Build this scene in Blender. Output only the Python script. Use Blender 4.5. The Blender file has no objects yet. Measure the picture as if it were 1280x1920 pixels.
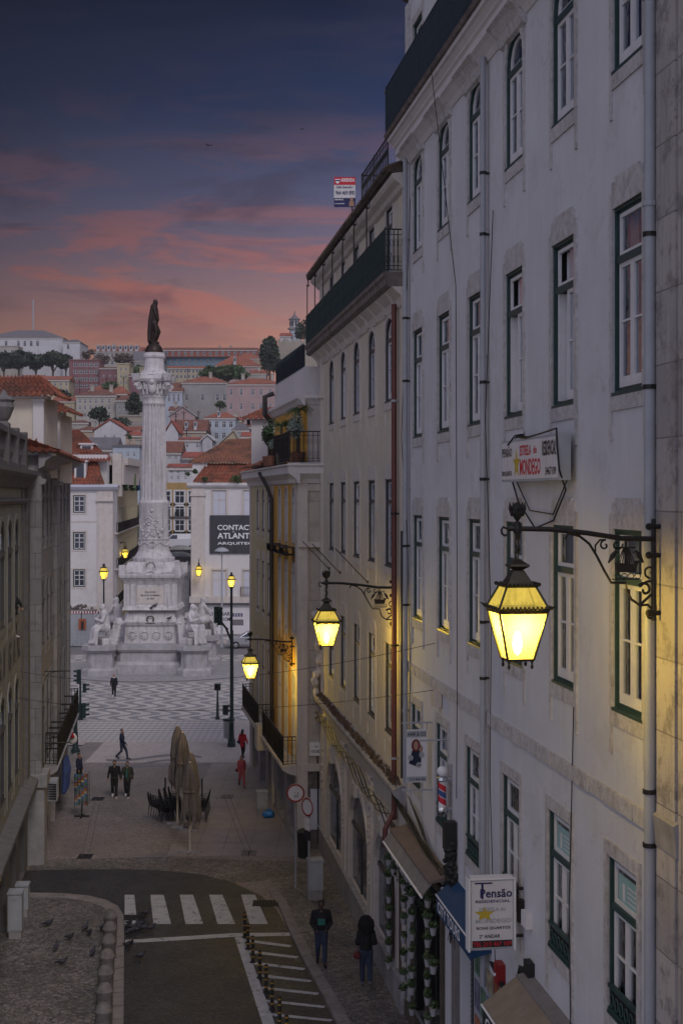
import bpy, math, random
from mathutils import Vector, Matrix, noise as mnoise
RND = random.Random(11)
rad = math.radians
# ---------------------------------------------------------------- camera, world, sun, exposure
SC = bpy.context.scene
COL = SC.collection
F = 2600.0; H = 13.5; HX = 640.0; HY = 930.0      # focal length in photo pixels, eye height, horizon
cam_d = bpy.data.cameras.new('camera'); cam = bpy.data.objects.new('camera', cam_d); COL.objects.link(cam)
cam.location = (0, 0, H); cam.rotation_euler = (rad(90), 0, 0)
cam_d.sensor_fit = 'VERTICAL'; cam_d.sensor_height = 36; cam_d.sensor_width = 24
cam_d.lens = 36*F/1920; cam_d.shift_y = -30/1920; cam_d.clip_start = .1; cam_d.clip_end = 6000
SC.camera = cam
SC.view_settings.view_transform = 'Standard'; SC.view_settings.look = 'None'
SC.view_settings.exposure = 0.0; SC.view_settings.gamma = 1.0

w = bpy.data.worlds.new('World'); SC.world = w; w.use_nodes = True
nt = w.node_tree; nt.nodes.clear()
def N(nt, t, **k):
    n = nt.nodes.new(t)
    for a, b in k.items():
        if a.startswith('i'): n.inputs[int(a[1:])].default_value = b
        else: setattr(n, a, b)
    return n
def L(nt, a, b): nt.links.new(a, b)
def MATH(nt, op, a, b=None, c=None, clamp=False):
    n = nt.nodes.new('ShaderNodeMath'); n.operation = op; n.use_clamp = clamp
    for i, v in enumerate((a, b, c)):
        if v is None: continue
        if isinstance(v, (int, float)): n.inputs[i].default_value = v
        else: nt.links.new(v, n.inputs[i])
    return n.outputs[0]
def MIX(nt, fac, a, b, mode='MIX'):
    n = nt.nodes.new('ShaderNodeMix'); n.data_type = 'RGBA'; n.blend_type = mode; n.clamp_factor = True
    for i, v in ((0, fac), (6, a), (7, b)):
        if isinstance(v, (int, float)): n.inputs[i].default_value = v
        elif isinstance(v, (tuple, list)): n.inputs[i].default_value = (*v[:3], 1)
        else: nt.links.new(v, n.inputs[i])
    return n.outputs[2]
def RAMP(nt, fac, stops, interp='LINEAR'):
    n = nt.nodes.new('ShaderNodeValToRGB'); n.color_ramp.interpolation = interp
    e = n.color_ramp.elements
    while len(e) < len(stops): e.new(.5)
    for i, (p, c) in enumerate(stops):
        e[i].position = p; e[i].color = (*c, 1) if isinstance(c, (tuple, list)) else (c, c, c, 1)
    nt.links.new(fac, n.inputs[0]); return n.outputs[0]
def MAP(nt, vec, scale=(1, 1, 1), rot=(0, 0, 0), loc=(0, 0, 0)):
    n = nt.nodes.new('ShaderNodeMapping'); n.inputs[1].default_value = loc; n.inputs[2].default_value = rot; n.inputs[3].default_value = scale
    nt.links.new(vec, n.inputs[0]); return n.outputs[0]
def NOISE(nt, vec, scale, detail=4, rough=.55, dist=0):
    n = nt.nodes.new('ShaderNodeTexNoise'); n.inputs['Scale'].default_value = scale; n.inputs['Detail'].default_value = detail
    n.inputs['Roughness'].default_value = rough; n.inputs['Distortion'].default_value = dist
    nt.links.new(vec, n.inputs['Vector']); return n.outputs[0]
def lin(r, g, b):
    f = lambda c: (c/255/12.92) if c/255 <= .04045 else ((c/255+.055)/1.055)**2.4
    return (f(r), f(g), f(b))
# dusk sky: elevation gradient, brighter to the right, pink cloud bands low down, a paler cloud deck overhead and behind
tc = N(nt, 'ShaderNodeTexCoord'); d = tc.outputs['Generated']
sep = N(nt, 'ShaderNodeSeparateXYZ'); L(nt, d, sep.inputs[0]); dx, dy, dz = sep.outputs
base = RAMP(nt, dz, [(0.0, lin(186, 130, 104)), (.10, lin(192, 136, 112)), (.132, lin(160, 120, 116)), (.17, lin(114, 100, 116)), (.21, lin(80, 82, 110)), (.27, lin(34, 48, 80)), (.34, lin(12, 25, 50)), (.5, lin(74, 80, 104)), (.62, (.26, .265, .32)), (1.0, (.42, .43, .56))])
az = MATH(nt, 'DIVIDE', dx, MATH(nt, 'MAXIMUM', dy, .05))
azf = N(nt, 'ShaderNodeMapRange', i1=-.25, i2=.08, i3=.50, i4=1.22); azf.clamp = True; L(nt, az, azf.inputs[0])
base = MIX(nt, 1.0, base, MIX(nt, 0.0, azf.outputs[0], (1, 1, 1)), 'MULTIPLY')
cv = MAP(nt, d, (3.4, 1.0, 18.0), (0, rad(-9), 0), (3.1, 0, 2.2))
n1 = NOISE(nt, cv, 2.0, 9, .66, .7)
m1 = RAMP(nt, n1, [(.485, 0.0), (.60, 1.0)])
band = RAMP(nt, dz, [(.04, .2), (.11, .55), (.155, .9), (.21, .55), (.26, .35), (.33, .2), (.37, .0)])
pink = RAMP(nt, dz, [(.08, lin(186, 126, 104)), (.14, lin(184, 112, 98)), (.20, lin(136, 92, 96)), (.28, lin(60, 54, 74))])
base = MIX(nt, MATH(nt, 'MULTIPLY', m1, band), base, MIX(nt, 1.0, pink, azf.outputs[0], 'MULTIPLY'))
n2 = NOISE(nt, MAP(nt, d, (3.0, 1.0, 15.0), (0, rad(-12), 0), (7, 3, 1)), 2.6, 9, .64, .5)
m2 = MATH(nt, 'MULTIPLY', RAMP(nt, n2, [(.50, 0.0), (.63, .8)]), RAMP(nt, dz, [(.09, 0.1), (.14, .7), (.2, .75), (.27, .4), (.34, .12)]))
base = MIX(nt, m2, base, MIX(nt, 1.0, MIX(nt, RAMP(nt, dz, [(.12, 0.), (.24, 1.)]), lin(104, 78, 92), lin(46, 48, 70)), azf.outputs[0], 'MULTIPLY'))
# behind the viewer the sky is open and pale
bk = N(nt, 'ShaderNodeMapRange', i1=.25, i2=-.55, i3=0, i4=1); bk.clamp = True; L(nt, dy, bk.inputs[0])
base = MIX(nt, bk.outputs[0], base, (.58, .59, .76))
bg = N(nt, 'ShaderNodeBackground'); L(nt, base, bg.inputs[0]); bg.inputs[1].default_value = 1.0
wo = N(nt, 'ShaderNodeOutputWorld'); L(nt, bg.outputs[0], wo.inputs[0])

sd = bpy.data.lights.new('sun', 'SUN'); sun = bpy.data.objects.new('sun', sd); COL.objects.link(sun)
sd.energy = 1.0; sd.angle = rad(14); sd.color = (1, .93, .90)
sun.rotation_euler = Vector((-.25, .68, -.70)).to_track_quat('-Z', 'Y').to_euler()

# ---------------------------------------------------------------- pixel / ground helpers
def P(x, y, Y): return Vector(((x-HX)/F*Y, Y, H-(y-HY)/F*Y))
def G(x, y, z=0.0):
    Y = F*(H-z)/(y-HY); return Vector(((x-HX)/F*Y, Y, z))
def zat(y, Y): return H-(y-HY)/F*Y
V = Vector; UP = Vector((0, 0, 1))

# ---------------------------------------------------------------- materials
MATS = {}
def new_mat(name):
    m = bpy.data.materials.new(name); m.use_nodes = True; t = m.node_tree
    b = t.nodes['Principled BSDF']; MATS[name] = m; return m, t, b
def posn(t):
    return N(t, 'ShaderNodeNewGeometry').outputs['Position']
def mat(name, base, rough=.8, var=.12, scale=1.5, bump=0., bscale=25, streak=0., metal=0., spec=.4, dirt=None, spots=0.):
    m, t, b = new_mat(name); p = posn(t)
    n = NOISE(t, p, scale, 5, .6)
    lo = tuple(c*(1-var) for c in base); hi = tuple(min(1, c*(1+var)) for c in base)
    col = MIX(t, RAMP(t, n, [(.3, 0.), (.7, 1.)]), lo, hi)
    if streak:
        s = NOISE(t, MAP(t, p, (3.5, 3.5, .22)), 1.0, 5, .7)
        col = MIX(t, MATH(t, 'MULTIPLY', RAMP(t, s, [(.47, 0.), (.72, 1.)]), streak), col, dirt or tuple(c*.45 for c in base))
    if spots:
        s = NOISE(t, p, 3.0, 8, .75)
        col = MIX(t, MATH(t, 'MULTIPLY', RAMP(t, s, [(.55, 0.), (.62, 1.)]), spots), col, dirt or tuple(c*.4 for c in base))
    L(t, col, b.inputs['Base Color'])
    b.inputs['Roughness'].default_value = rough; b.inputs['Metallic'].default_value = metal
    b.inputs['Specular IOR Level'].default_value = spec
    if bump:
        bn = N(t, 'ShaderNodeBump'); bn.inputs['Strength'].default_value = bump; bn.inputs['Distance'].default_value = .02
        L(t, NOISE(t, p, bscale, 4, .6), bn.inputs['Height']); L(t, bn.outputs[0], b.inputs['Normal'])
    return m
def ashlar(name, base, ang, bw, bh, joint=.35, var=.16, spots=.5, axis='s'):
    m, t, b = new_mat(name); p = posn(t)
    r = MAP(t, p, (1, 1, 1), (0, 0, ang))
    sp = N(t, 'ShaderNodeSeparateXYZ'); L(t, r, sp.inputs[0]); cb = N(t, 'ShaderNodeCombineXYZ')
    L(t, MATH(t, 'ADD', sp.outputs[0], sp.outputs[1]), cb.inputs[0]); L(t, sp.outputs[2], cb.inputs[1])
    br = N(t, 'ShaderNodeTexBrick'); L(t, cb.outputs[0], br.inputs['Vector'])
    br.inputs['Scale'].default_value = 1; br.inputs['Brick Width'].default_value = bw; br.inputs['Row Height'].default_value = bh
    br.inputs['Mortar Size'].default_value = .012; br.inputs['Mortar Smooth'].default_value = .3
    br.inputs['Color1'].default_value = (*[c*(1-var) for c in base], 1); br.inputs['Color2'].default_value = (*[min(1, c*(1+var)) for c in base], 1)
    br.inputs['Mortar'].default_value = (*[c*joint for c in base], 1)
    col = br.outputs[0]
    s = NOISE(t, p, 2.2, 8, .75)
    col = MIX(t, MATH(t, 'MULTIPLY', RAMP(t, s, [(.5, 0.), (.6, 1.)]), spots), col, tuple(c*.5 for c in base))
    s2 = NOISE(t, MAP(t, p, (4, 4, .3)), 1.0, 5, .7)
    col = MIX(t, MATH(t, 'MULTIPLY', RAMP(t, s2, [(.5, 0.), (.75, 1.)]), spots), col, tuple(c*.55 for c in base))
    L(t, col, b.inputs['Base Color']); b.inputs['Roughness'].default_value = .85
    bn = N(t, 'ShaderNodeBump'); bn.inputs['Strength'].default_value = .5; bn.inputs['Distance'].default_value = .03
    L(t, MATH(t, 'SUBTRACT', NOISE(t, p, 18, 6, .7), br.outputs['Fac']), bn.inputs['Height']); L(t, bn.outputs[0], b.inputs['Normal'])
    return m
def cobble(name, ca, cb_, scale, rough=.75, big=.25, joint=.45):
    m, t, b = new_mat(name); p = posn(t)
    v = N(t, 'ShaderNodeTexVoronoi'); v.inputs['Scale'].default_value = scale; L(t, p, v.inputs['Vector'])
    e = N(t, 'ShaderNodeTexVoronoi'); e.feature = 'DISTANCE_TO_EDGE'; e.inputs['Scale'].default_value = scale; L(t, p, e.inputs['Vector'])
    s = N(t, 'ShaderNodeSeparateColor'); L(t, v.outputs['Color'], s.inputs[0])
    col = MIX(t, s.outputs[0], ca, cb_)
    n = NOISE(t, p, .45, 5, .6)
    col = MIX(t, MATH(t, 'MULTIPLY', RAMP(t, n, [(.4, 0.), (.65, 1.)]), big), col, tuple(c*.5 for c in ca))
    col = MIX(t, RAMP(t, e.outputs['Distance'], [(.0, 1.), (.09, 0.)]), col, tuple(c*joint for c in ca))
    L(t, col, b.inputs['Base Color']); b.inputs['Roughness'].default_value = rough
    rr = N(t, 'ShaderNodeMapRange', i3=rough-.15, i4=rough+.15); L(t, NOISE(t, p, .8, 4), rr.inputs[0]); L(t, rr.outputs[0], b.inputs['Roughness'])
    bn = N(t, 'ShaderNodeBump'); bn.inputs['Strength'].default_value = .6; bn.inputs['Distance'].default_value = .015
    L(t, RAMP(t, e.outputs['Distance'], [(.0, 0.), (.2, 1.)]), bn.inputs['Height']); L(t, bn.outputs[0], b.inputs['Normal'])
    return m
def mosaic(name):
    m, t, b = new_mat(name); p = posn(t); s = N(t, 'ShaderNodeSeparateXYZ'); L(t, p, s.inputs[0])
    X, Y = s.outputs[0], s.outputs[1]
    wob = MATH(t, 'MULTIPLY', MATH(t, 'SINE', MATH(t, 'MULTIPLY', Y, 2*math.pi/3.1)), 3.05)
    ph = MATH(t, 'ADD', MATH(t, 'MULTIPLY', X, 2*math.pi/1.24), wob)
    f = RAMP(t, MATH(t, 'MULTIPLY_ADD', MATH(t, 'SINE', ph), .5, .5), [(.47, 0.), (.53, 1.)])
    v = N(t, 'ShaderNodeTexVoronoi'); v.inputs['Scale'].default_value = 11; L(t, p, v.inputs['Vector'])
    g = N(t, 'ShaderNodeSeparateColor'); L(t, v.outputs['Color'], g.inputs[0])
    white = MIX(t, g.outputs[0], (.38, .35, .33), (.54, .50, .47)); black = MIX(t, g.outputs[1], (.17, .165, .175), (.26, .25, .26))
    col = MIX(t, f, white, black)
    col = MIX(t, MATH(t, 'MULTIPLY', RAMP(t, NOISE(t, p, .3, 5), [(.45, 0.), (.7, 1.)]), .3), col, (.25, .22, .2))
    L(t, col, b.inputs['Base Color']); b.inputs['Roughness'].default_value = .55; return m
def stripes_mat(name):
    m, t, b = new_mat(name); p = posn(t); s = N(t, 'ShaderNodeSeparateXYZ'); L(t, p, s.inputs[0])
    f = RAMP(t, MATH(t, 'MULTIPLY_ADD', MATH(t, 'SINE', MATH(t, 'MULTIPLY', s.outputs[1], 2*math.pi/.62)), .5, .5), [(.42, 0.), (.5, 1.)])
    c = RAMP(t, MATH(t, 'MULTIPLY_ADD', MATH(t, 'SINE', MATH(t, 'MULTIPLY', s.outputs[0], 2*math.pi/.36)), .5, .5), [(.2, .6), (.35, 1.)])
    n = NOISE(t, p, 9, 3)
    col = MIX(t, MATH(t, 'MULTIPLY', f, c), MIX(t, n, (.13, .12, .125), (.26, .24, .24)), MIX(t, n, (.5, .46, .44), (.68, .63, .6)))
    L(t, col, b.inputs['Base Color']); b.inputs['Roughness'].default_value = .5; return m
def tilemat(name, base, dirt=.5, ang=0., pitch=.22, bump=True):
    m, t, b = new_mat(name); p = posn(t)
    n = NOISE(t, p, 3.5, 6, .7); n2 = NOISE(t, p, .6, 4)
    col = MIX(t, RAMP(t, n, [(.35, 0.), (.65, 1.)]), tuple(c*.62 for c in base), tuple(min(1, c*1.3) for c in base))
    col = MIX(t, MATH(t, 'MULTIPLY', RAMP(t, n2, [(.45, 0.), (.65, 1.)]), dirt), col, (.055, .04, .032))
    if bump:
        r = MAP(t, p, (1, 1, 1), (0, 0, ang)); sp = N(t, 'ShaderNodeSeparateXYZ'); L(t, r, sp.inputs[0])
        wv = MATH(t, 'MULTIPLY_ADD', MATH(t, 'SINE', MATH(t, 'MULTIPLY', sp.outputs[0], 2*math.pi/pitch)), .5, .5)
        bn = N(t, 'ShaderNodeBump'); bn.inputs['Strength'].default_value = .8; bn.inputs['Distance'].default_value = .06
        L(t, wv, bn.inputs['Height']); L(t, bn.outputs[0], b.inputs['Normal'])
    L(t, col, b.inputs['Base Color']); b.inputs['Roughness'].default_value = .85; return m
def glassmat(name, tint, refl=.35):
    m, t, b = new_mat(name); t.nodes.remove(b); out = t.nodes['Material Output']
    tr = N(t, 'ShaderNodeBsdfTransparent'); tr.inputs[0].default_value = (*tint, 1)
    gl = N(t, 'ShaderNodeBsdfGlossy'); gl.inputs[0].default_value = (.85, .9, 1, 1); gl.inputs['Roughness'].default_value = .04
    bn = N(t, 'ShaderNodeBump'); bn.inputs['Strength'].default_value = .35; bn.inputs['Distance'].default_value = .05; L(t, NOISE(t, posn(t), 1.8, 2), bn.inputs['Height']); L(t, bn.outputs[0], gl.inputs['Normal'])
    lw = N(t, 'ShaderNodeFresnel'); lw.inputs[0].default_value = 1.5
    mx = N(t, 'ShaderNodeMixShader'); L(t, MATH(t, 'ADD', lw.outputs[0], refl, clamp=True), mx.inputs[0]); L(t, tr.outputs[0], mx.inputs[1]); L(t, gl.outputs[0], mx.inputs[2])
    L(t, mx.outputs[0], out.inputs[0]); return m
def lampglass(name, col, emit):
    m, t, b = new_mat(name); t.nodes.remove(b); out = t.nodes['Material Output']
    tr = N(t, 'ShaderNodeBsdfTransparent'); tr.inputs[0].default_value = (1, .88, .42, 1)
    tl = N(t, 'ShaderNodeBsdfTranslucent'); tl.inputs[0].default_value = (1, .70, .20, 1)
    mx = N(t, 'ShaderNodeMixShader'); mx.inputs[0].default_value = .26; L(t, tr.outputs[0], mx.inputs[1]); L(t, tl.outputs[0], mx.inputs[2])
    em = N(t, 'ShaderNodeEmission'); em.inputs[0].default_value = (*col, 1); L(t, MATH(t, 'MULTIPLY', RAMP(t, NOISE(t, posn(t), 5.5, 6, .65), [(.3, .45), (.65, 1.)]), emit), em.inputs[1])
    ad = N(t, 'ShaderNodeAddShader'); L(t, mx.outputs[0], ad.inputs[0]); L(t, em.outputs[0], ad.inputs[1]); L(t, ad.outputs[0], out.inputs[0]); return m
def emitmat(name, col, s):
    m, t, b = new_mat(name); b.inputs['Base Color'].default_value = (*col, 1); b.inputs['Emission Color'].default_value = (*col, 1); b.inputs['Emission Strength'].default_value = s; return m
def leafmat(name, a, c):
    m, t, b = new_mat(name); g = N(t, 'ShaderNodeNewGeometry')
    L(t, MIX(t, g.outputs['Random Per Island'], a, c), b.inputs['Base Color']); b.inputs['Roughness'].default_value = .6; return m
A_R = -math.atan2(-366/2600, 1)*1.0
M = MATS
plaster_mat = mat('plaster_white', (.55, .55, .575), .85, .07, .8, .3, 14, .16, dirt=(.38, .36, .36))
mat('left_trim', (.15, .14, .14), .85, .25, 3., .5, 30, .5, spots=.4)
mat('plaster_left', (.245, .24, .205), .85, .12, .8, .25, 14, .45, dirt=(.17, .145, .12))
mat('plaster_cream', (.58, .52, .43), .85, .09, .8, .3, 14, .3, dirt=(.28, .24, .2))
mat('plaster_ochre', (.60, .33, .06), .85, .08, 1.0, .2, 14, .25, dirt=(.3, .19, .08))
mat('ochre_dull', (.36, .24, .10), .85, .12, 1., .2, 14, .4)
mat('plaster_yellow', (.50, .44, .27), .85, .08, .8, .2, 14, .3, dirt=(.3, .25, .18))
mat('plaster_pale', (.60, .57, .57), .85, .05, .6, .15, 12, .15, dirt=(.42, .38, .36))
mat('stone_trim', (.485, .465, .465), .85, .2, 9., .9, 30, .5, dirt=(.23, .20, .185), spots=.5)
mat('stone_light', (.55, .50, .46), .8, .12, 3., .3, 30, .3, dirt=(.28, .25, .23), spots=.2)
mat('stone_grey', (.30, .285, .29), .75, .22, 2., .3, 20, .5, dirt=(.13, .12, .12))
mat('stone_dark', (.15, .13, .12), .9, .3, 3., .5, 30, .5, dirt=(.05, .045, .04))
mat('stone_bollard', (.17, .15, .145), .85, .3, 5., .4, 30, .4)
mat('marble', (.53, .50, .505), .6, .12, 2.5, .4, 22, .75, dirt=(.21, .195, .19), spots=.15)
mat('marble_grey', (.36, .345, .355), .6, .22, 1.6, .2, 12, .4, dirt=(.2, .19, .19))
ashlar('ashlar_near', (.38, .35, .34), .14, 1.3, .95, .5, .16, .85)
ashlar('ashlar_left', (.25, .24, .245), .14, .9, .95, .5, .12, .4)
ashlar('ashlar_side', (.46, .41, .36), .0, 1.4, 1.9, .6, .1, .35)
mat('green_frame', (.022, .052, .05), .45, .2, 5.)
mat('white_frame', (.62, .61, .62), .5, .06, 4., 0)
mat('grey_frame', (.42, .42, .44), .5, .1, 4.)
mat('dark_frame', (.05, .05, .055), .5, .1, 4.)
mat('iron', (.022, .020, .019), .5, .25, 12., .3, 60, metal=.4)
mat('iron_green', (.012, .030, .030), .5, .25, 12., .2, 60, metal=.2)
mat('iron_blue', (.010, .022, .034), .5, .25, 12., .2, 60, metal=.2)
mat('lantern_metal', (.035, .032, .022), .45, .2, 12., metal=.5)
mat('bronze', (.038, .024, .02), .45, .4, 6., .3, 30, metal=.6)
mat('pipe_grey', (.32, .33, .36), .5, .08, 2., streak=.2)
mat('pipe_red', (.12, .035, .03), .5, .2, 2., streak=.3)
mat('pipe_dark', (.035, .03, .03), .5, .2, 2.)
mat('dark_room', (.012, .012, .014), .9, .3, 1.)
mat('curtain', (.48, .49, .52), .9, .08, 2.)
mat('tile_moss', (.07, .05, .04), .9, .5, 4., .3, 20)
mat('fascia_dirty', (.16, .13, .12), .9, .4, 4., .4, 30, .5, dirt=(.04, .035, .03), spots=.6)
glassmat('glass', (.72, .78, .82), .22)
glassmat('shop_glass', (.35, .4, .4), .05)
mat('poster_tint', (.26, .42, .44), .5, .1, 6.)
m_, t_, b_ = new_mat('pane_far')
b_.inputs['Base Color'].default_value = (.035, .04, .055, 1); b_.inputs['Roughness'].default_value = .12
mat('blind_pale', (.52, .53, .60), .6, .03, 1.)
lampglass('lamp_glass', (1, .78, .16), .42)
emitmat('lamp_bulb', (1, .88, .50), 8)
emitmat('lamp_far', (1, .80, .22), 2.2)
tilemat('tile', (.27, .085, .048), .7, bump=False)
tilemat('tile_old', (.24, .10, .06), .75, bump=False)
tilemat('tile_far', (.31, .098, .055), .45, 0, .6)
tilemat('tile_brown', (.19, .075, .05), .4, 0, .6)
tilemat('tile_red', (.34, .085, .055), .4, 0, .6)
mat('slate_roof', (.14, .13, .14), .8, .2, 1.)
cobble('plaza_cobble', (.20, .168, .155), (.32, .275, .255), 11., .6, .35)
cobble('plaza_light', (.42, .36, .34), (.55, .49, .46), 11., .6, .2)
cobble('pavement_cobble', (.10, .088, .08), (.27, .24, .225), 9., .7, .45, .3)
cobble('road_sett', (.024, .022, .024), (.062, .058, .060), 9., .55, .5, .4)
mat('asphalt_far', (.17, .16, .165), .8, .12, 2., .3, 60)
mat('slab', (.28, .24, .22), .55, .14, 1.2, .25, 40, spots=.25)
mat('kerb', (.22, .195, .185), .8, .2, 2., .3, 40, spots=.3)
mat('mosaic_dark', (.16, .15, .16), .6, .2, 9.)
m_ = mat('road_paint', (.44, .43, .44), .7, .14, 7., .5, 25, .5, spots=.9, dirt=(.10, .095, .095))
mosaic('mosaic_wave'); stripes_mat('mosaic_rows')
mat('ground', (.20, .19, .17), .9, .2, .1)
mat('hill_ground', (.07, .075, .05), .95, .4, .05, dirt=(.2, .16, .12), spots=.4)
mat('cloth_beige', (.155, .13, .112), .9, .2, 3., .4, 30, .4)
mat('pole_cream', (.5, .44, .37), .6, .08, 4.)
mat('chair_black', (.012, .012, .014), .45, .2, 8.)
mat('cabinet', (.33, .345, .37), .6, .08, 3., streak=.25)
mat('rubber', (.015, .015, .016), .6, .1, 3.)
mat('yellow_paint', (.33, .18, .02), .5, .1, 5.)
mat('red_paint', (.26, .012, .014), .5, .1, 5.)
mat('white_paint', (.68, .67, .68), .5, .04, 3.)
mat('blue_paint', (.02, .05, .16), .5, .1, 5.)
mat('sign_white', (.60, .585, .60), .5, .05, 1.2, dirt=(.38, .35, .36), streak=.25)
mat('banner_dark', (.045, .045, .052), .6, .15, 1.)
mat('letter_white', (.75, .74, .76), .6, .02)
mat('letter_navy', (.015, .015, .085), .6, .02)
mat('letter_black', (.02, .02, .024), .6, .02)
mat('letter_red', (.50, .015, .03), .6, .02)
mat('gold', (.45, .33, .03), .5, .1)
mat('awning_blue', (.010, .045, .115), .8, .1, 3., .2, 20)
mat('awning_grey', (.19, .175, .17), .9, .15, 3., .3, 25, .4)
mat('awning_tan', (.22, .175, .135), .9, .12, 3., .3, 25, .3)
mat('concrete_top', (.16, .12, .105), .9, .2, 3., .4, 30, spots=.3)
mat('pigeon', (.045, .045, .055), .6, .5, 30.)
mat('skin', (.36, .20, .14), .6, .06, 8.)
mat('skin_dark', (.08, .045, .033), .6, .06, 8.)
mat('hair_black', (.010, .008, .008), .55, .3, 40., .5, 80)
mat('hair_grey', (.11, .09, .08), .6, .3, 40.)
def cloth(n, c): return mat('cloth_'+n, c, .9, .18, 6., .35, 35)
for n_, c_ in dict(black=(.012, .012, .014), navy=(.014, .02, .045), jeans=(.03, .04, .075), red=(.42, .012, .02), pink=(.36, .07, .09), olive=(.04, .04, .028), teal=(.03, .14, .12), maroon=(.13, .02, .02), blue=(.05, .08, .22), white=(.6, .6, .62), grey=(.12, .12, .13), burgundy=(.16, .01, .02)).items(): cloth(n_, c_)
leafmat('leaf_dark', (.010, .020, .010), (.035, .06, .025)); leafmat('leaf_mid', (.03, .055, .02), (.09, .14, .05)); leafmat('leaf_pale', (.12, .17, .13), (.34, .40, .36))
leafmat('leaf_palm', (.02, .05, .015), (.07, .14, .04)); leafmat('leaf_dry', (.08, .05, .04), (.16, .12, .09))
mat('bark', (.09, .07, .055), .9, .3, 4., .5, 30)
mat('pot_white', (.34, .33, .35), .5, .04)
mat('car_silver', (.46, .47, .50), .3, .02, metal=.6); mat('car_white', (.62, .62, .66), .35, .02); mat('car_dark', (.03, .03, .035), .3, .05)
mat('plastic_blue', (.01, .17, .50), .4, .25, 8., .8, 12)
mat('orange_paint', (.34, .09, .03), .6, .05)
mat('chrome', (.6, .6, .62), .2, .02, metal=1.)
emitmat('signal_red', (1, .05, .03), 1.2)
for i_, c_ in enumerate([(.06, .14, .28), (.30, .10, .04), (.09, .16, .11), (.32, .27, .18), (.12, .12, .18)]): mat('poster%d' % i_, c_, .6, .6, 5.)

def cracks(m, col=(.16, .14, .13), sc=.55, wd=.006):
    t = m.node_tree; b = t.nodes['Principled BSDF']; p = posn(t); src = b.inputs['Base Color'].links[0].from_socket
    nz = N(t, 'ShaderNodeTexNoise'); nz.inputs['Scale'].default_value = 2.5; nz.inputs['Detail'].default_value = 6; L(t, p, nz.inputs['Vector'])
    vm = N(t, 'ShaderNodeVectorMath', operation='SCALE'); L(t, nz.outputs['Color'], vm.inputs[0]); vm.inputs[3].default_value = .7
    va = N(t, 'ShaderNodeVectorMath', operation='ADD'); L(t, p, va.inputs[0]); L(t, vm.outputs[0], va.inputs[1])
    v = N(t, 'ShaderNodeTexVoronoi'); v.feature = 'DISTANCE_TO_EDGE'; v.inputs['Scale'].default_value = sc; L(t, va.outputs[0], v.inputs['Vector'])
    k = MATH(t, 'MULTIPLY', RAMP(t, v.outputs['Distance'], [(0., 1.), (wd, 0.)]), RAMP(t, NOISE(t, p, .35, 3), [(.54, 0.), (.62, .35)]))
    # patches of newer and older paint, and thin drips
    pt = RAMP(t, NOISE(t, p, .55, 9, .72, .3), [(.565, 0.), (.58, 1.)])
    c = MIX(t, MATH(t, 'MULTIPLY', pt, .22), src, (.40, .375, .36))
    dr = RAMP(t, NOISE(t, MAP(t, p, (9, 9, .35)), 1.0, 4, .6), [(.60, 0.), (.70, 1.)])
    c = MIX(t, MATH(t, 'MULTIPLY', dr, .12), c, (.27, .24, .23))
    L(t, MIX(t, k, c, col), b.inputs['Base Color'])
cracks(MATS['plaster_white']); cracks(MATS['plaster_cream'], (.2, .16, .12), .6); cracks(MATS['plaster_pale'], (.3, .28, .27), .4); cracks(MATS['plaster_left'], (.1, .08, .06))
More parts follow.
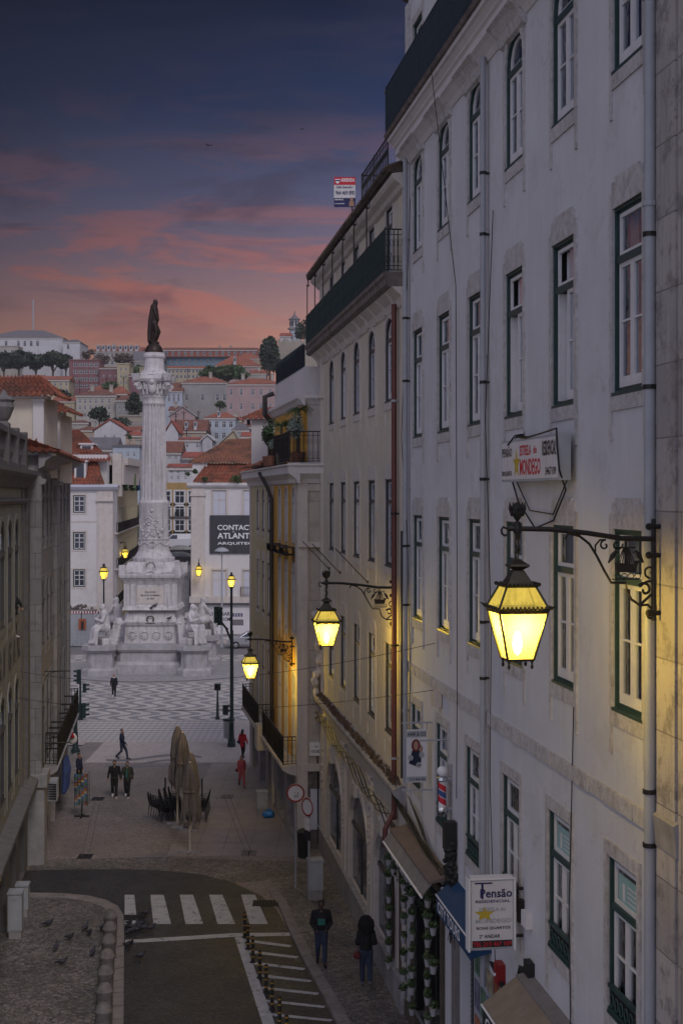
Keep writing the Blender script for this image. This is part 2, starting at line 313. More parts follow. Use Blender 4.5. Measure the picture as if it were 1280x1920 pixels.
# ---------------------------------------------------------------- mesh builder and objects
ORG = {}
def tag(o, label=None, cat=None, group=None, kind=None):
    if label: o['label'] = label
    if cat: o['category'] = cat
    if group: o['group'] = group
    if kind: o['kind'] = kind
    return o
def thing(name, label, cat, loc=(0, 0, 0), group=None, rz=0.):
    o = bpy.data.objects.new(name, None); o.empty_display_size = .3; COL.objects.link(o); o.location = loc; o.rotation_euler = (0, 0, rz)
    ORG[o.name] = Vector(loc) if rz == 0. else None
    return tag(o, label, cat, group)
def local_root(name, label, cat, group=None):
    o = thing(name, label, cat, (0, 0, 0), group); return o
class MB:
    def __init__(s): s.v = []; s.f = []; s.m = []; s.mi = 0
    def add(s, vs, fs):
        b = len(s.v); s.v += [Vector(a) for a in vs]
        for f in fs: s.f.append(tuple(b+i for i in f)); s.m.append(s.mi)
        return s
    def poly(s, pts): return s.add(pts, [tuple(range(len(pts)))])
    def hexa(s, a):  # 8 points: bottom 4, top 4
        return s.add(a, [(3, 2, 1, 0), (4, 5, 6, 7), (0, 1, 5, 4), (1, 2, 6, 5), (2, 3, 7, 6), (3, 0, 4, 7)])
    def box(s, x0, x1, y0, y1, z0, z1):
        return s.hexa([(x0, y0, z0), (x1, y0, z0), (x1, y1, z0), (x0, y1, z0), (x0, y0, z1), (x1, y0, z1), (x1, y1, z1), (x0, y1, z1)])
    def taper(s, cx, cy, z0, z1, a0, b0, a1, b1):
        return s.hexa([(cx-a0, cy-b0, z0), (cx+a0, cy-b0, z0), (cx+a0, cy+b0, z0), (cx-a0, cy+b0, z0), (cx-a1, cy-b1, z1), (cx+a1, cy-b1, z1), (cx+a1, cy+b1, z1), (cx-a1, cy+b1, z1)])
    def fb(s, fr, s0, s1, z0, z1, d0, d1):
        p = fr.p
        return s.hexa([p(s0, z0, d0), p(s1, z0, d0), p(s1, z0, d1), p(s0, z0, d1), p(s0, z1, d0), p(s1, z1, d0), p(s1, z1, d1), p(s0, z1, d1)])
    def prism(s, pts, off):
        n = len(pts); pts = [Vector(p) for p in pts]; q = [p+Vector(off) for p in pts]
        return s.add(pts+q, [tuple(range(n-1, -1, -1)), tuple(range(n, 2*n))]+[(i, (i+1) % n, n+(i+1) % n, n+i) for i in range(n)])
    def sweep(s, fr, prof, s0, s1):  # profile of (d, z) swept along the frame
        a = [fr.p(s0, z, d) for d, z in prof]; b = [fr.p(s1, z, d) for d, z in prof]; n = len(a)
        return s.add(a+b, [tuple(range(n-1, -1, -1)), tuple(range(n, 2*n))]+[(i, (i+1) % n, n+(i+1) % n, n+i) for i in range(n)])
    def tube(s, path, r, n=8, cap=True, sx=1.):
        path = [Vector(p) for p in path]; k = len(path); rr = r if isinstance(r, (list, tuple)) else [r]*k
        vs = []; t0 = None; up = None
        for i, p in enumerate(path):
            t = (path[min(i+1, k-1)]-path[max(i-1, 0)])
            if t.length < 1e-9: t = Vector((0, 0, 1))
            t.normalize()
            if up is None: up = Vector((0, 0, 1)) if abs(t.z) < .9 else Vector((1, 0, 0))
            a = t.cross(up)
            if a.length < 1e-4: a = t.cross(Vector((0, 1, 0)))
            a.normalize(); b = a.cross(t); up = b.cross(a)*0+b
            for j in range(n):
                an = 2*math.pi*j/n; vs.append(p+(a*math.cos(an)*sx+b*math.sin(an))*rr[i])
        fs = [(i*n+j, i*n+(j+1) % n, (i+1)*n+(j+1) % n, (i+1)*n+j) for i in range(k-1) for j in range(n)]
        if cap: fs += [tuple(range(n-1, -1, -1)), tuple((k-1)*n+j for j in range(n))]
        return s.add(vs, fs)
    def lathe(s, c, prof, n=24, sx=1., sy=1., ph=0.):
        c = Vector(c); vs = []; k = len(prof)
        for r, z in prof:
            for j in range(n):
                a = 2*math.pi*(j+ph)/n; vs.append(c+Vector((r*math.cos(a)*sx, r*math.sin(a)*sy, z)))
        fs = [(i*n+j, i*n+(j+1) % n, (i+1)*n+(j+1) % n, (i+1)*n+j) for i in range(k-1) for j in range(n)]+[tuple(range(n-1, -1, -1)), tuple((k-1)*n+j for j in range(n))]
        return s.add(vs, fs)
    def ball(s, c, r, n=10, sc=(1, 1, 1), rot=None):
        c = Vector(c); vs = []; k = n//2+1
        for i in range(1, k):
            th = math.pi*i/k
            for j in range(n):
                a = 2*math.pi*j/n; q = Vector((r*sc[0]*math.sin(th)*math.cos(a), r*sc[1]*math.sin(th)*math.sin(a), r*sc[2]*math.cos(th)))
                if rot: q = rot @ q
                vs.append(c+q)
        t = Vector((0, 0, r*sc[2])); 
        if rot: t = rot @ t
        b = len(vs); vs += [c+t, c-t]
        fs = [(i*n+j, (i+1)*n+j, (i+1)*n+(j+1) % n, i*n+(j+1) % n) for i in range(k-2) for j in range(n)]
        fs += [(b, j, (j+1) % n) for j in range(n)]+[(b+1, (k-2)*n+(j+1) % n, (k-2)*n+j) for j in range(n)]
        return s.add(vs, fs)
    def limb(s, pts, rs, n=8):
        for i, p in enumerate(pts): s.ball(p, rs[i], 8)
        for i in range(len(pts)-1): s.tube([pts[i], pts[i+1]], [rs[i], rs[i+1]], n)
        return s
    def build(s, name, mats, parent=None, smooth=False, label=None, cat=None, group=None, kind=None):
        if not isinstance(mats, (list, tuple)): mats = [mats]
        me = bpy.data.meshes.new(name); o = bpy.data.objects.new(name, me); COL.objects.link(o)
        if parent is not None: org = ORG.get(parent.name) or Vector((0, 0, 0))
        elif kind == 'structure' or not s.v: org = Vector((0, 0, 0))
        else:
            mn = [min(v[i] for v in s.v) for i in range(3)]; mx = [max(v[i] for v in s.v) for i in range(3)]
            org = Vector(((mn[0]+mx[0])/2, (mn[1]+mx[1])/2, mn[2]))
        me.from_pydata([tuple(v-org) for v in s.v], [], s.f)
        for m in mats: me.materials.append(MATS[m])
        me.polygons.foreach_set('material_index', s.m)
        if smooth:
            me.polygons.foreach_set('use_smooth', [True]*len(s.f))
            try: me.set_sharp_from_angle(angle=rad(38))
            except Exception: pass
        me.update(); ORG[o.name] = org
        if parent is not None: o.parent = parent
        else: o.location = org
        return tag(o, label, cat, group, kind)
def organic(mb, name, m, parent, voxel=.02, it=3, **kw):
    o = mb.build(name+'_tmp', m, None, True, kind='structure')
    md = o.modifiers.new('r', 'REMESH'); md.mode = 'VOXEL'; md.voxel_size = voxel; md.use_smooth_shade = True
    if it: ms = o.modifiers.new('s', 'SMOOTH'); ms.iterations = it; ms.factor = .5
    dg = bpy.context.evaluated_depsgraph_get(); dg.update()
    me = bpy.data.meshes.new_from_object(o.evaluated_get(dg))
    bpy.data.objects.remove(o)
    r = MB(); r.v = [v.co.copy() for v in me.vertices]; r.f = [tuple(p.vertices) for p in me.polygons]; r.m = [0]*len(r.f)
    bpy.data.meshes.remove(me)
    return r.build(name, m, parent, True, **kw)
def each(items, fr, name, m, root):
    for it in items:
        b = MB(); b.fb(fr, *it); b.build(name, m, root)
class Fr:
    def __init__(s, O, u, n): s.O = Vector(O); s.u = Vector(u).normalized(); s.n = Vector(n).normalized()
    def p(s, a, z, d=0.): return s.O+s.u*a+s.n*d+UP*z
    def hit(s, x, y, d=0.):
        r = Vector(((x-HX)/F, 1, -(y-HY)/F)); o = s.O+s.n*d
        t = (o-Vector((0, 0, H))).dot(s.n)/r.dot(s.n); q = Vector((0, 0, H))+r*t
        return (q-s.O).dot(s.u), q.z
    def sx(s, x, d=0.): return s.hit(x, 0, d)[0]
def facade(xv, deff, side):
    u = Vector(((xv-HX)/F, 1, 0)).normalized(); n = Vector((-u.y, u.x, 0)) if side > 0 else Vector((u.y, -u.x, 0))
    return Fr((deff, 0, 0), u, n)
def front(Y): return Fr((0, Y, 0), (1, 0, 0), (0, -1, 0))
def dup(root, loc=None, rz=None, label=None, scale=None):
    r = root.copy(); COL.objects.link(r)
    if loc is not None: r.location = loc
    if rz is not None: r.rotation_euler = (0, 0, rz)
    if scale: r.scale = (scale,)*3
    if label: r['label'] = label
    for ch in list(root.children):
        c = ch.copy(); COL.objects.link(c); c.parent = r
        for g in list(ch.children):
            q = g.copy(); COL.objects.link(q); q.parent = c
    return r
def text(s_, fr, s0, s1, z0, z1, d, m, parent, name='lettering', thick=.006, label=None):
    c = bpy.data.curves.new('t', 'FONT'); c.body = s_; c.resolution_u = 2; c.offset = .022
    o = bpy.data.objects.new('t', c); COL.objects.link(o)
    dg = bpy.context.evaluated_depsgraph_get(); dg.update()
    me = bpy.data.meshes.new_from_object(o.evaluated_get(dg)); bpy.data.objects.remove(o)
    vs = [v.co.copy() for v in me.vertices]; fs = [tuple(p.vertices) for p in me.polygons]; bpy.data.meshes.remove(me)
    if not vs: return None
    x0 = min(v.x for v in vs); x1 = max(v.x for v in vs); y0 = min(v.y for v in vs); y1 = max(v.y for v in vs)
    b = MB()
    b.add([fr.p(s0+(v.x-x0)/(x1-x0)*(s1-s0), z0+(v.y-y0)/(y1-y0)*(z1-z0), d) for v in vs], fs)
    o = b.build(name, m, parent); return o
# ---------------------------------------------------------------- facade pieces
def arch_pts(s0, s1, z1, rise, n=8):
    c = (s0+s1)/2; h = (s1-s0)/2; zs = z1-rise
    return [(c-h*math.cos(math.pi*i/n), zs+rise*math.sin(math.pi*i/n)) for i in range(n+1)]
def wall_open(mb, fr, S0, S1, Z0, Z1, ops, depth=.25, d=0.):
    ss = sorted({S0, S1, *[o[0] for o in ops], *[o[1] for o in ops]}); zs = sorted({Z0, Z1, *[o[2] for o in ops], *[o[3] for o in ops]})
    ss = [a for a in ss if S0 <= a <= S1]; zs = [a for a in zs if Z0 <= a <= Z1]
    p = fr.p
    for i in range(len(ss)-1):
        for j in range(len(zs)-1):
            cs = (ss[i]+ss[i+1])/2; cz = (zs[j]+zs[j+1])/2
            if any(o[0] < cs < o[1] and o[2] < cz < o[3] for o in ops): continue
            mb.poly([p(ss[i], zs[j], d), p(ss[i+1], zs[j], d), p(ss[i+1], zs[j+1], d), p(ss[i], zs[j+1], d)])
    for o in ops:
        s0, s1, z0, z1 = o[:4]; rise = o[4] if len(o) > 4 else 0
        if rise:
            a = arch_pts(s0, s1, z1, rise); zz = z1-rise
            k = len(a)//2
            mb.poly([p(x, z, d) for x, z in a[:k+1]]+[p(s0, z1, d)]); mb.poly([p(x, z, d) for x, z in a[k:]]+[p(s1, z1, d)])
            path = [(s0, z0)]+a+[(s1, z0)]
        else: path = [(s0, z0), (s0, z1), (s1, z1), (s1, z0)]
        path.append(path[0])
        for (a0, b0), (a1, b1) in zip(path, path[1:]): mb.poly([p(a0, b0, d), p(a1, b1, d), p(a1, b1, d-depth), p(a0, b0, d-depth)])
    return mb
def fill_arch(mb, fr, s0, s1, z0, z1, rise, d):
    a = arch_pts(s0, s1, z1, rise) if rise else [(s0, z1), (s1, z1)]
    mb.poly([fr.p(s0, z0, d)]+[fr.p(x, z, d) for x, z in a]+[fr.p(s1, z0, d)])
def arch_frame(mb, fr, s0, s1, z0, z1, rise, wd, d0, d1):
    if rise:
        o = [(s0, z0)]+arch_pts(s0, s1, z1, rise)+[(s1, z0)]; i = [(s0+wd, z0+wd)]+arch_pts(s0+wd, s1-wd, z1-wd, rise-wd*.6)+[(s1-wd, z0+wd)]
    else: o = [(s0, z0), (s0, z1), (s1, z1), (s1, z0)]; i = [(s0+wd, z0+wd), (s0+wd, z1-wd), (s1-wd, z1-wd), (s1-wd, z0+wd)]
    n = len(o); p = fr.p
    for k in range(n):
        a, b, c, e = o[k], o[(k+1) % n], i[(k+1) % n], i[k]
        mb.hexa([p(*a, d0), p(*b, d0), p(*c, d0), p(*e, d0), p(*a, d1), p(*b, d1), p(*c, d1), p(*e, d1)])
WK = [0]
def window(fr, s0, s1, z0, z1, root, rise=0, outer='green_frame', sash='white_frame', trans=.68, sur='stone_trim', curtain=None, muntin=True, back=.11, ears=True, apron=.42, open_leaf=False, sill=True, room=True, sw=.13):
    WK[0] += 1
    if curtain is None and room: curtain = (None, 'sides', 'top', 'all', None, 'sides', None)[(WK[0]*5+WK[0]//4) % 7]
    b = MB(); arch_frame(b, fr, s0+.001, s1-.001, z0, z1-.001, rise, .085, -back, -back+.05); arch_frame(b, fr, s0+.002, s1-.002, z0+.001, z1-.002, rise, .04, -back+.05, -.012)
    zt = z0+(z1-z0)*trans; c = (s0+s1)/2
    b.fb(fr, s0+.085, s1-.085, zt, zt+.10, -back, -back+.09)
    if sill: b.fb(fr, s0-.03, s1+.03, z0-.03, z0+.02, -back, .03)
    wn = b.build('window', outer, root)
    b = MB(); arch_frame(b, fr, s0+.085, s1-.085, zt+.1, z1-.085, max(0, rise-.05), .06, -back+.005, -back+.05)
    for a0, a1 in ((s0+.085, c-.004), (c+.004, s1-.085)):
        if open_leaf and a0 > c-.01: 
            b.fb(fr, a1-.05, a1, z0+.1, zt, -back-.4, -back+.05); continue
        arch_frame(b, fr, a0, a1, z0+.09, zt, 0, .065, -back+.005, -back+.055)
        b.fb(fr, a0+.065, a1-.065, z0+.15, z0+.24, -back+.008, -back+.05)
        if muntin: zm = (z0+.2+zt)/2; b.fb(fr, a0+.065, a1-.065, zm-.015, zm+.015, -back+.01, -back+.045)
    b.build('sash', sash, wn)
    b = MB(); fill_arch(b, fr, s0+.1, (c if open_leaf else s1-.1), z0+.12, z1-.1, 0 if open_leaf else max(0, rise-.06), -back+.02)
    b.build('pane', 'glass', wn)
    if curtain:
        b = MB(); k = 14; lo = z0+.15; hi = z1-.12-rise*.5
        if curtain == 'top': lo = zt
        for q in range(k):
            a0 = s0+.1+(s1-s0-.2)*q/k; a1 = s0+.1+(s1-s0-.2)*(q+1)/k
            if curtain == 'sides' and .3 < q/k < .62: continue
            o0 = .03*math.sin(q*2.1); o1 = .03*math.sin((q+1)*2.1)
            b.poly([fr.p(a0, lo, -back-.10+o0), fr.p(a1, lo, -back-.10+o1), fr.p(a1, hi, -back-.10+o1), fr.p(a0, hi, -back-.10+o0)])
        b.build('curtain', 'curtain', wn)
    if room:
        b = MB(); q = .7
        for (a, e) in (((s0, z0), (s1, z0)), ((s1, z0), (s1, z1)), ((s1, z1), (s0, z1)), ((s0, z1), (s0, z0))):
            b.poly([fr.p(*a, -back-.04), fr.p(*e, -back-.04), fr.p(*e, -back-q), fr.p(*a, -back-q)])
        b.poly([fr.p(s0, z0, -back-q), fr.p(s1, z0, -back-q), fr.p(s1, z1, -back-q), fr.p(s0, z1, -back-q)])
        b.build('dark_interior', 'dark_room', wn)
    if sur:
        b = MB(); w_ = sw; e0, e1 = .03+.004*((int(s0*7)) % 2), -.02
        zz = z0-.02
        if rise:
            o = [(s0-w_, zz)]+arch_pts(s0-w_, s1+w_, z1+w_, rise+w_*.5)+[(s1+w_, zz)]; i = [(s0, zz)]+arch_pts(s0, s1, z1, rise)+[(s1, zz)]
            p = fr.p
            for k in range(len(o)-1): b.hexa([p(*o[k], e1), p(*o[k+1], e1), p(*i[k+1], e1), p(*i[k], e1), p(*o[k], e0), p(*o[k+1], e0), p(*i[k+1], e0), p(*i[k], e0)])
            if ears:
                for (sa, sb) in ((s0-w_, s0-w_+.05), (s1+w_-.05, s1+w_)): b.fb(fr, sa, sb, z1-rise, z1+.34, e1, e0-.006)
        else:
            b.fb(fr, s0-w_, s0, zz, z1, e1, e0); b.fb(fr, s1, s1+w_, zz, z1, e1, e0)
            if ears:
                b.fb(fr, s0-w_, s1+w_, z1, z1+.22, e1, e0); b.fb(fr, s0-w_*.1, s1+w_*.1, z1+.22, z1+.38, e1, e0)
                b.fb(fr, s0+.12, s1-.12, z1+.38, z1+.44, e1, e0)
            else: b.fb(fr, s0-w_, s1+w_, z1, z1+.2, e1, e0)
        if apron:
            b.fb(fr, s0-w_+.001, s1+w_-.001, z0-.24, z0-.021, e1, e0-.003); b.fb(fr, s0-w_, s0-w_+.10, z0-.24-apron, z0-.24, e1, e0-.003); b.fb(fr, s1+w_-.10, s1+w_, z0-.24-apron, z0-.24, e1, e0-.003)
        b.build('window_surround', sur, wn)
    return wn
def simple_window(fr, s0, s1, z0, z1, root, frame='white_frame', rise=0, pane='pane_far', d=0., muntin=True, sur=None, inset=.12):
    b = MB(); arch_frame(b, fr, s0, s1, z0, z1, rise, min(.09, (s1-s0)*.1), d-inset, d-inset+.06)
    if muntin:
        if frame == 'green_frame': b.mi = 2; arch_frame(b, fr, s0+.09, s1-.09, z0+.09, z1-.09, max(0, rise-.05), .06, d-inset, d-inset+.05); b.fb(fr, s0+.1, s1-.1, (z0+z1)/2-.15, (z0+z1)/2-.10, d-inset, d-inset+.05)
        c = (s0+s1)/2; zt = z0+(z1-z0)*.66; b.fb(fr, c-.035, c+.035, z0, z1-rise*.2, d-inset, d-inset+.05); b.fb(fr, s0, s1, zt-.035, zt+.035, d-inset, d-inset+.055)
    if sur:
        b.mi = 1; w_ = .16
        b.fb(fr, s0-w_, s0, z0-w_, z1+w_, d-.05, d+.04); b.fb(fr, s1, s1+w_, z0-w_, z1+w_, d-.05, d+.04); b.fb(fr, s0, s1, z1, z1+w_, d-.05, d+.037); b.fb(fr, s0, s1, z0-w_, z0, d-.05, d+.037)
        o = b.build('window', [frame, sur, 'white_frame'], root)
    else: o = b.build('window', [frame, frame, 'white_frame'], root)
    b = MB(); fill_arch(b, fr, s0+.03, s1-.03, z0+.03, z1-.03, rise, d-inset+.02); b.build('pane', pane, o)
    return o
def railing(fr, s0, s1, z0, z1, d, root, m='iron_green', step=.13, ends=(True, True), r=.012, ornate=True, post=1.5, name='railing', din=0.05):
    b = MB(); p = fr.p
    def run(a, c, n):
        for z, rr in ((z1, .022), (z1-.14, .012), (z0+.16, .012), (z0+.05, .015)): b.tube([a+UP*z, c+UP*z], rr, 5)
        for i in range(n+1):
            q = a.lerp(c, i/n); b.tube([q+UP*(z0+.05), q+UP*z1], r, 4, False)
            if ornate and i < n:
                q2 = a.lerp(c, (i+.5)/n); dr = (c-a).normalized(); h_ = (z1-z0)
                for zz in (z0+h_*.3, z0+h_*.68):
                    b.tube([q2+UP*(zz+.10*math.sin(t*math.pi/3))+dr*(.045*math.cos(t*math.pi/3)) for t in range(7)], .007, 3, False)
    A = p(s0, 0, d); B = p(s1, 0, d); run(A, B, max(2, int(abs(s1-s0)/step)))
    if ends[0]: run(p(s0, 0, din), A, max(2, int((d-din)/step)))
    if ends[1]: run(p(s1, 0, din), B, max(2, int((d-din)/step)))
    k = max(1, int(abs(s1-s0)/post))
    for i in range(k+1): q = p(s0+(s1-s0)*i/k, 0, d); b.tube([q+UP*z0, q+UP*(z1+.05)], .02, 5)
    return b.build(name, m, root)
def clad(fr, S0, S1, Z0, Z1, depth, root, m, name='wall'):
    b = MB(); p = fr.p
    b.poly([p(S0, Z0, 0), p(S0, Z0, -depth), p(S0, Z1, -depth), p(S0, Z1, 0)]); b.poly([p(S1, Z0, 0), p(S1, Z0, -depth), p(S1, Z1, -depth), p(S1, Z1, 0)])
    b.poly([p(S0, Z0, -depth), p(S1, Z0, -depth), p(S1, Z1, -depth), p(S0, Z1, -depth)]); b.poly([p(S0, Z1, 0), p(S1, Z1, 0), p(S1, Z1, -depth), p(S0, Z1, -depth)])
    return b
def tile_sheet(b, a0, a1, b0, b1, pitch=.24, course=.38, amp=.055):
    """corrugated tiled slope: a0-a1 is the eave, b0-b1 the ridge"""
    a0, a1, b0, b1 = map(Vector, (a0, a1, b0, b1)); W = max((a1-a0).length, (b1-b0).length); Hh = ((b0+b1)/2-(a0+a1)/2).length
    nu = max(4, int(W/pitch))*4; nv = max(1, int(Hh/course))
    nrm = (a1-a0).cross(b0-a0) if (a1-a0).length > .01 else (b1-b0).cross(b0-a0)
    nrm.normalize(); 
    if nrm.z < 0: nrm = -nrm
    for j in range(nv):
        v0, v1 = j/nv, (j+1)/nv; row = []
        for i in range(nu+1):
            t = i/nu; h_ = amp*math.cos(2*math.pi*i/4)
            jit = RND.uniform(-.008, .008)
            q0 = a0.lerp(a1, t).lerp(b0.lerp(b1, t), v0)+nrm*(h_+.045+jit); q1 = a0.lerp(a1, t).lerp(b0.lerp(b1, t), min(1, v1+.02))+nrm*(h_+jit)
            row += [q0, q1, a0.lerp(a1, t).lerp(b0.lerp(b1, t), v0)+nrm*(h_-.01)]
        b.add(row, [f for i in range(nu) for f in ((3*i, 3*i+3, 3*i+4, 3*i+1), (3*i+2, 3*i+5, 3*i+3, 3*i))])
    return b
def crown(b, c, r, n, size, sc=(1, 1, 1), rnd=RND, clumps=8):
    c = Vector(c); cl = []
    for _ in range(clumps):
        d_ = Vector((rnd.gauss(0, 1), rnd.gauss(0, 1), rnd.gauss(0, 1))).normalized()*rnd.uniform(.25, .72)
        cl.append((Vector((d_.x*r*sc[0], d_.y*r*sc[1], d_.z*r*sc[2])), rnd.uniform(.32, .55)*r))
    for i in range(n):
        o, rr = rnd.choice(cl); d_ = Vector((rnd.gauss(0, 1), rnd.gauss(0, 1), rnd.gauss(0, 1))).normalized()*rr*rnd.uniform(.55, 1.08)
        q = c+o+Vector((d_.x*sc[0], d_.y*sc[1], d_.z*sc[2]*.9)); s_ = size*rnd.uniform(.5, 1.3)
        a = Vector((rnd.gauss(0, 1), rnd.gauss(0, 1), rnd.gauss(0, 1))).normalized(); e = a.cross(Vector((rnd.gauss(0, 1), rnd.gauss(0, 1), .3))).normalized()
        b.add([q-a*s_, q+e*s_*.6, q+a*s_, q-e*s_*.6], [(0, 1, 2, 3)])
    return cl
def tree(name, label, x, y, w_, h_, Y, leaf='leaf_dark', n=900, group=None, trunk=.3, cat='tree', flat=1.):
    """crown centred at photo pixel x,y with width/height in pixels at depth Y"""
    k = Y/F; c = P(x, y, Y); r = w_/2*k*1.25; rz = h_/2*k*1.2; base = Vector((c.x, c.y, c.z-rz-trunk*r*2.2))
    t = thing(name, label, cat, base, group)
    b = MB(); cl = crown(b, c, r, n, max(.14*r, .05), (1, .8, rz/r), clumps=10); b.build('crown', leaf, t)
    b = MB(); top = c-UP*rz*.4; b.tube([base-UP*3, base, top], [.09*r, .08*r, .05*r], 7)
    for o, rr in cl[:5]: b.tube([base.lerp(top, .6), c+o*.8], [.045*r, .015*r], 5)
    b.build('trunk', 'bark', t); return t
# ---------------------------------------------------------------- ground, roads, pavements
def sheet(name, pts, z, m, kind='structure', thick=None):
    b = MB(); pts = [Vector((p[0], p[1], z)) for p in pts]
    if thick: b.prism([p-UP*thick for p in pts], (0, 0, thick))
    else: b.poly(pts)
    return b.build(name, m, None, kind=kind)
def strip(name, a, c, z, m):
    b = MB()
    for i in range(len(a)-1): b.poly([(*a[i][:2], z), (*a[i+1][:2], z), (*c[i+1][:2], z), (*c[i][:2], z)])
    return b.build(name, m, None, kind='structure')
sheet('ground', [(-900, -60), (900, -60), (900, 2600), (-900, 2600)], -.06, 'ground')
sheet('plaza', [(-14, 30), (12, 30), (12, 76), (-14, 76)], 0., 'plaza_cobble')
sheet('square_paving', [(-70, 75.2), (70, 75.2), (70, 118), (-70, 118)], -.004, 'plaza_light')
yb = 83.5; rows = 6
sheet('crossing_rows', [(P(150, 0, 75).x, 76.2), (P(428, 0, 76).x, 76.2), (P(425, 0, 83).x, 83.2), (P(128, 0, 83).x, 83.2)], .004, 'mosaic_rows')
sheet('wave_paving', [(-60, 83.5), (60, 83.5), (60, 117.5), (-60, 117.5)], .002, 'mosaic_wave')
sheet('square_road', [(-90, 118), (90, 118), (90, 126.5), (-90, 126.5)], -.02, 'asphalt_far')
sheet('square_road_left', [(-90, 76.2), (P(150, 0, 80).x-.3, 76.2), (P(140, 0, 83).x-.3, 83.4), (-90, 83.4)], .006, 'asphalt_far')
sheet('far_pavement', [(-90, 126.5), (90, 126.5), (90, 150), (-90, 150)], .08, 'plaza_light', thick=.2)
# street of dark setts with curved edges
top = [G(x, y) for x, y in ((-40, 1634), (55, 1632), (140, 1630), (240, 1630), (320, 1633), (380, 1640), (440, 1656), (490, 1680), (518, 1705), (538, 1740))]
right = [G(x, y) for x, y in ((566, 1800), (600, 1862), (632, 1925), (700, 2060), (860, 2400))]
left = [G(x, y) for x, y in ((230, 2400), (231, 2060), (232, 1920), (233, 1760), (232, 1722), (222, 1706), (200, 1694), (168, 1686), (120, 1681), (55, 1680), (-40, 1682))]
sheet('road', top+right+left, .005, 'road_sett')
off = lambda pts, dx, dy=0: [Vector((p.x+dx, p.y+dy, 0)) for p in pts]
# raised pavement on the left with its kerb
pl = left; kin = [G(x, y) for x, y in ((200, 2400), (205, 2060), (212, 1920), (216, 1765), (214, 1730), (205, 1716), (190, 1706), (165, 1697), (120, 1690), (55, 1689), (-40, 1691))]
sheet('left_pavement', kin+[Vector((-16, G(0, 1690).y, 0)), Vector((-16, 20, 0)), Vector((-4.9, 20, 0))], .11, 'pavement_cobble', thick=.16)
b = MB()
for i in range(len(pl)-1):
    n_ = max(1, int((pl[i+1]-pl[i]).length/.9))
    for j in range(n_):
        t0, t1 = j/n_+.006, (j+1)/n_-.006
        q = [pl[i].lerp(pl[i+1], t0), pl[i].lerp(pl[i+1], t1), kin[i].lerp(kin[i+1], t1), kin[i].lerp(kin[i+1], t0)]
        b.prism([Vector((a.x, a.y, -.05)) for a in q], (0, 0, .172))
b.build('left_kerb', 'kerb', None, kind='structure')
ro = right; rk = [G(x, y) for x, y in ((505, 1650), (535, 1690), (556, 1738), (584, 1795), (620, 1857), (655, 1920), (725, 2060), (895, 2400))]
ri = [G(x, y) for x, y in ((492, 1656), (520, 1695), (538, 1740), (566, 1800), (600, 1862), (632, 1925), (700, 2060), (860, 2400))]
b = MB()
for i in range(len(ri)-1):
    n_ = max(1, int((ri[i+1]-ri[i]).length/.9))
    for j in range(n_):
        t0, t1 = j/n_+.006, (j+1)/n_-.006
        q = [ri[i].lerp(ri[i+1], t0), ri[i].lerp(ri[i+1], t1), rk[i].lerp(rk[i+1], t1), rk[i].lerp(rk[i+1], t0)]
        b.prism([Vector((a.x, a.y, -.05)) for a in q], (0, 0, .15 if i else .08))
b.build('right_kerb', 'kerb', None, kind='structure')
sheet('right_pavement', rk[1:]+[Vector((6.2, 24, 0)), Vector((6.2, 44, 0)), Vector((.8, 45.5, 0))], .09, 'pavement_cobble', thick=.13)
sheet('corner_paving', [G(505, 1650), G(535, 1690), Vector((1.2, 45.5, 0)), Vector((0.6, 50.6, 0)), G(540, 1615), G(300, 1607), G(60, 1612), G(55, 1632), G(240, 1630), G(380, 1640), G(440, 1656)], .0035, 'pavement_cobble')
# slabs, drains and channels of the plaza
b = MB()
for i in range(5):
    for j in range(9):
        x0 = -6.55+i*1.02; y0 = 52.0+j*2.0
        b.box(x0+.012, x0+1.0, y0+.012, y0+1.98, -.03, .0065)
b.build('stone_slabs', 'slab', None, kind='structure')
for (xa, ya, xb, yb2, nm) in ((160, 1605, 184, 1499, 'a'), (466, 1600, 424, 1490, 'b')):
    p0, p1 = G(xa, ya), G(xb, yb2); b = MB(); dr = (p1-p0).normalized(); sd_ = Vector((dr.y, -dr.x, 0))
    for o in (-.13, .11): b.prism([p0+sd_*o, p1+sd_*o, p1+sd_*(o+.025), p0+sd_*(o+.025)], (0, 0, .009))
    b.build('drain_channel', 'stone_dark', None, kind='structure')
def grate(x, y, w_, l_, z, label, n=7):
    c = G(x, y, z); t = thing('drain_grate', label, 'drain', (c.x, c.y, z), 'iron drain grates in the paving')
    b = MB()
    for i in range(n+1): b.box(c.x-w_/2+w_*i/n-.014, c.x-w_/2+w_*i/n+.014, c.y-l_/2, c.y+l_/2, z+.002, z+.014)
    b.box(c.x-w_/2-.03, c.x+w_/2+.03, c.y-l_/2-.03, c.y-l_/2, z+.001, z+.016); b.box(c.x-w_/2-.03, c.x+w_/2+.03, c.y+l_/2, c.y+l_/2+.03, z+.001, z+.016)
    b.build('bars', 'iron', t); b = MB(); b.box(c.x-w_/2, c.x+w_/2, c.y-l_/2, c.y+l_/2, z+.0005, z+.0045); b.build('pit', 'dark_room', t)
grate(160, 1606, .5, .6, 0, 'square iron drain grate at the near end of the left channel')
grate(184, 1498, .5, .6, 0, 'square iron drain grate at the far end of the left channel')
grate(467, 1600, .5, .6, 0, 'square iron drain grate at the near end of the right channel')
grate(426, 1494, .5, .6, 0, 'square iron drain grate at the far end of the right channel')
grate(246, 1721, .9, .5, .006, 'wide iron gutter grate at the left end of the zebra crossing', 12)
grate(506, 1694, 1.1, .6, .006, 'wide iron gutter grate at the right end of the zebra crossing', 12)
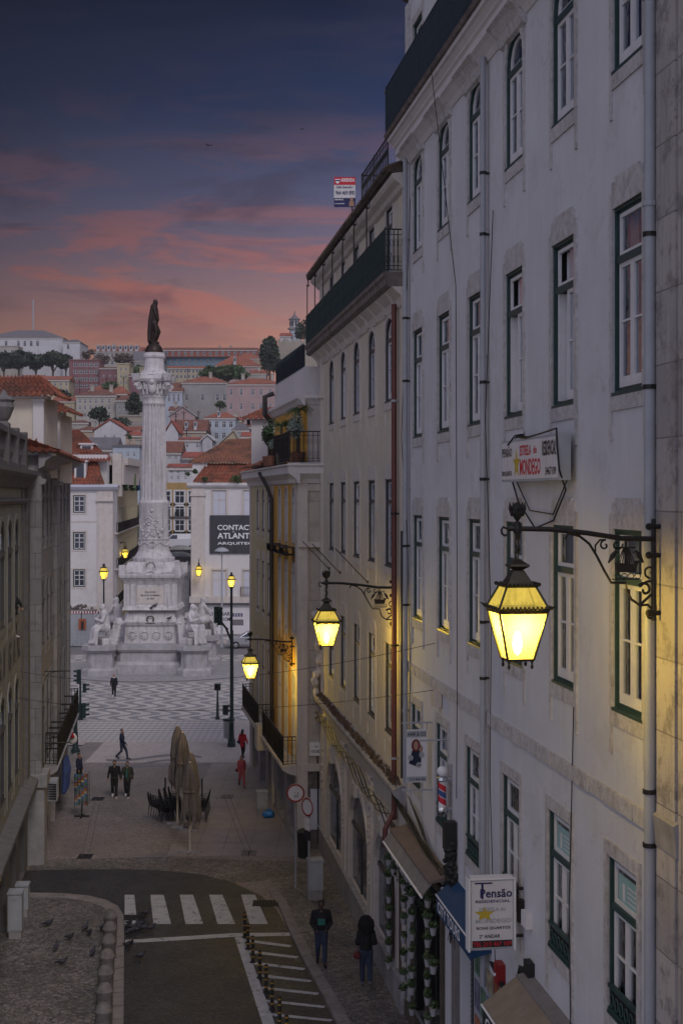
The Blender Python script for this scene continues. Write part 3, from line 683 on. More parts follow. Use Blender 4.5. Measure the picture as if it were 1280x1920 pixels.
# painted markings
mk = MB()
for xt, xb2, wt in ((234, 234, 18), (282, 288, 25), (337, 348, 25), (392, 408, 25), (452, 468, 26)):
    y0, y1 = 1678, 1733
    a = [G(xt, y0), G(xt+wt, y0), G(xb2+wt*1.32, y1), G(xb2, y1)]
    mk.poly([Vector((q.x, q.y, .0095)) for q in a])
mk.build('zebra_crossing', 'road_paint', None, kind='structure')
mk = MB()
for q in ([(235, 1763), (330, 1757), (440, 1750), (548, 1749), (550, 1755), (440, 1757), (330, 1764), (235, 1769)], [(440, 1758), (456, 1758), (530, 1960), (560, 2060), (530, 2060), (505, 1960)]):
    mk.poly([Vector((*G(*a)[:2], .0095)) for a in q])
for i in range(9):
    y = 1764+i*20.5+i*i*.45; x = 458+i*8.2
    mk.poly([Vector((*G(*a)[:2], .0105)) for a in ((x, y-3), (x+90+i*4.5, y+9), (x+85+i*4.5, y+13), (x, y+2))])
mk.build('lane_markings', 'road_paint', None, kind='structure')
# patterned scroll bands on the light paving
mk = MB()
def band(pts, wy):
    for (a, b2) in zip(pts, pts[1:]):
        mk.poly([Vector((*G(a[0], a[1])[:2], .0045)), Vector((*G(b2[0], b2[1])[:2], .0045)), Vector((*G(b2[0], b2[1]+wy)[:2], .0045)), Vector((*G(a[0], a[1]+wy)[:2], .0045))])
def wavy(x0, x1, y, a, ph, k=.035): return [(x0+(x1-x0)*i/24, y+a*math.sin(ph+(x0+(x1-x0)*i/24)*k)) for i in range(25)]
band(wavy(200, 330, 1419, 5, 1.2, .03), 4); band(wavy(198, 340, 1429, 6, 1.2, .03), 4); band(wavy(230, 370, 1438, 3, 2.2, .03), 3); band(wavy(330, 378, 1417, 3, .2, .05), 4); band(wavy(335, 376, 1433, 4, .2, .05), 3)
mk.build('scroll_mosaic', 'mosaic_dark', None, kind='structure')
sheet('light_paving_band', [(-13, 70.2), (12, 70.2), (12, 76.1), (-13, 76.1)], .0025, 'plaza_light')
# ---------------------------------------------------------------- right side: white townhouse with green windows
FR = facade(274, 6.72, 1); uy = FR.u.y
def S(Y): return Y/uy
def s2y(s): return s*uy
wt = thing('white_townhouse', 'long white townhouse with green framed windows filling the right side', 'building', FR.p(S(27), 0, 0))
ops = []; wins = []
for k in range(-1, 6):
    f = 19.95+2.98*k; 
    if k >= 0 or True:
        a, b_2 = S(f-1.2), S(f)
        wins += [(a, b_2, 19.58, 21.98, .52, 'T', k), (a, b_2, 14.96, 17.62, 0, 'B', k), (a, b_2, 10.45, 13.03, 0, 'C', k)]
        a, b_2 = S(f-1.0), S(f+.22)
        if f < 34: wins.append((a, b_2, 6.02, 8.30, 0, 'D', k))
        else: wins.append((a, b_2, 6.3, 8.3, 0, 'D', k))
ops = [(w_[0], w_[1], w_[2], w_[3], w_[4]) for w_ in wins if w_[6] >= 0]
# ground floor openings
gops = [(S(31.2), S(37.3-1.6), .25, 4.55), (S(26.3), S(29.6), 0.1, 4.2), (S(24.2), S(25.6), .1, 3.7), (S(19.2), S(23.4), .1, 4.0)]
b = MB(); wall_open(b, FR, S(18.2), S(35.75), -.2, 22.3, ops+gops, .24)
c_ = clad(FR, S(18.35), S(35.75), -.2, 22.3, 12, wt, None); b.add(c_.v, c_.f)
b.build('wall', 'plaster_white', wt)
b = MB()
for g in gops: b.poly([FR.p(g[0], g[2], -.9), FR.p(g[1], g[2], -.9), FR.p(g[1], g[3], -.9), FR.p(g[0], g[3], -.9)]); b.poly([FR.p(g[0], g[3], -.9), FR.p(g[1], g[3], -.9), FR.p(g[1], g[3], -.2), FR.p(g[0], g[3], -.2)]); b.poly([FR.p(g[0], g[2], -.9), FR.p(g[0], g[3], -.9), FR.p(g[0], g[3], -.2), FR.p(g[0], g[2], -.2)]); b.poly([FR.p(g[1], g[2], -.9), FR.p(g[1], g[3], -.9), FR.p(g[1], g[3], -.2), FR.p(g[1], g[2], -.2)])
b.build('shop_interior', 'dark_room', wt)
CU = {('B', 0): 'sides', ('B', 1): 'sides', ('B', 2): 'all', ('C', 2): 'top', ('C', 1): 'top', ('T', 2): None, ('C', 3): 'sides', ('D', 1): 'sides', ('B', 4): 'sides', ('C', 4): 'top', ('T', 1): 'all', ('C', 0): None}
for (a, b_2, z0, z1, rise, row, k) in wins:
    if k < 0: continue
    wn = window(FR, a, b_2, z0, z1, wt, rise, curtain=CU.get((row, k)), sur='stone_trim', open_leaf=(row == 'B' and k in (1, 2)), ears=(row != 'D'), apron=(.42 if row != 'D' else .5), trans=.70 if row != 'D' else .66)
    if row == 'D':
        b = MB(); b.fb(FR, a+.05, b_2-.05, z0+.02, z0+.34, -.05, -.03)
        b.build('panel', 'dark_room', wn)
        b = MB()
        for q in range(6):
            sx = a+.12+(b_2-a-.24)*q/5; b.tube([FR.p(sx+.07*math.cos(t*.9), z0+.18+.1*math.sin(t*.9), -.01) for t in range(8)], .014, 4, False)
        b.fb(FR, a+.01, b_2-.01, z0+.36, z0+.41, -.05, .02); b.fb(FR, a+.01, b_2-.01, z0+.03, z0+.07, -.05, .02); b.build('guard_rail', 'green_frame', wn)
        if k in (0, 1):
            b = MB(); b.fb(FR, a+.2, b_2-.2, z0+1.62, z1-.22, -.088, -.084); st = b.build('sticker', 'poster_tint' if 'poster_tint' in MATS else 'sign_white', wn)
            fT = Fr(FR.O, -FR.u, FR.n)
            b = MB()
            for q in range(4): b.fb(FR, a+.32, b_2-.55, z0+1.72+q*.07, z0+1.74+q*.07, -.084, -.082)
            b.fb(FR, b_2-.46, b_2-.36, z0+1.7, z0+1.95, -.084, -.082); b.build('sticker_print', 'white_frame', wn)
b = MB()
for j in range(27):                                   # worn stone string course
    s0 = S(18.4)+(S(35.7)-S(18.4))*j/27; s1 = S(18.4)+(S(35.7)-S(18.4))*(j+1)/27-.012
    b.fb(FR, s0, s1, 9.03+.01*(j % 2), 9.27, -.02, .05+.006*((j*5) % 3))
b.build('string_course', 'stone_trim', wt)
b = MB(); b.sweep(FR, [(-.02, 22.02), (.03, 22.02), (.10, 22.12), (.22, 22.22), (.30, 22.26), (.30, 22.42), (.36, 22.46), (.36, 22.50), (.44, 22.58), (.50, 22.6), (.50, 22.70), (-.02, 22.74)], S(18.35), S(35.8))
b.build('cornice', 'plaster_pale', wt)
b = MB(); b.sweep(FR, [(-.02, 22.70), (.56, 22.70), (.60, 22.78), (-.02, 22.80)], S(18.3), S(35.85)); b.build('balcony_slab', 'fascia_dirty', wt)
for k in range(0, 6):                                  # cove broken by a raised block above each arch
    f = 19.95+2.98*k; b = MB(); b.sweep(FR, [(.0, 21.86), (.08, 21.9), (.14, 22.05), (.26, 22.2), (.34, 22.255), (.0, 22.27)], S(f-1.42), S(f+.22)); b.build('cornice_bracket', 'stone_trim', wt)
railing(FR, S(18.4), S(35.75), 22.80, 23.98, .55, wt, 'iron_blue', .075, (False, True), .014, True, 2.)
b = MB(); clad_ = clad(FR, S(18.35), S(35.6), 22.3, 26.2, 8, wt, None); b.add(clad_.v, clad_.f)
wall_open(b, FR, S(18.35), S(35.6), 22.74, 26.2, [(S(f-1.2), S(f), 22.9, 25.3) for f in [19.95+2.98*k for k in range(6)]], .24); b.build('attic_wall', 'plaster_white', wt)
for k in (4, 5): f = 19.95+2.98*k; window(FR, S(f-1.2), S(f), 22.9, 25.3, wt, 0, curtain='all', ears=False, apron=0, sw=.1)
b = MB(); b.sweep(FR, [(-.02, 26.2), (.12, 26.25), (.15, 26.35), (-.02, 26.4)], S(18.3), S(35.75)); b.build('roof', 'tile_moss', wt)
b = MB()
for s_ in (S(35.5), ): b.fb(FR, s_-.28, s_, 22.8, 26.0, 0, .10)
b.build('corner_strip', 'stone_trim', wt)
# stone pilaster and neighbouring stone building at the near end
st = thing('stone_corner_building', 'weathered ashlar stone pilaster at the right edge of the street', 'building', FR.p(S(17.5), 0, 0))
b = MB(); b.fb(FR, S(17.50), S(18.18), -.2, 26, -.5, .06); b.fb(FR, S(17.42), S(17.50), -.2, 26, -.5, .0); b.fb(FR, S(9), S(17.42), -.2, 26, -6, .05); b.build('wall', 'ashlar_near', st)
b = MB()
for z in (9.15,): b.sweep(FR, [(0, z-.25), (.08, z-.2), (.09, z), (.12, z+.2), (0, z+.26)], S(17.4), S(18.2))
b.build('moulding', 'stone_grey', st)
# ---------------------------------------------------------------- right side: cream building with the long balcony
cb = thing('cream_townhouse', 'cream townhouse with long iron balcony and carved arches at street level', 'building', FR.p(S(45), 0, 0))
ops = []; ws = []
for k in range(5):
    n_ = 37.65+2.97*k; a, b_2 = S(n_), S(n_+1.3)
    ws += [(a, b_2, 16.12, 18.42, .5), (a, b_2, 11.56, 13.97, 0), (a, b_2, 6.95, 9.42, 0), (a+.1, b_2-.1, 19.45, 21.5, 0)]
ops = ws[:]
arches = [(S(37.0), S(40.5)), (S(41.8), S(45.6)), (S(47.3), S(51.2))]
ao = [(a, b_2, .95, 4.1, 1.45) for a, b_2 in arches]
b = MB(); wall_open(b, FR, S(35.8), S(53.5), 5.6, 21.75, ops, .26); clad_ = clad(FR, S(35.8), S(53.5), -.2, 21.75, 12, cb, None); b.add(clad_.v, clad_.f); b.build('wall', 'plaster_cream', cb)
b = MB(); wall_open(b, FR, S(35.78), S(53.0), -.2, 5.6, ao, .10, .02); b.build('ground_floor_wall', 'stone_light', cb)
for i, (a, b_2, z0, z1, rise) in enumerate(ws):
    window(FR, a, b_2, z0, z1, cb, rise, outer='dark_frame', sash='grey_frame' if i % 3 else 'white_frame', sur='stone_light', back=.12, ears=z0 < 15, apron=(.4 if z0 < 19 else 0), trans=.72, sw=.15, curtain='top' if i % 4 == 1 else None)
for (a, b_2) in arches:
    b = MB(); pth = [(a-.22, .9)]+arch_pts(a-.22, b_2+.22, 4.34, 1.66, 14)+[(b_2+.22, .9)]; inn = [(a, .9)]+arch_pts(a, b_2, 4.1, 1.45, 14)+[(b_2, .9)]
    p = FR.p
    for k in range(len(pth)-1): b.hexa([p(*pth[k], 0), p(*pth[k+1], 0), p(*inn[k+1], 0), p(*inn[k], 0), p(*pth[k], .11), p(*pth[k+1], .11), p(*inn[k+1], .08), p(*inn[k], .08)])
    c = (a+b_2)/2; b.fb(FR, c-.14, c+.14, 4.02, 4.75, 0, .2); b.lathe(FR.p(c, 4.5, .2), [(.06, -.06), (.06, .06)], 8)
    ar = b.build('arch', 'stone_light', cb)
    b = MB(); fill_arch(b, FR, a, b_2, .95, 4.1, 1.45, -.07); b.build('shop_window', 'shop_glass', ar)
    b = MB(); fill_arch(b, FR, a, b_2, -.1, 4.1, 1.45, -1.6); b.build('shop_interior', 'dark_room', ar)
    b = MB(); b.fb(FR, a+.02, b_2-.02, 2.75, 2.87, -.07, -.03); b.fb(FR, c-.04, c+.04, .95, 2.8, -.07, -.035); b.build('shop_frame', 'dark_frame', ar)
b = MB(); b.fb(FR, S(35.9), S(53.5), -.2, .93, .02, .14); b.fb(FR, S(35.9), S(53.5), .93, .98, .0, .19); b.build('plinth', 'stone_grey', cb)
b = MB()                                               # carved relief between the arches
for c in (S(41.2), S(46.6), S(52.0)):
    b = MB()
    b.fb(FR, c-.26, c+.26, .98, 1.9, .02, .1); b.fb(FR, c-.32, c-.26, .98, 5.2, .02, .12); b.fb(FR, c+.26, c+.32, .98, 5.2, .02, .12); b.fb(FR, c-.32, c+.32, 5.1, 5.25, .02, .16)
    for i in range(46): z = 2.0+i*.064; b.ball(FR.p(c+RND.uniform(-.18, .18)*(1-.4*abs((z-3.4)/1.6)), z, .06), RND.uniform(.05, .11), 6, (1, 1, 1))
    b.build('carved_relief', 'stone_light', cb)
b = MB(); b.sweep(FR, [(0, 5.45), (.12, 5.5), (.18, 5.62), (.3, 5.72), (.34, 5.8), (.34, 5.9), (.1, 6.0), (0, 6.05)], S(35.9), S(53.7)); b.build('cornice', 'stone_grey', cb)
b = MB()
for i in range(1100): s_ = RND.uniform(S(36), S(53.5)); q = FR.p(s_, 5.96+RND.uniform(0, .05), RND.uniform(.05, .3)); z = Vector((RND.uniform(-.05, .05), RND.uniform(-.05, .05), RND.uniform(.03, .14))); e = Vector((.03, .02, .0)); b.add([q-e, q+e, q+z], [(0, 1, 2)])
tag(b.build('weeds', 'leaf_dry', None), 'dry brown weeds growing along the stone ledge of the cream building', 'weeds', kind='stuff')
b = MB()                                               # carved ornament hanging at the far corner
for i in range(70):
    z = 5.6+i*.05; q = FR.p(S(52.75)+RND.uniform(-.1, .12), z, .14+RND.uniform(-.06, .1)+(.14 if 5.9 < z < 6.8 or z > 8.6 else .0)); b.ball(q, RND.uniform(.06, .15), 6)
organic(b, 'corner_ornament', 'stone_light', cb, .04, 1)
b = MB(); b.fb(FR, S(52.6), S(52.98), -.2, 21.6, -.2, .10); b.fb(FR, S(52.5), S(53.0), 17.2, 17.35, -.2, .2); b.fb(FR, S(52.55), S(53.0), 17.35, 17.5, -.2, .15); b.build('corner_pilaster', 'stone_light', cb)
each([(S(35.80), S(36.15), 6.0, 21.6, -.1, .06)], FR, 'corner_pilaster', 'stone_light', cb)
b = MB(); b.sweep(FR, [(0, 18.46), (.05, 18.5), (.1, 18.7), (.3, 18.88), (.36, 18.93), (0, 18.95)], S(36.0), S(53.8)); b.build('balcony_cove', 'stone_light', cb)
b = MB(); b.sweep(FR, [(0, 18.93), (.40, 18.93), (.50, 19.0), (.50, 19.16), (.56, 19.22), (.56, 19.32), (0, 19.34)], S(36.05), S(54.0)); b.build('balcony_slab', 'fascia_dirty', cb)
for k in range(12):
    b = MB(); s_ = S(37.0+k*1.48); b.sweep(FR, [(0, 18.5), (.12, 18.52), (.2, 18.72), (.38, 18.9), (0, 18.93)], s_, s_+.16); b.build('console', 'stone_light', cb)
rl = railing(FR, S(36.15), S(53.9), 19.34, 20.45, .50, cb, 'iron_green', .10, (True, True), .013, True, 1.5)
b = MB()
for k in range(7):                                     # iron posts with arched hoops
    b = MB()
    s_ = S(39.2+k*2.4); q = FR.p(s_, 20.4, .5); b.tube([q, q+UP*1.15], .02, 5)
    b.tube([q+UP*1.05+(FR.u*(.05+.48*t)*-1)+UP*(.42*math.sin(math.pi*(t*.92+.04))) for t in [i/8 for i in range(9)]], .014, 5)
    b.ball(q+UP*1.2-FR.u*.1, .045, 6)
    b.build('trellis_post', 'iron', cb)
b = MB(); b.sweep(FR, [(0, 21.45), (.1, 21.5), (.16, 21.6), (.3, 21.68), (.36, 21.76), (.36, 21.85), (0, 21.9)], S(35.9), S(53.7)); b.build('eaves_cornice', 'stone_light', cb)
b = MB(); b.sweep(FR, [(-.2, 21.88), (.46, 21.88), (.50, 21.95), (.46, 22.02), (-.2, 22.1)], S(35.9), S(53.9))
n_ = 60
for i in range(n_):
    s_ = S(35.95)+(S(53.85)-S(35.95))*i/n_; b.tube([FR.p(s_, 21.98, .54), FR.p(s_, 22.25, -.2), FR.p(s_, 23.6, -3.5)], .07, 6)
b.sweep(FR, [(-.2, 22.04), (-4, 23.6), (-8, 22.0)], S(35.9), S(53.9)); b.build('roof', 'tile_moss', cb)
# dormer and little roof terrace above the eaves
b = MB(); b.fb(FR, S(36.2), S(37.4), 21.9, 24.45, -1.2, -.02); b.build('dormer_wall', 'plaster_pale', cb)
b = MB(); tile_sheet(b, FR.p(S(36.0), 24.4, .22), FR.p(S(37.75), 24.4, .22), FR.p(S(36.0), 24.95, -.9), FR.p(S(37.6), 24.95, -.9)); b.fb(FR, S(36), S(37.7), 24.3, 24.4, -1.2, .2); b.build('dormer_roof', 'tile_moss', cb)
railing(FR, S(38.0), S(42.6), 22.1, 23.35, .10, cb, 'iron', .25, (False, True), .012, True, 2., 'roof_railing', din=-.9)
sg = thing('letting_sign', 'red white and blue letting board beside the roof railing', 'sign', P(645, 388, 42.8))
fs = front(42.8); x0, x1 = P(626, 0, 42.8).x, P(666, 0, 42.8).x; zt, zb = zat(332, 42.8), zat(388, 42.8); hz = zt-zb
b = MB(); b.fb(fs, x0, x1, zb, zt, -.03, 0); b.build('board', 'sign_white', sg)
b = MB(); b.fb(fs, x0, x1, zb+hz*.74, zt-.001, 0, .006); b.build('red_band', 'letter_red', sg)
b = MB(); b.fb(fs, x0, x1, zb+.001, zb+hz*.30, 0, .006); b.build('blue_band', 'letter_navy', sg)
text('ARRENDA', fs, x0+.21, x1-.02, zb+hz*.84, zb+hz*.96, .010, 'letter_white', sg); text('Sofia Guerreiro', fs, x0+.08, x1-.08, zb+hz*.62, zb+hz*.71, .006, 'letter_navy', sg)
text('964 469 890', fs, x0+.05, x1-.03, zb+hz*.40, zb+hz*.55, .006, 'letter_navy', sg); text('RE/MAX', fs, x0+.03, x0+.3, zb+hz*.22, zb+hz*.27, .010, 'letter_white', sg); text('219 604 876', fs, x0+.03, x0+.32, zb+hz*.09, zb+hz*.13, .010, 'letter_white', sg)
b = MB(); cx = x0+.11; 
b.prism([fs.p(cx-.08, zb+hz*.93, .007), fs.p(cx+.08, zb+hz*.93, .007), fs.p(cx+.06, zb+hz*.83, .007), fs.p(cx, zb+hz*.77, .007), fs.p(cx-.06, zb+hz*.83, .007)], (0, -.004, 0)); b.build('balloon_emblem', 'letter_white', sg)
b = MB(); b.prism([fs.p(cx-.078, zb+hz*.90, .012), fs.p(cx+.078, zb+hz*.90, .012), fs.p(cx+.07, zb+hz*.86, .012), fs.p(cx-.07, zb+hz*.86, .012)], (0, -.003, 0)); b.build('emblem_stripe', 'letter_navy', sg)
b = MB(); b.prism([fs.p(x1-.2, zb+.02, .008), fs.p(x1-.03, zb+.02, .008), fs.p(x1-.05, zb+.18, .008), fs.p(x1-.18, zb+.18, .008)], (0, -.004, 0)); b.lathe(fs.p(x1-.115, zb+.24, .01), [(.045, -.05), (.045, .05)], 8, 1, .1); b.build('portrait', 'skin', sg)
b = MB(); b.tube([fs.p(x1-.1, zb-.15, -.05), fs.p(x1-.1, zt, -.05)], .02, 5); b.build('post', 'iron', sg)
# drain pipes
def pipe(label, s_, z0, z1, r, m, d=.14, group=None, brackets=(), elbow=None):
    t = thing('drainpipe', label, 'drainpipe', FR.p(s_, z0, d), group); b = MB()
    b.tube([FR.p(s_, z0, d), FR.p(s_, z1, d)]+([elbow] if elbow else []), r, 10); b.build('pipe', m, t, True)
    for i, z in enumerate(brackets):
        b = MB(); b.tube([FR.p(s_, z, d), FR.p(s_, z+.06, d)], r*1.22, 10); b.fb(FR, s_-.03, s_+.03, z+.01, z+.05, 0, d); b.build('bracket', 'iron' if i % 3 else 'pipe_grey', t)
zz = [6.4, 8.9, 9.6, 12.0, 14.9, 16.9, 17.3, 20.0]
pipe('grey drainpipe beside the stone pilaster, nearest the viewer', S(18.19), .1, 22.2, .075, 'pipe_grey', .13, 'grey drainpipes on the white building', zz+[4.5])
pipe('grey drainpipe in the middle of the white wall, passing left of the long hotel sign', S(27.2), 3.9, 22.1, .06, 'pipe_grey', .12, 'grey drainpipes on the white building', [5, 9.9, 11.0, 12.3, 13.8, 15.7, 16.2, 18.6, 19.8])
pipe('slim grey drainpipe at the far end of the white wall', S(35.35), 6.2, 22.1, .065, 'pipe_grey', .12, 'grey drainpipes on the white building', [8, 10.7, 12.2, 13.7, 16.4, 18, 20])
pipe('rust red drainpipe at the joint of the cream and white buildings', S(36.9), 4.9, 18.6, .075, 'pipe_red', .13, None, [6.5, 9.5, 13, 16])
pipe('thin black cable pipe beside the grey pipe at the building joint', S(35.9), 6.2, 12.6, .045, 'pipe_dark', .10)
b = MB(); b.tube([FR.p(S(36.9), 5.1, .13), FR.p(S(36.7), 4.7, .40), FR.p(S(36.7), 4.3, .42), FR.p(S(37.6), 4.0, .20)], .07, 10)
tag(b.build('drainpipe', 'pipe_red', None, True), 'crooked rust red pipe stepping over the stone ledge', 'drainpipe')
# ---------------------------------------------------------------- right side: ochre corner building
FY = facade(185, 7.64, 1)
def SY(Y): return Y/FY.u.y
oc = thing('ochre_corner_building', 'tall ochre and stone corner building with a planted roof terrace', 'building', FY.p(SY(58), 0, 0))
E0, E1 = SY(53.0), SY(69.7); mid = SY(60.6)
wy = [(SY(y)-.9, SY(y)-.05) for y in (54.75, 56.9, 58.9)]; wb = [(SY(y)-1.0, SY(y)) for y in (62.7, 64.7, 66.9)]
rowsz = [(11.9, 13.85, .45), (8.15, 10.5, 0), (3.2, 6.6, 0)]
oy = [(a, c, z0, z1, r) for a, c in wy for z0, z1, r in rowsz]; ob = [(a, c, z0, z1, r) for a, c in wb for z0, z1, r in rowsz]
b = MB(); wall_open(b, FY, E0+.55, mid, 3.0, 14.2, oy, .2); b.build('ochre_wall', 'plaster_ochre', oc)
b = MB(); wall_open(b, FY, mid, E1, 3.0, 14.2, ob, .2); b.build('pale_wall', 'plaster_yellow', oc)
for (a, c, z0, z1, r) in oy+ob: window(FY, a, c, z0, z1, oc, r, outer='grey_frame' if a < mid else 'dark_frame', sash='white_frame', sur='stone_light', back=.08, ears=z0 < 11 and z0 > 5, apron=.3 if z0 > 5 else 0, sw=.09, room=True, muntin=False)
each([(E0, E0+.54, -.1, 14.2, -.4, .06), (mid-.05, mid+.4, 0, 14.2, -.2, .05), (E1-.5, E1, 0, 14.2, -.3, .06)], FY, 'pilaster', 'stone_light', oc)
P0 = FY.p(E0, 0, 0); fs = Fr((P0.x, P0.y, 0), (1, 0, 0), (0, -1, 0))
b = MB(); b.box(P0.x, P0.x+8, P0.y, P0.y+12, 3.0, 14.2); b.v = [Vector((v.x+(0 if v.y < P0.y+1 else .0), v.y, v.z)) for v in b.v]; b.build('side_wall', 'ashlar_side', oc)
b = MB(); b.fb(fs, -.02, .35, -.1, 14.2, 0, .07); b.fb(fs, .0, 6, 11.55, 11.75, 0, .2); b.fb(fs, -.02, 6, 13.7, 13.95, 0, .06); b.fb(fs, 0, 6, 3.0, 3.28, 0, .12); b.build('side_trim', 'stone_light', oc)
b = MB(); prof = [(0, 13.95), (.1, 14.0), (.16, 14.15), (.34, 14.3), (.42, 14.36), (.42, 14.62), (.5, 14.66), (.5, 14.72), (0, 14.78)]
b.sweep(FY, prof, E0-.4, E1+.4); b.sweep(fs, prof, -.38, 8); b.fb(FY, E0, E1, 14.2, 14.7, -9, 0); b.build('cornice', 'plaster_pale', oc)
railing(FY, E0-.3, SY(59.2), 14.78, 15.95, .38, oc, 'iron', .1, (False, True), .012, True, 1.2, 'terrace_railing')
railing(fs, -.35, 5.5, 14.78, 15.95, .32, oc, 'iron', .18, (False, False), .012, True, 1.2, 'terrace_railing')
q0 = FY.p(E0+.9, 0, -.35); fa = Fr((q0.x, q0.y, 0), (1, 0, 0), (0, -1, 0)); fb_ = Fr((q0.x, q0.y, 0), FY.u, FY.n); AL = SY(63)-E0-.9
b = MB(); b.fb(fb_, 0, AL, 14.7, 17.25, -8, 0); b.build('attic_wall', 'plaster_ochre', oc)
b = MB(); b.fb(fa, .12, 7, 14.7, 17.25, -.1, .06); b.build('attic_facing', 'stone_light', oc)
pr_ = [(0, 17.0), (.1, 17.05), (.2, 17.2), (.3, 17.3), (.3, 17.42), (0, 17.45)]
b = MB(); b.sweep(fa, pr_, -.28, 8); b.sweep(fb_, pr_, -.28, AL+.3); b.build('attic_cornice', 'plaster_pale', oc)
b = MB(); b.fb(fb_, .02, AL, 17.40, 18.55, -8, -.03); b.build('roof_parapet', 'plaster_pale', oc)
b = MB(); b.fb(fb_, .6, AL, 18.55, 19.45, -.12, -.06)
for i in range(24): b.fb(fb_, .6+i*(AL-.6)/24, .66+i*(AL-.6)/24, 18.5, 19.5, -.06, -.02)
b.build('blue_screen', 'iron_blue', oc)
b = MB(); b.tube([FY.p(SY(63.2), 16.2, -.2), FY.p(SY(63.2), 16.9, -.2), FY.p(SY(62.9), 17.2, .1), FY.p(SY(62.9), 18.0, .1), FY.p(SY(62.9), 18.15, -.3)], .12, 8); b.build('stove_pipe', 'pipe_dark', oc, True)
b = MB(); tile_sheet(b, FY.p(SY(60.5), 14.85, .55), FY.p(E1+.4, 14.85, .55), FY.p(SY(60.5), 15.7, -1.5), FY.p(E1, 15.7, -1.5)); q = P(478, 772, 68)
tile_sheet(b, (q.x-.4, 65, zat(787, 66)), (q.x+1.6, 65, zat(787, 66)), (q.x+.6, 66.5, zat(764, 66)), (q.x+1.6, 66.5, zat(762, 66))); b.build('roof', 'tile', oc)
b = MB(); b.box(q.x+.0, q.x+1.5, 65.3, 67, 14.8, zat(787, 66)); b.build('dormer_wall', 'plaster_pale', oc)
# ground floor with shop fronts
b = MB(); gp = [(SY(y0), SY(y1), .1, 2.65) for y0, y1 in ((54.3, 56.2), (57.0, 59.2), (60.2, 62.2), (63.4, 65.4), (66.4, 68.6))]
wall_open(b, FY, E0+.01, E1, -.1, 3.0, gp, .5, .02); b.build('ground_floor_wall', 'stone_grey', oc)
for (a, c, z0, z1) in gp:
    b = MB(); b.fb(FY, a, c, z0, z1, -.6, -.5); b.build('shop_door', 'dark_room', oc); b = MB(); arch_frame(b, FY, a, c, z0, z1, 0, .1, -.5, -.4); b.fb(FY, a, c, 2.1, 2.2, -.5, -.42); b.build('shop_frame', 'dark_frame', oc)
b = MB(); b.box(P0.x+.3, P0.x+6, P0.y+.02, P0.y+.3, -.1, 3.0); b.build('side_ground_wall', 'stone_dark', oc)
b = MB(); b.box(P0.x-.05, P0.x+.32, P0.y-.1, P0.y+.4, -.1, 3.0); b.box(P0.x+.95, P0.x+1.3, P0.y-.08, P0.y+.2, -.1, 3.0); b.build('door_pier', 'stone_light', oc)
b = MB(); b.box(P0.x+.45, P0.x+.95, P0.y-.02, P0.y+.04, 0.75, 2.3); b.build('notice_window', 'poster_sky' if 'poster_sky' in MATS else 'blind_pale', oc)
b = MB(); b.sweep(FY, [(0, 2.75), (.3, 2.82), (.55, 2.95), (.60, 3.0), (.60, 3.12), (0, 3.16)], E0+.2, E1-1.2); b.build('balcony_slab', 'stone_light', oc)
railing(FY, E0+.3, SY(60.0), 3.16, 4.25, .55, oc, 'iron', .13, (True, True), .014, True, 1.4); railing(FY, SY(61.5), E1-1.4, 3.16, 4.25, .55, oc, 'iron', .13, (True, True), .014, True, 1.4)
for a, c in wy:
    b = MB(); 
    for t in range(2): b.fb(FY, a-.1, c+.1, 11.2+t*.28, 11.23+t*.28, 0, .5)
    for t in range(6): s_ = a-.1+(c-a+.2)*t/5; b.tube([FY.p(s_, 11.2, .48), FY.p(s_, 11.5, .5)], .015, 4); b.tube([FY.p(s_, 11.2, 0), FY.p(s_, 11.2, .48)], .012, 4)
    b.build('planter_guard', 'iron', oc)
b = MB(); b.tube([FY.p(SY(61.6), 14.5, .5), FY.p(SY(60.5), 13.9, .3), FY.p(SY(60.4), 13.4, .12), FY.p(SY(60.4), 3, .12)], .085, 8); b.build('drainpipe', 'pipe_dark', oc, True)
sgp = thing('street_plaque', 'small white street name plaque on the corner wall', 'sign', (P0.x+.6, P0.y-.1, 4)); fq = Fr((P0.x, P0.y-.14, 0), (1, 0, 0), (0, -1, 0))
b = MB(); b.fb(fq, .42, .84, 3.6, 4.1, -.14, .02); b.build('plate', 'white_paint', sgp); text('RUA', fq, .62, .74, 3.92, 3.99, .024, 'letter_black', sgp); text('1 DE DEZ', fq, .46, .82, 3.72, 3.82, .024, 'letter_black', sgp)
# roof terrace plants
def pot_plant(label, x, y, Y, w_, h_, leaf, n, size, group='potted plants on the roof terrace'):
    k = Y/F; c = P(x, y, Y); t = thing('potted_plant', label, 'plant', (c.x, c.y, 14.75), group)
    b = MB(); b.lathe((c.x, c.y, 14.75), [(.18, 0), (.26, .42), (.22, .42)], 12); b.build('pot', 'tile_old', t)
    b = MB(); cl = crown(b, c, w_/2*k, n, size, (1, .9, h_/w_)); b.build('foliage', leaf, t)
    b = MB(); b.tube([(c.x, c.y, 15.0), c], .03, 5); [b.tube([c-UP*.3, c+o], .012, 4) for o, r in cl]; b.build('stem', 'bark', t)
pot_plant('pale leaved bushy plant in a pot behind the terrace rail', 556, 800, 53.6, 40, 66, 'leaf_pale', 900, .05)
pot_plant('dark low shrub at the far end of the terrace rail', 503, 815, 58.5, 30, 50, 'leaf_dark', 700, .06)
pot_plant('small pale flowered plant beside the far shrub', 510, 832, 57.5, 18, 26, 'leaf_pale', 300, .04)
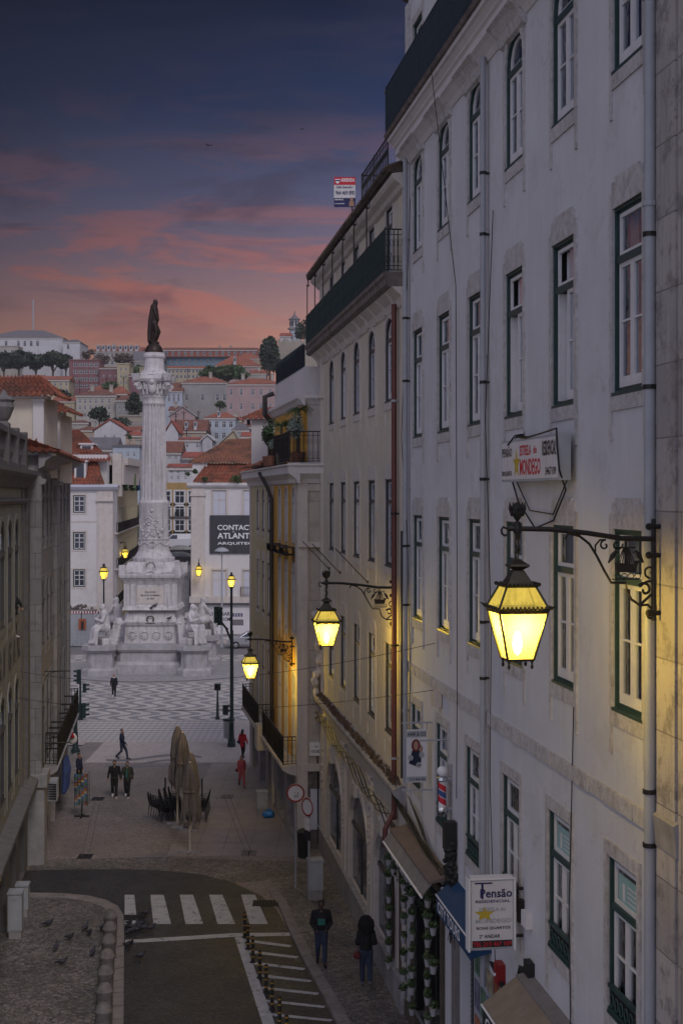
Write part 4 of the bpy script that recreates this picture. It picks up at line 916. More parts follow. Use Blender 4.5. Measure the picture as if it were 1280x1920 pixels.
for (x, y, Y, rr, lb) in ((528, 800, 56, 1.0, 'green palm arching over the middle of the terrace'), (560, 770, 53.7, .6, 'small palm tucked behind the pale bushy plant')):
    c = P(x, y, Y); t = thing('palm', lb, 'plant', (c.x, c.y, 14.75), 'palms on the roof terrace'); b = MB()
    for i in range(26):
        a = RND.uniform(0, 6.28); ln = rr*RND.uniform(.6, 1.1); hh = RND.uniform(.4, 1.0); pts = [c+Vector((math.cos(a)*ln*u_*.8, math.sin(a)*ln*u_*.8, ln*(hh*u_-1.2*u_*u_*.7))) for u_ in [j/6 for j in range(7)]]
        b.tube(pts, .012, 3, False)
        for j in range(1, 7):
            for sgn in (-1, 1):
                e = Vector((-math.sin(a), math.cos(a), -.5))*.16*sgn*rr; q = pts[j]; dv = (pts[j]-pts[j-1])*.35; b.add([q, q+dv, q+e+dv*2], [(0, 1, 2)])
    b.build('fronds', 'leaf_palm', t); b = MB(); b.tube([(c.x, c.y, 14.75), c], [.07, .05], 6); b.lathe((c.x, c.y, 14.75), [(.2, 0), (.26, .45), (.22, .45)], 12); b.build('trunk', 'bark', t)
# ---------------------------------------------------------------- left side
FL = facade(274, 4.35, -1); FL.O = Vector((-4.35, 0, 0))
def SL(Y): return Y/FL.u.y
ly = thing('yellow_arched_building', 'pale yellow building with tall arched windows and stone balustrade at the left edge', 'building', FL.p(SL(46), 0, 0))
ops = []
for f in (47.2, 44.9, 42.6, 40.2, 37.8, 35.4):
    a, c = SL(f)-1.45, SL(f); ops += [(a, c, 9.5, 12.75, .7), (a, c, 4.2, 7.4, .7)]
gp = [(SL(y), SL(y)+2.2, .1, 2.3) for y in (37, 40.5, 44, 47.2)]
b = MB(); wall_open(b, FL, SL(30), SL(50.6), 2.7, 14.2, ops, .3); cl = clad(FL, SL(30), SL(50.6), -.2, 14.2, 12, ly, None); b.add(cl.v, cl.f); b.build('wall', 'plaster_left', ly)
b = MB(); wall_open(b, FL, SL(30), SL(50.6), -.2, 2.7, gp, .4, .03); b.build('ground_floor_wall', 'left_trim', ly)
for g in gp: b = MB(); b.fb(FL, g[0], g[1], g[2], g[3], -.5, -.4); b.build('shop_door', 'dark_room', ly)
for (a, c, z0, z1, r) in ops[:10]: window(FL, a, c, z0, z1, ly, r, outer='dark_frame', sash='dark_frame', sur='plaster_left', back=.05, ears=False, apron=.3, sw=.16, muntin=False)
each([(SL(49.7), SL(50.65), 3.3, 13.8, -.1, .12), (SL(48.4), SL(48.7), 3.3, 13.8, -.1, .05)], FL, 'pilaster', 'left_trim', ly)
b = MB(); b.sweep(FL, [(0, 13.2), (.1, 13.25), (.14, 13.35), (.1, 13.4), (0, 13.45)], SL(30), SL(50.8)); b.sweep(FL, [(0, 13.75), (.1, 13.8), (.2, 14.0), (.32, 14.15), (.38, 14.25), (.38, 14.4), (0, 14.45)], SL(30), SL(51.0)); b.build('cornice', 'left_trim', ly)
b = MB(); b.sweep(FL, [(0, 2.6), (.15, 2.7), (.3, 2.95), (.42, 3.05), (.42, 3.2), (0, 3.35)], SL(30), SL(50.8)); b.build('street_cornice', 'left_trim', ly)
b = MB(); b.fb(FL, SL(30), SL(50.6), 14.42, 14.6, -.4, .0); b.fb(FL, SL(30), SL(50.6), 15.5, 15.68, -.42, .03)
for y in (50.2, 47.0, 43.8, 40.6): b.fb(FL, SL(y)-.3, SL(y)+.3, 14.42, 15.8, -.45, .05)
y = 49.6
while y > 38:
    if min(abs(y-q) for q in (50.2, 47.0, 43.8, 40.6)) > .45: b.lathe(FL.p(SL(y), 14.6, -.2), [(.1, 0), (.1, .06), (.06, .1), (.15, .35), (.13, .5), (.06, .72), (.1, .82), (.1, .9)], 8)
    y -= .42
b.lathe(FL.p(SL(44.5), 15.8, -.2), [(.22, 0), (.12, .1), (.2, .2), (.34, .55), (.3, .7), (.36, .78), (.12, .95), (.05, 1.1)], 12); b.build('balustrade', 'left_trim', ly)
fT = Fr(FL.O, FL.u, FL.n)
for i, ch in enumerate('RIGAN'): s_ = SL(40.9)+i*1.50; text(ch, fT, s_, s_+(.9 if ch != 'I' else .25), 7.95, 8.85, .03, 'left_trim', ly)
FM = facade(305, 4.52, -1); FM.O = Vector((-4.52, 0, 0))
def SM(Y): return Y/FM.u.y
lg = thing('stone_corner_house', 'grey stone house with tiled attic dormers and long balcony on the left', 'building', FM.p(SM(57), 0, 0))
ops = []
for y in (51.9, 53.8, 55.6): ops += [(SM(y), SM(y)+.95, 11.95, 14.2, 0), (SM(y), SM(y)+.95, 7.9, 10.3, 0), (SM(y), SM(y)+.95, 3.3, 6.4, 0)]
for y in (60.9, 63.2): ops += [(SM(y), SM(y)+1.0, 11.95, 14.2, 0), (SM(y), SM(y)+1.0, 7.9, 10.3, 0), (SM(y), SM(y)+1.0, 3.3, 6.4, 0)]
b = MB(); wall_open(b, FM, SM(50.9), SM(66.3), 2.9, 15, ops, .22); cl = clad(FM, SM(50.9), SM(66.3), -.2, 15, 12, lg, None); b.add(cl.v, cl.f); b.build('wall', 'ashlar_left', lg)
for (a, c, z0, z1, r) in ops: window(FM, a, c, z0, z1, lg, 0, outer='dark_frame', sash='dark_frame', sur='ashlar_left', back=.05, ears=False, apron=.25 if z0 > 4 else 0, sw=.13, muntin=False)
each([(SM(50.88), SM(51.3), -.1, 14.6, -.62, .08), (SM(57.6), SM(59.6), 2.9, 14.6, -.1, .14), (SM(65.6), SM(66.35), 2.9, 14.6, -.1, .12)], FM, 'pilaster', 'ashlar_left', lg)
b = MB(); b.sweep(FM, [(0, 13.9), (.2, 13.95), (.25, 14.1), (0, 14.2)], SM(50.85), SM(51.5)); b.sweep(FM, [(0, 13.9), (.25, 13.95), (.3, 14.1), (0, 14.2)], SM(57.5), SM(59.7)); b.sweep(FM, [(0, 14.5), (.2, 14.6), (.25, 14.8), (.5, 14.95), (.62, 15.0), (.62, 15.12), (0, 15.15)], SM(50.6), SM(66.8)); b.build('cornice', 'stone_grey', lg)
b = MB(); b.fb(FM, SM(50.7), SM(51.9), -.2, 2.9, -.65, .2); b.fb(FM, SM(50.6), SM(52.0), 2.85, 3.3, -.7, .3); b.build('ground_pier', 'stone_grey', lg)
each([(SM(y), SM(y)+.6, -.2, 2.9, -.3, .05) for y in (54.4, 57.6, 61, 64.8)], FM, 'ground_pier', 'stone_grey', lg); b = MB(); b.fb(FM, SM(51.9), SM(66), -.2, 2.9, -.5, -.3); b.build('shop_front', 'dark_room', lg)
b = MB(); b.sweep(FM, [(0, 2.75), (.3, 2.85), (.5, 2.98), (.56, 3.15), (0, 3.2)], SM(53), SM(66)); b.build('balcony_slab', 'stone_grey', lg)
railing(FM, SM(53.1), SM(65.8), 3.2, 4.35, .5, lg, 'iron', .13, (True, True), .014, True, 1.3)
b = MB()
for y in (53.6, 54.8, 56.2, 58.5, 61, 63.5): b.fb(FM, SM(y), SM(y)+.05, 4.3, 4.36, .0, .62); b.fb(FM, SM(y), SM(y)+.05, 3.7, 3.75, .0, .62)
b.build('rail_stays', 'iron', lg)
e0, e1 = SM(50.4), SM(67)
b = MB(); tile_sheet(b, FM.p(e0, 15.1, .75), FM.p(e1, 15.1, .75), FM.p(e0, 15.9, -1.6), FM.p(e1, 15.9, -1.6), .26, .4, .07); tile_sheet(b, FM.p(e0, 15.1, -1.6), FM.p(e0-.01, 15.1, .7), FM.p(e0+.8, 15.9, -1.6), FM.p(e0+.8, 15.9, -1.5)); b.build('roof', 'tile', lg)
# attic dormers with white pilasters and tiled hoods
for (xc0, xc1, xp0, xp1, y0, y1, Y, yr0, yr1, ov) in ((-20, 63, 63, 83, 745, 838, 54.5, 700, 748, 24), (70, 96, 95, 113, 776, 852, 58.5, 748, 778, 20)):
    f_ = front(Y); X0, X1, X2, X3 = [P(x, 0, Y).x for x in (xc0, xc1, xp0, xp1)]; za, zb_ = zat(y0, Y), zat(y1, Y)
    dm = MB(); dm.box(X0, X3, Y+.06, Y+2.6, zb_-1.2, za); dw = dm.build('dormer', 'plaster_cream', lg)
    b = MB(); b.fb(f_, X2, X3, zb_-.5, za, -.06, .06); b.fb(f_, X2-.06, X3+.05, za-.18, za-.06, -.1, .1); b.fb(f_, X2-.06, X3+.06, zb_-.5, zb_, -.1, .12); b.fb(f_, X0, X3+.15, za-.04, za+.06, -.6, .2); b.build('pilaster', 'plaster_pale', dw)
    b = MB(); xe = P(xp1+ov, 0, Y).x; zr = zat(yr0, Y); xm = X0
    tile_sheet(b, (X0, Y-.45, za+.05), (xe, Y-.45, za+.05), (X0, Y+1.2, zr), (xe-1.0, Y+1.2, zr), .24, .36, .06)
    tile_sheet(b, (xe, Y-.45, za+.05), (xe, Y+2.8, za+.05), (xe-1.0, Y+1.2, zr), (xe-1.0, Y+1.25, zr), .24, .36, .06); b.build('tiled_hood', 'tile', dw)
q = P(18, 760, 50); b = MB(); tile_sheet(b, (P(-20, 0, 50).x, 51.2, 15.2), (P(58, 0, 50).x, 51.2, 15.2), (P(-20, 0, 52).x, 54, 15.7), (P(48, 0, 52).x, 54, 15.7), .26, .4, .07); b.build('lower_roof', 'tile', lg)
# hanging bars and old lamps on the stone corner
b = MB()
for z, ln in ((6.9, 2.4), (4.2, 2.3)):
    q = FM.p(SM(52.2), z, .08); b.tube([q, q+FM.n*1.0*ln*.4], .025, 6); b.tube([q-UP*.35, q-UP*.1+FM.n*.12, q+FM.n*.5], .014, 5)
tag(b.build('sign_bracket', 'iron', None), 'bare iron sign bars projecting from the grey stone corner', 'bracket')
# ---------------------------------------------------------------- buildings across the square
def block(name, label, x0, x1, ytop, Y, depth, m, cols, rows, root=None, z0=0., win=(1.1, 1.9), cat='building', group=None, frame='white_frame', sur=None, wx=None, rise=0, pane='pane_far', **kw):
    """front-facing house: walls, windows at the given pixel columns / rows (window centre rows in pixels)"""
    X0, X1 = P(x0, 0, Y).x, P(x1, 0, Y).x; zt = zat(ytop, Y)
    t = root or thing(name, label, cat, ((X0+X1)/2, Y, z0), group)
    f_ = front(Y); ops = []
    for r in rows:
        zc = zat(r, Y)
        for c in cols:
            xc = P(c, 0, Y).x
            if zc-win[1]/2 > z0+.1 and zc+win[1]/2 < zt and xc-win[0]/2 > X0 and xc+win[0]/2 < X1: ops.append((xc-win[0]/2, xc+win[0]/2, zc-win[1]/2, zc+win[1]/2, rise))
    b = MB(); wall_open(b, f_, X0, X1, z0, zt, ops, .14)
    cl = clad(f_, X0, X1, z0, zt, depth, t, None); b.add(cl.v, cl.f); b.build('wall', m, t)
    for o in ops: simple_window(f_, *o[:4], t, frame, rise, pane, 0, sur=sur)
    return t, f_, X0, X1, zt
# left white mansion
t, f_, X0, X1, zt = block('white_square_mansion', 'white mansion with green framed windows and red mansard roof, left of the column', -60, 212, 918, 130, 2.6, 'plaster_pale', (90, 149), (945, 1014, 1084), win=(1.15, 1.65), frame='green_frame', sur='stone_light')
b = MB(); b.sweep(f_, [(0, zt-.1), (.3, zt), (.5, zt+.25), (.5, zt+.45), (0, zt+.5)], X0, X1+.5); b.build('cornice', 'blind_pale', t)
b = MB(); xa = P(183, 0, 130).x; b.fb(f_, xa, X1+.02, 0, zt, -.3, .12); b.fb(f_, xa-.1, X1+.1, zt-1.1, zt-.9, -.3, .3); b.fb(f_, X0, xa, zat(1008, 130)-.1+1.55+.0, zat(1008, 130)+1.6, 0, .03); b.fb(f_, X0, xa, 2.9, 3.2, 0, .25); b.build('stone_pilaster', 'stone_light', t)
b = MB(); xr = P(193, 0, 130).x
for (xa_, xb_, ya, yb_) in ((X0, P(198, 0, 130).x, 908, 880), (X0, P(186, 0, 130).x, 880, 864)):
    tile_sheet(b, (xa_, 129.7 if ya > 890 else 130.8, zat(ya, 130)), (xb_, 129.7 if ya > 890 else 130.8, zat(ya, 130)), (xa_, 130.8 if ya > 890 else 131.4, zat(yb_, 130)), (P(184 if ya > 890 else 178, 0, 130).x, 130.8 if ya > 890 else 131.4, zat(yb_, 130)), .3, .45, .07)
tile_sheet(b, (X0, 130.6, zat(864, 130)), (P(206, 0, 130).x, 130.6, zat(864, 130)), (X0, 134.5, zat(846, 130)), (P(190, 0, 130).x, 134.5, zat(846, 130)), .3, .5, .08)
tile_sheet(b, (X0, 134.5, zat(846, 130)), (P(178, 0, 130).x, 134.5, zat(846, 130)), (X0, 138.0, zat(805, 133)), (P(116, 0, 130).x, 138.0, zat(800, 133)), .3, .5, .08)
b.build('roof', 'tile', t)
b = MB(); b.box(X0, P(199, 0, 131).x, 131.6, 138, zt-.2, zat(852, 131)); b.build('attic_wall', 'plaster_pale', t)
for (xa_, xb_, ya, yb_) in ((139, 161, 866, 902), (132, 157, 830, 850)):
    b = MB(); Y_ = 130.2 if ya > 850 else 135.0; a_, c_2 = P(xa_, 0, 130).x, P(xb_, 0, 130).x; b.box(a_, c_2, Y_, Y_+1.6, zat(yb_, 130), zat(ya, 130)); b.box(a_-.15, c_2+.15, Y_-.15, Y_+1.7, zat(ya, 130), zat(ya, 130)+.15); dm = b.build('dormer', 'plaster_pale', t)
    b = MB(); fw = front(Y_); b.fb(fw, a_+.2, c_2-.2, zat(yb_, 130)+.3, zat(ya, 130)-.15, 0, .03); b.build('pane', 'pane_far', dm)
# side street block behind the left mansion, with terrace and awnings
fs2 = Fr((P(224, 0, 131).x, 131, 0), (P(262, 0, 168)-P(224, 0, 131)).normalized()*1, (1, 0, 0)); q0 = P(214, 0, 131.0); q1 = P(258, 0, 172); uu = Vector((q1.x-q0.x, q1.y-q0.y, 0)); ln = uu.length; uu.normalize(); fS = Fr((q0.x, q0.y, 0), uu, (uu.y, -uu.x, 0))
sb = thing('side_street_terrace', 'narrow pale yellow terrace lining the side street behind the column', 'building', q0)
ops = [(1.5+i*2.6, 2.6+i*2.6, z, z+2.1) for i in range(14) for z in (3.4, 6.9, 10.3) if 2.6+i*2.6 < ln-1]
b = MB(); wall_open(b, fS, 0, ln, -.1, 14.4, ops, .15); cl = clad(fS, 0, ln, -.1, 14.4, 8, sb, None); b.add(cl.v, cl.f); b.build('wall', 'plaster_yellow', sb)
for i, o in enumerate(ops): simple_window(fS, *o, sb, 'green_frame' if i % 5 else 'white_frame', sur='stone_light' if i < 12 else None)
b = MB(); b.sweep(fS, [(0, 14.2), (.3, 14.3), (.45, 14.5), (0, 14.6)], -.2, ln); 
for z in (3.1, 6.6, 10.0): b.fb(fS, 0, ln, z-.12, z, 0, .35)
b.build('ledges', 'stone_light', sb)
for z in (3.1, 6.6, 10.0): railing(fS, 1.0, ln-2, z, z+.95, .33, sb, 'iron', .35, (True, True), .02, False, 2.6)
b = MB(); b.box(q0.x-6, q0.x+.6, 133, 146, 14.6, zat(905, 133)+1.9); b.fb(Fr((q0.x, 134, 0), (1, 0, 0), (0, -1, 0)), -6, .9, 16.5, 17.2, -9, .2); b.build('penthouse', 'stone_light', sb)
for xa_, xb_ in ((232, 240), (244, 255), (256, 262)):
    b = MB(); Yq = 136+(xa_-230)*.3; a_, c_2 = P(xa_, 0, Yq).x, P(xb_, 0, Yq).x; b.poly([(a_, Yq, zat(888, Yq)), (c_2, Yq, zat(888, Yq)), (c_2+.2, Yq-1, zat(915, Yq)), (a_, Yq-1, zat(915, Yq))]); b.fb(front(Yq), a_, c_2, zat(920, Yq), zat(888, Yq), -.2, 0)
    tag(b.build('roller_awning', 'awning_blue' if xa_ > 250 else 'leaf_mid', None), {232: 'narrow green roller awning nearest the white mansion', 244: 'green roller awning in the middle of the penthouse terrace', 256: 'dark teal roller awning touching the column in view'}[xa_], 'awning', 'roller awnings on the penthouse terrace')
b = MB(); Yb = 133; 
xs0, xs1 = P(186, 0, Yb).x, P(225, 0, Yb).x; zz0 = zat(872, Yb); b.box(xs0, xs1, Yb, Yb+.3, zz0+.75, zz0+.95); b.box(xs0, xs1, Yb, Yb+.4, zz0-1.8, zz0)
x = xs0+.1
while x < xs1: b.lathe((x, Yb+.15, zz0), [(.07, 0), (.13, .25), (.05, .6), (.09, .75)], 6); x += .33
b.box(P(212, 0, Yb).x, xs1+.2, Yb-.3, Yb+.5, zz0-3, zz0+1.1); b.build('roof_balustrade', 'stone_light', sb)
# right white building with the dark banner
t, f_, X0, X1, zt = block('white_banner_building', 'white corner building with walled up windows behind the dark advertising banner', 358, 560, 912, 130, 12, 'plaster_pale', (411, 469, 520), (945, 1095), win=(1.35, 2.6), pane='blind_pale', frame='stone_light', sur='stone_light')
b = MB(); b.sweep(f_, [(0, zt-.15), (.2, zt-.1), (.35, zt+.1), (.35, zt+.3), (0, zt+.35)], X0-.35, X1); b.build('cornice', 'plaster_pale', t)
b = MB(); xa = P(384, 0, 130).x; b.fb(f_, X0+.05, xa, 0, zt-.2, -.3, .10); b.fb(f_, X0-.05, xa+.1, zt-.9, zt-.6, -.3, .22); b.fb(f_, X0-.1, X1, zat(1128, 130)-.1, zat(1122, 130)+.2, 0, .4); b.build('stone_pilaster', 'stone_light', t)
b = MB(); xe0, xe1 = P(362, 0, 130).x, X1
tile_sheet(b, (xe0, 129.9, zat(904, 130)), (xe1, 129.9, zat(904, 130)), (P(374, 0, 130).x, 131.0, zat(885, 130)), (xe1, 131.0, zat(885, 130)), .3, .4, .08)
tile_sheet(b, (P(374, 0, 130).x, 131.0, zat(885, 130)), (xe1, 131.0, zat(885, 130)), (P(385, 0, 130).x, 131.6, zat(868, 130)), (xe1, 131.6, zat(868, 130)), .3, .4, .08); b.build('mansard', 'tile', t)
b = MB(); b.box(P(360, 0, 131).x, P(388, 0, 131).x, 131.4, 137, zt, zat(868, 131)); b.build('gable_wall', 'plaster_pale', t)
b = MB(); tile_sheet(b, (P(352, 0, 131).x, 131.2, zat(868, 131)), (X1, 131.2, zat(868, 131)), (P(425, 0, 135).x, 138, zat(822, 135)), (X1, 138, zat(815, 135)), .34, .5, .09); b.build('main_roof', 'tile_old', t)
b = MB(); b.fb(f_, P(410, 0, 130).x, P(470, 0, 130).x+6, 0, .1, 0, .1); b.build('step', 'stone_grey', t)
rl_ = railing(f_, P(452, 0, 130).x, P(500, 0, 130).x, zat(1118, 130), zat(1100, 130), .5, t, 'iron', .16, (True, False), .015, False, 2.)
bn_ = thing('advertising_banner', 'large dark grey banner with white lettering on the white building', 'banner', P(433, 1038, 129.8)); xb0, xb1 = P(393.5, 0, 130).x, P(520, 0, 130).x; zb0, zb1 = zat(1038, 130), zat(966, 130)
b = MB(); n_ = 30
for i in range(n_):
    xa_, xb_ = xb0+(xb1-xb0)*i/n_, xb0+(xb1-xb0)*(i+1)/n_; o0, o1 = .03*math.sin(i*1.7), .03*math.sin((i+1)*1.7); b.hexa([f_.p(xa_, zb0, .1), f_.p(xb_, zb0, .1), f_.p(xb_, zb0, .14+o1), f_.p(xa_, zb0, .14+o0), f_.p(xa_, zb1, .1), f_.p(xb_, zb1, .1), f_.p(xb_, zb1, .14), f_.p(xa_, zb1, .14)])
b.build('sheet', 'banner_dark', bn_)
def PX(s_, xa_, xb_, ya, yb_, m='letter_white', par=bn_, fr=f_, Y_=130., d=.2): return text(s_, fr, P(xa_, 0, Y_).x, P(xb_, 0, Y_).x, zat(yb_, Y_), zat(ya, Y_), d, m, par)
PX('CONTACTO', 408, 486, 984, 994); PX('ATLANTICO', 408, 496, 999, 1010); PX('ARQUITECTOS', 408, 500, 1016, 1022)
b = MB(); b.fb(f_, P(436, 0, 130).x, P(440, 0, 130).x, zat(997.5, 130), zat(996.5, 130), .19, .2); b.build('accent', 'letter_white', bn_)
sf = thing('white_shopfront_hoarding', 'white hoarding with serif lettering under the banner building ledge', 'hoarding', P(430, 1190, 129.6))
b = MB(); b.fb(f_, P(378, 0, 130).x, P(540, 0, 130).x, .08+zat(1192, 130)*0+.5, zat(1132, 130), .1, .3); b.build('panel', 'sign_white', sf)
b = MB(); b.fb(f_, P(378, 0, 130).x, P(540, 0, 130).x, zat(1133, 130), zat(1130, 130), .25, .6); b.build('top_rail', 'dark_frame', sf)
PX('O LUGAR', 394, 432, 1147, 1154, 'letter_black', sf, d=.31); PX('TEM O DOM', 394, 432, 1157, 1164, 'letter_black', sf, d=.31); PX('ONDE', 394, 410, 1168, 1175, 'letter_black', sf, d=.31)
for i in range(4): b = MB(); b.fb(f_, P(436+i*5.2, 0, 130).x, P(440+i*5.2, 0, 130).x, zat(1156, 130), zat(1149, 130), .3, .31); b.build('photo_panel', 'poster4', sf)
b = MB(); b.fb(f_, P(436, 0, 130).x, P(457, 0, 130).x, zat(1172, 130), zat(1161, 130), .3, .31); b.build('photo_panel', 'slate_roof', sf)
# ochre building closing the side street
t, f_, X0, X1, zt = block('ochre_end_building', 'dull ochre building with white windows closing the side street right of the column', 300, 372, 905, 185, 14, 'ochre_dull', (311, 337, 362), (934, 958, 988, 1010), win=(1.3, 1.9), sur='white_frame')
b = MB()
for y in (970, 1002): b.fb(f_, X0, X1, zat(y, 185), zat(y, 185)+.15, 0, .3)
b.build('ledge', 'stone_dark', t); railing(f_, P(329, 0, 185).x, P(345, 0, 185).x, zat(967, 185), zat(960, 185), .5, t, 'iron', .25, (True, True), .02, False, 2)
b = MB(); b.hexa([(P(300, 0, 150).x, 150, 1), (P(372, 0, 150).x, 150, 1), (P(372, 0, 185).x, 185, 1), (P(300, 0, 185).x, 185, 1), (P(300, 0, 150).x, 150, 3.5), (P(372, 0, 150).x, 150, 3.5), (P(372, 0, 185).x, 185, zat(1030, 185)), (P(300, 0, 185).x, 185, zat(1030, 185))]); b.build('hill_street', 'asphalt_far', None, kind='structure')
b = MB(); b.box(P(340, 0, 134).x, P(357, 0, 134).x, 133, 160, 0, 5.5); b.build('ramp_wall', 'stone_grey', None, kind='structure')
# ---------------------------------------------------------------- the column monument
YM = 108.0; CX = P(289, 0, YM).x
def zm(y): return zat(y, YM)
KM = YM/F
mo = thing('column_monument', 'white fluted column monument on a sculpted marble pedestal in the square', 'monument', (CX, YM, 0))
def sq(b, y0, y1, w0, w1, d0=None, d1=None): b.taper(CX, YM, zm(y1), zm(y0), w1/2*KM, (d1 or w1)/2*KM, w0/2*KM, (d0 or w0)/2*KM)
b = MB(); b.lathe((CX, YM-1.2, -.1), [(9.6, 0), (9.6, .18)], 64, 1.0, .74); b.build('round_step', 'stone_grey', mo)
b = MB(); 
oct_ = lambda hw, hd, c: [(-hw+c, -hd), (hw-c, -hd), (hw, -hd+c), (hw, hd-c), (hw-c, hd), (-hw+c, hd), (-hw, hd-c), (-hw, -hd+c)]
def octb(b, z0, z1, a0, a1, c=1.2):
    p0, p1 = oct_(a0, a0, c), oct_(a1, a1, c); n = 8
    b.add([(CX+x, YM+y, z0) for x, y in p0]+[(CX+x, YM+y, z1) for x, y in p1], [tuple(range(n-1, -1, -1)), tuple(range(n, 2*n))]+[(i, (i+1) % n, n+(i+1) % n, n+i) for i in range(n)])
zb = [0.05, .75, 1.05, 1.25, 1.9, 2.05]
for z0, z1, a0, a1 in ((.05, .75, 3.55, 3.5), (.75, .98, 3.42, 3.3), (.98, 1.7, 3.15, 3.08), (1.7, 1.86, 3.2, 3.3), (1.86, 2.25, 3.34, 3.34)): octb(b, z0, z1, a0, a1, 1.0)
for sx_ in (-1, 1):
    for sy_ in (-1, 1):
        c = Vector((CX+sx_*3.55, YM+sy_*3.55, 0)); fr_ = [(0, .45, 1.32, 1.3), (.45, .62, 1.26, 1.12), (.62, 1.75, 1.0, .96), (1.75, 1.95, 1.05, 1.22), (1.95, 2.3, 1.28, 1.28)]
        for z0, z1, a0, a1 in fr_:
            h0 = [(a0, -a0*.55), (a0, a0*.55), (a0*.55, a0), (-a0*.55, a0), (-a0, a0*.55), (-a0, -a0*.55), (-a0*.55, -a0), (a0*.55, -a0)]; h1 = [(x*a1/a0, y*a1/a0) for x, y in h0]
            b.add([(c.x+x, c.y+y, z0+.02) for x, y in h0]+[(c.x+x, c.y+y, z1+.02) for x, y in h1], [tuple(range(7, -1, -1)), tuple(range(8, 16))]+[(i, (i+1) % 8, 8+(i+1) % 8, 8+i) for i in range(8)])
b.build('base', 'marble_grey', mo)
b = MB()
prof = [(1222, 104), (1212, 102), (1205, 98), (1200, 96), (1170, 92), (1168, 98), (1162, 104), (1160, 98), (1152, 88), (1146, 86), (1144, 82), (1140, 78), (1139, 74)]
for (ya, wa), (yb_, wb_) in zip(prof, prof[1:]): sq(b, yb_, ya, wb_, wa)
b.build('lower_pedestal', 'marble', mo)
for sx_ in (-1, 1):
    for sy_ in (-1, 1):
        b = MB()
        for i in range(9):                                # scroll buttresses behind the seated figures
            t_ = i/9; x = CX+sx_*(2.35+.55*(1-t_)); y = YM+sy_*(2.35+.55*(1-t_)); b.taper(x, y, zm(1222)+t_*2.6, zm(1222)+t_*2.6+.31, .42*(1-.35*t_), .42*(1-.35*t_), .42*(1-.35*(t_+.11)), .42*(1-.35*(t_+.11)))
        b.lathe((CX+sx_*2.35, YM+sy_*2.35, zm(1163)), [(.36, -.12), (.42, .0), (.36, .12), (.2, .4)], 10)
        b.build('corner_scroll', 'marble', mo)
b = MB(); sq(b, 1088, 1140, 92, 92); 
for sx_ in (-1, 1): b.taper(CX+sx_*31*KM, YM-46*KM, zm(1140), zm(1092), 5*KM, 3*KM, 5*KM, 3*KM); b.taper(CX+sx_*44*KM, YM-46*KM, zm(1140), zm(1092), 5*KM, 2*KM, 5*KM, 2*KM)
for (ya, wa), (yb_, wb_) in zip([(1140, 104), (1134, 100), (1132, 94)], [(1134, 100), (1132, 94), (1130, 92)]): sq(b, yb_, ya, wb_, wa)
b.build('pedestal', 'marble', mo)
b = MB()
for (ya, wa), (yb_, wb_) in zip([(1094, 92), (1090, 96), (1086, 100), (1082, 106), (1080, 112), (1076, 114)], [(1090, 96), (1086, 100), (1082, 106), (1080, 112), (1076, 114), (1074, 114)]): sq(b, yb_, ya, wb_, wa)
b.build('pedestal_cornice', 'marble', mo)
b = MB(); sq(b, 1052, 1074, 84, 106)
for sx_ in (-1, 1):
    for sy_ in (-1, 1): b.taper(CX+sx_*51*KM, YM+sy_*51*KM, zm(1076), zm(1057), .26, .26, .24, .24)
for i in range(30):
    a = 2*math.pi*i/30; b.ball((CX+.48*math.cos(a), YM-49*KM, zm(1064)+.58*math.sin(a)), .1, 6)
b.ball((CX, YM-47*KM, zm(1064)), .42, 10, (.8, .4, 1.1))
for i in range(40): t_ = i/39*2-1; b.ball((CX+t_*2.0, YM-51*KM, zm(1072)+.14*math.cos(t_*9)*(1-abs(t_))+.05), .12, 6)
b.build('medallion_block', 'marble', mo, True)
b = MB(); fmn = Fr((CX, YM-46*KM, 0), (1, 0, 0), (0, -1, 0)); b.fb(fmn, -1.0, 1.0, zm(1128), zm(1100), 0, .04); b.fb(fmn, -1.15, 1.15, zm(1130), zm(1098), 0, .02); pn = b.build('inscription_panel', 'stone_light', mo)
for s_, w_, y in (('FALLECEU', .42, 1107), ('EM 24 DE SETEMBRO', .75, 1113), ('DE 1834', .28, 1119)): text(s_, fmn, -w_, w_, zm(y+1.6), zm(y-1.6), .045, 'letter_black', mo)
b = MB(); fsh = Fr((CX, YM-46.5*KM, 0), (1, 0, 0), (0, -1, 0))
for x in (-33, -11, 11, 33):
    q = Vector((CX+x*KM, YM-47.5*KM, zm(1186))); b.ball(q, .28, 10, (.9, .4, 1.05)); b.ball(q+Vector((0, -.1, .28)), .14, 8, (1.4, .6, .8))
    for i in range(10): a = i*.63; b.ball(q+Vector((.27*math.cos(a), -.06, .30*math.sin(a))), .075, 6)
b.build('coat_of_arms', 'marble', mo, True)
b = MB(); q = Vector((CX, YM-50.5*KM, zm(1157))); b.lathe(q, [(.01, 0), (.01, 0)], 3)
b = MB(); b.tube([q+Vector((.26*math.cos(t_*.5236), .02, .26*math.sin(t_*.5236))) for t_ in range(13)], .055, 6); b.tube([q+Vector((-.35, 0, -.27)), q+Vector((.35, 0, -.27))], .05, 6); tag(b.build('wreath', 'bronze', None, True), 'dark round metal wreath standing on the pedestal ledge', 'wreath')
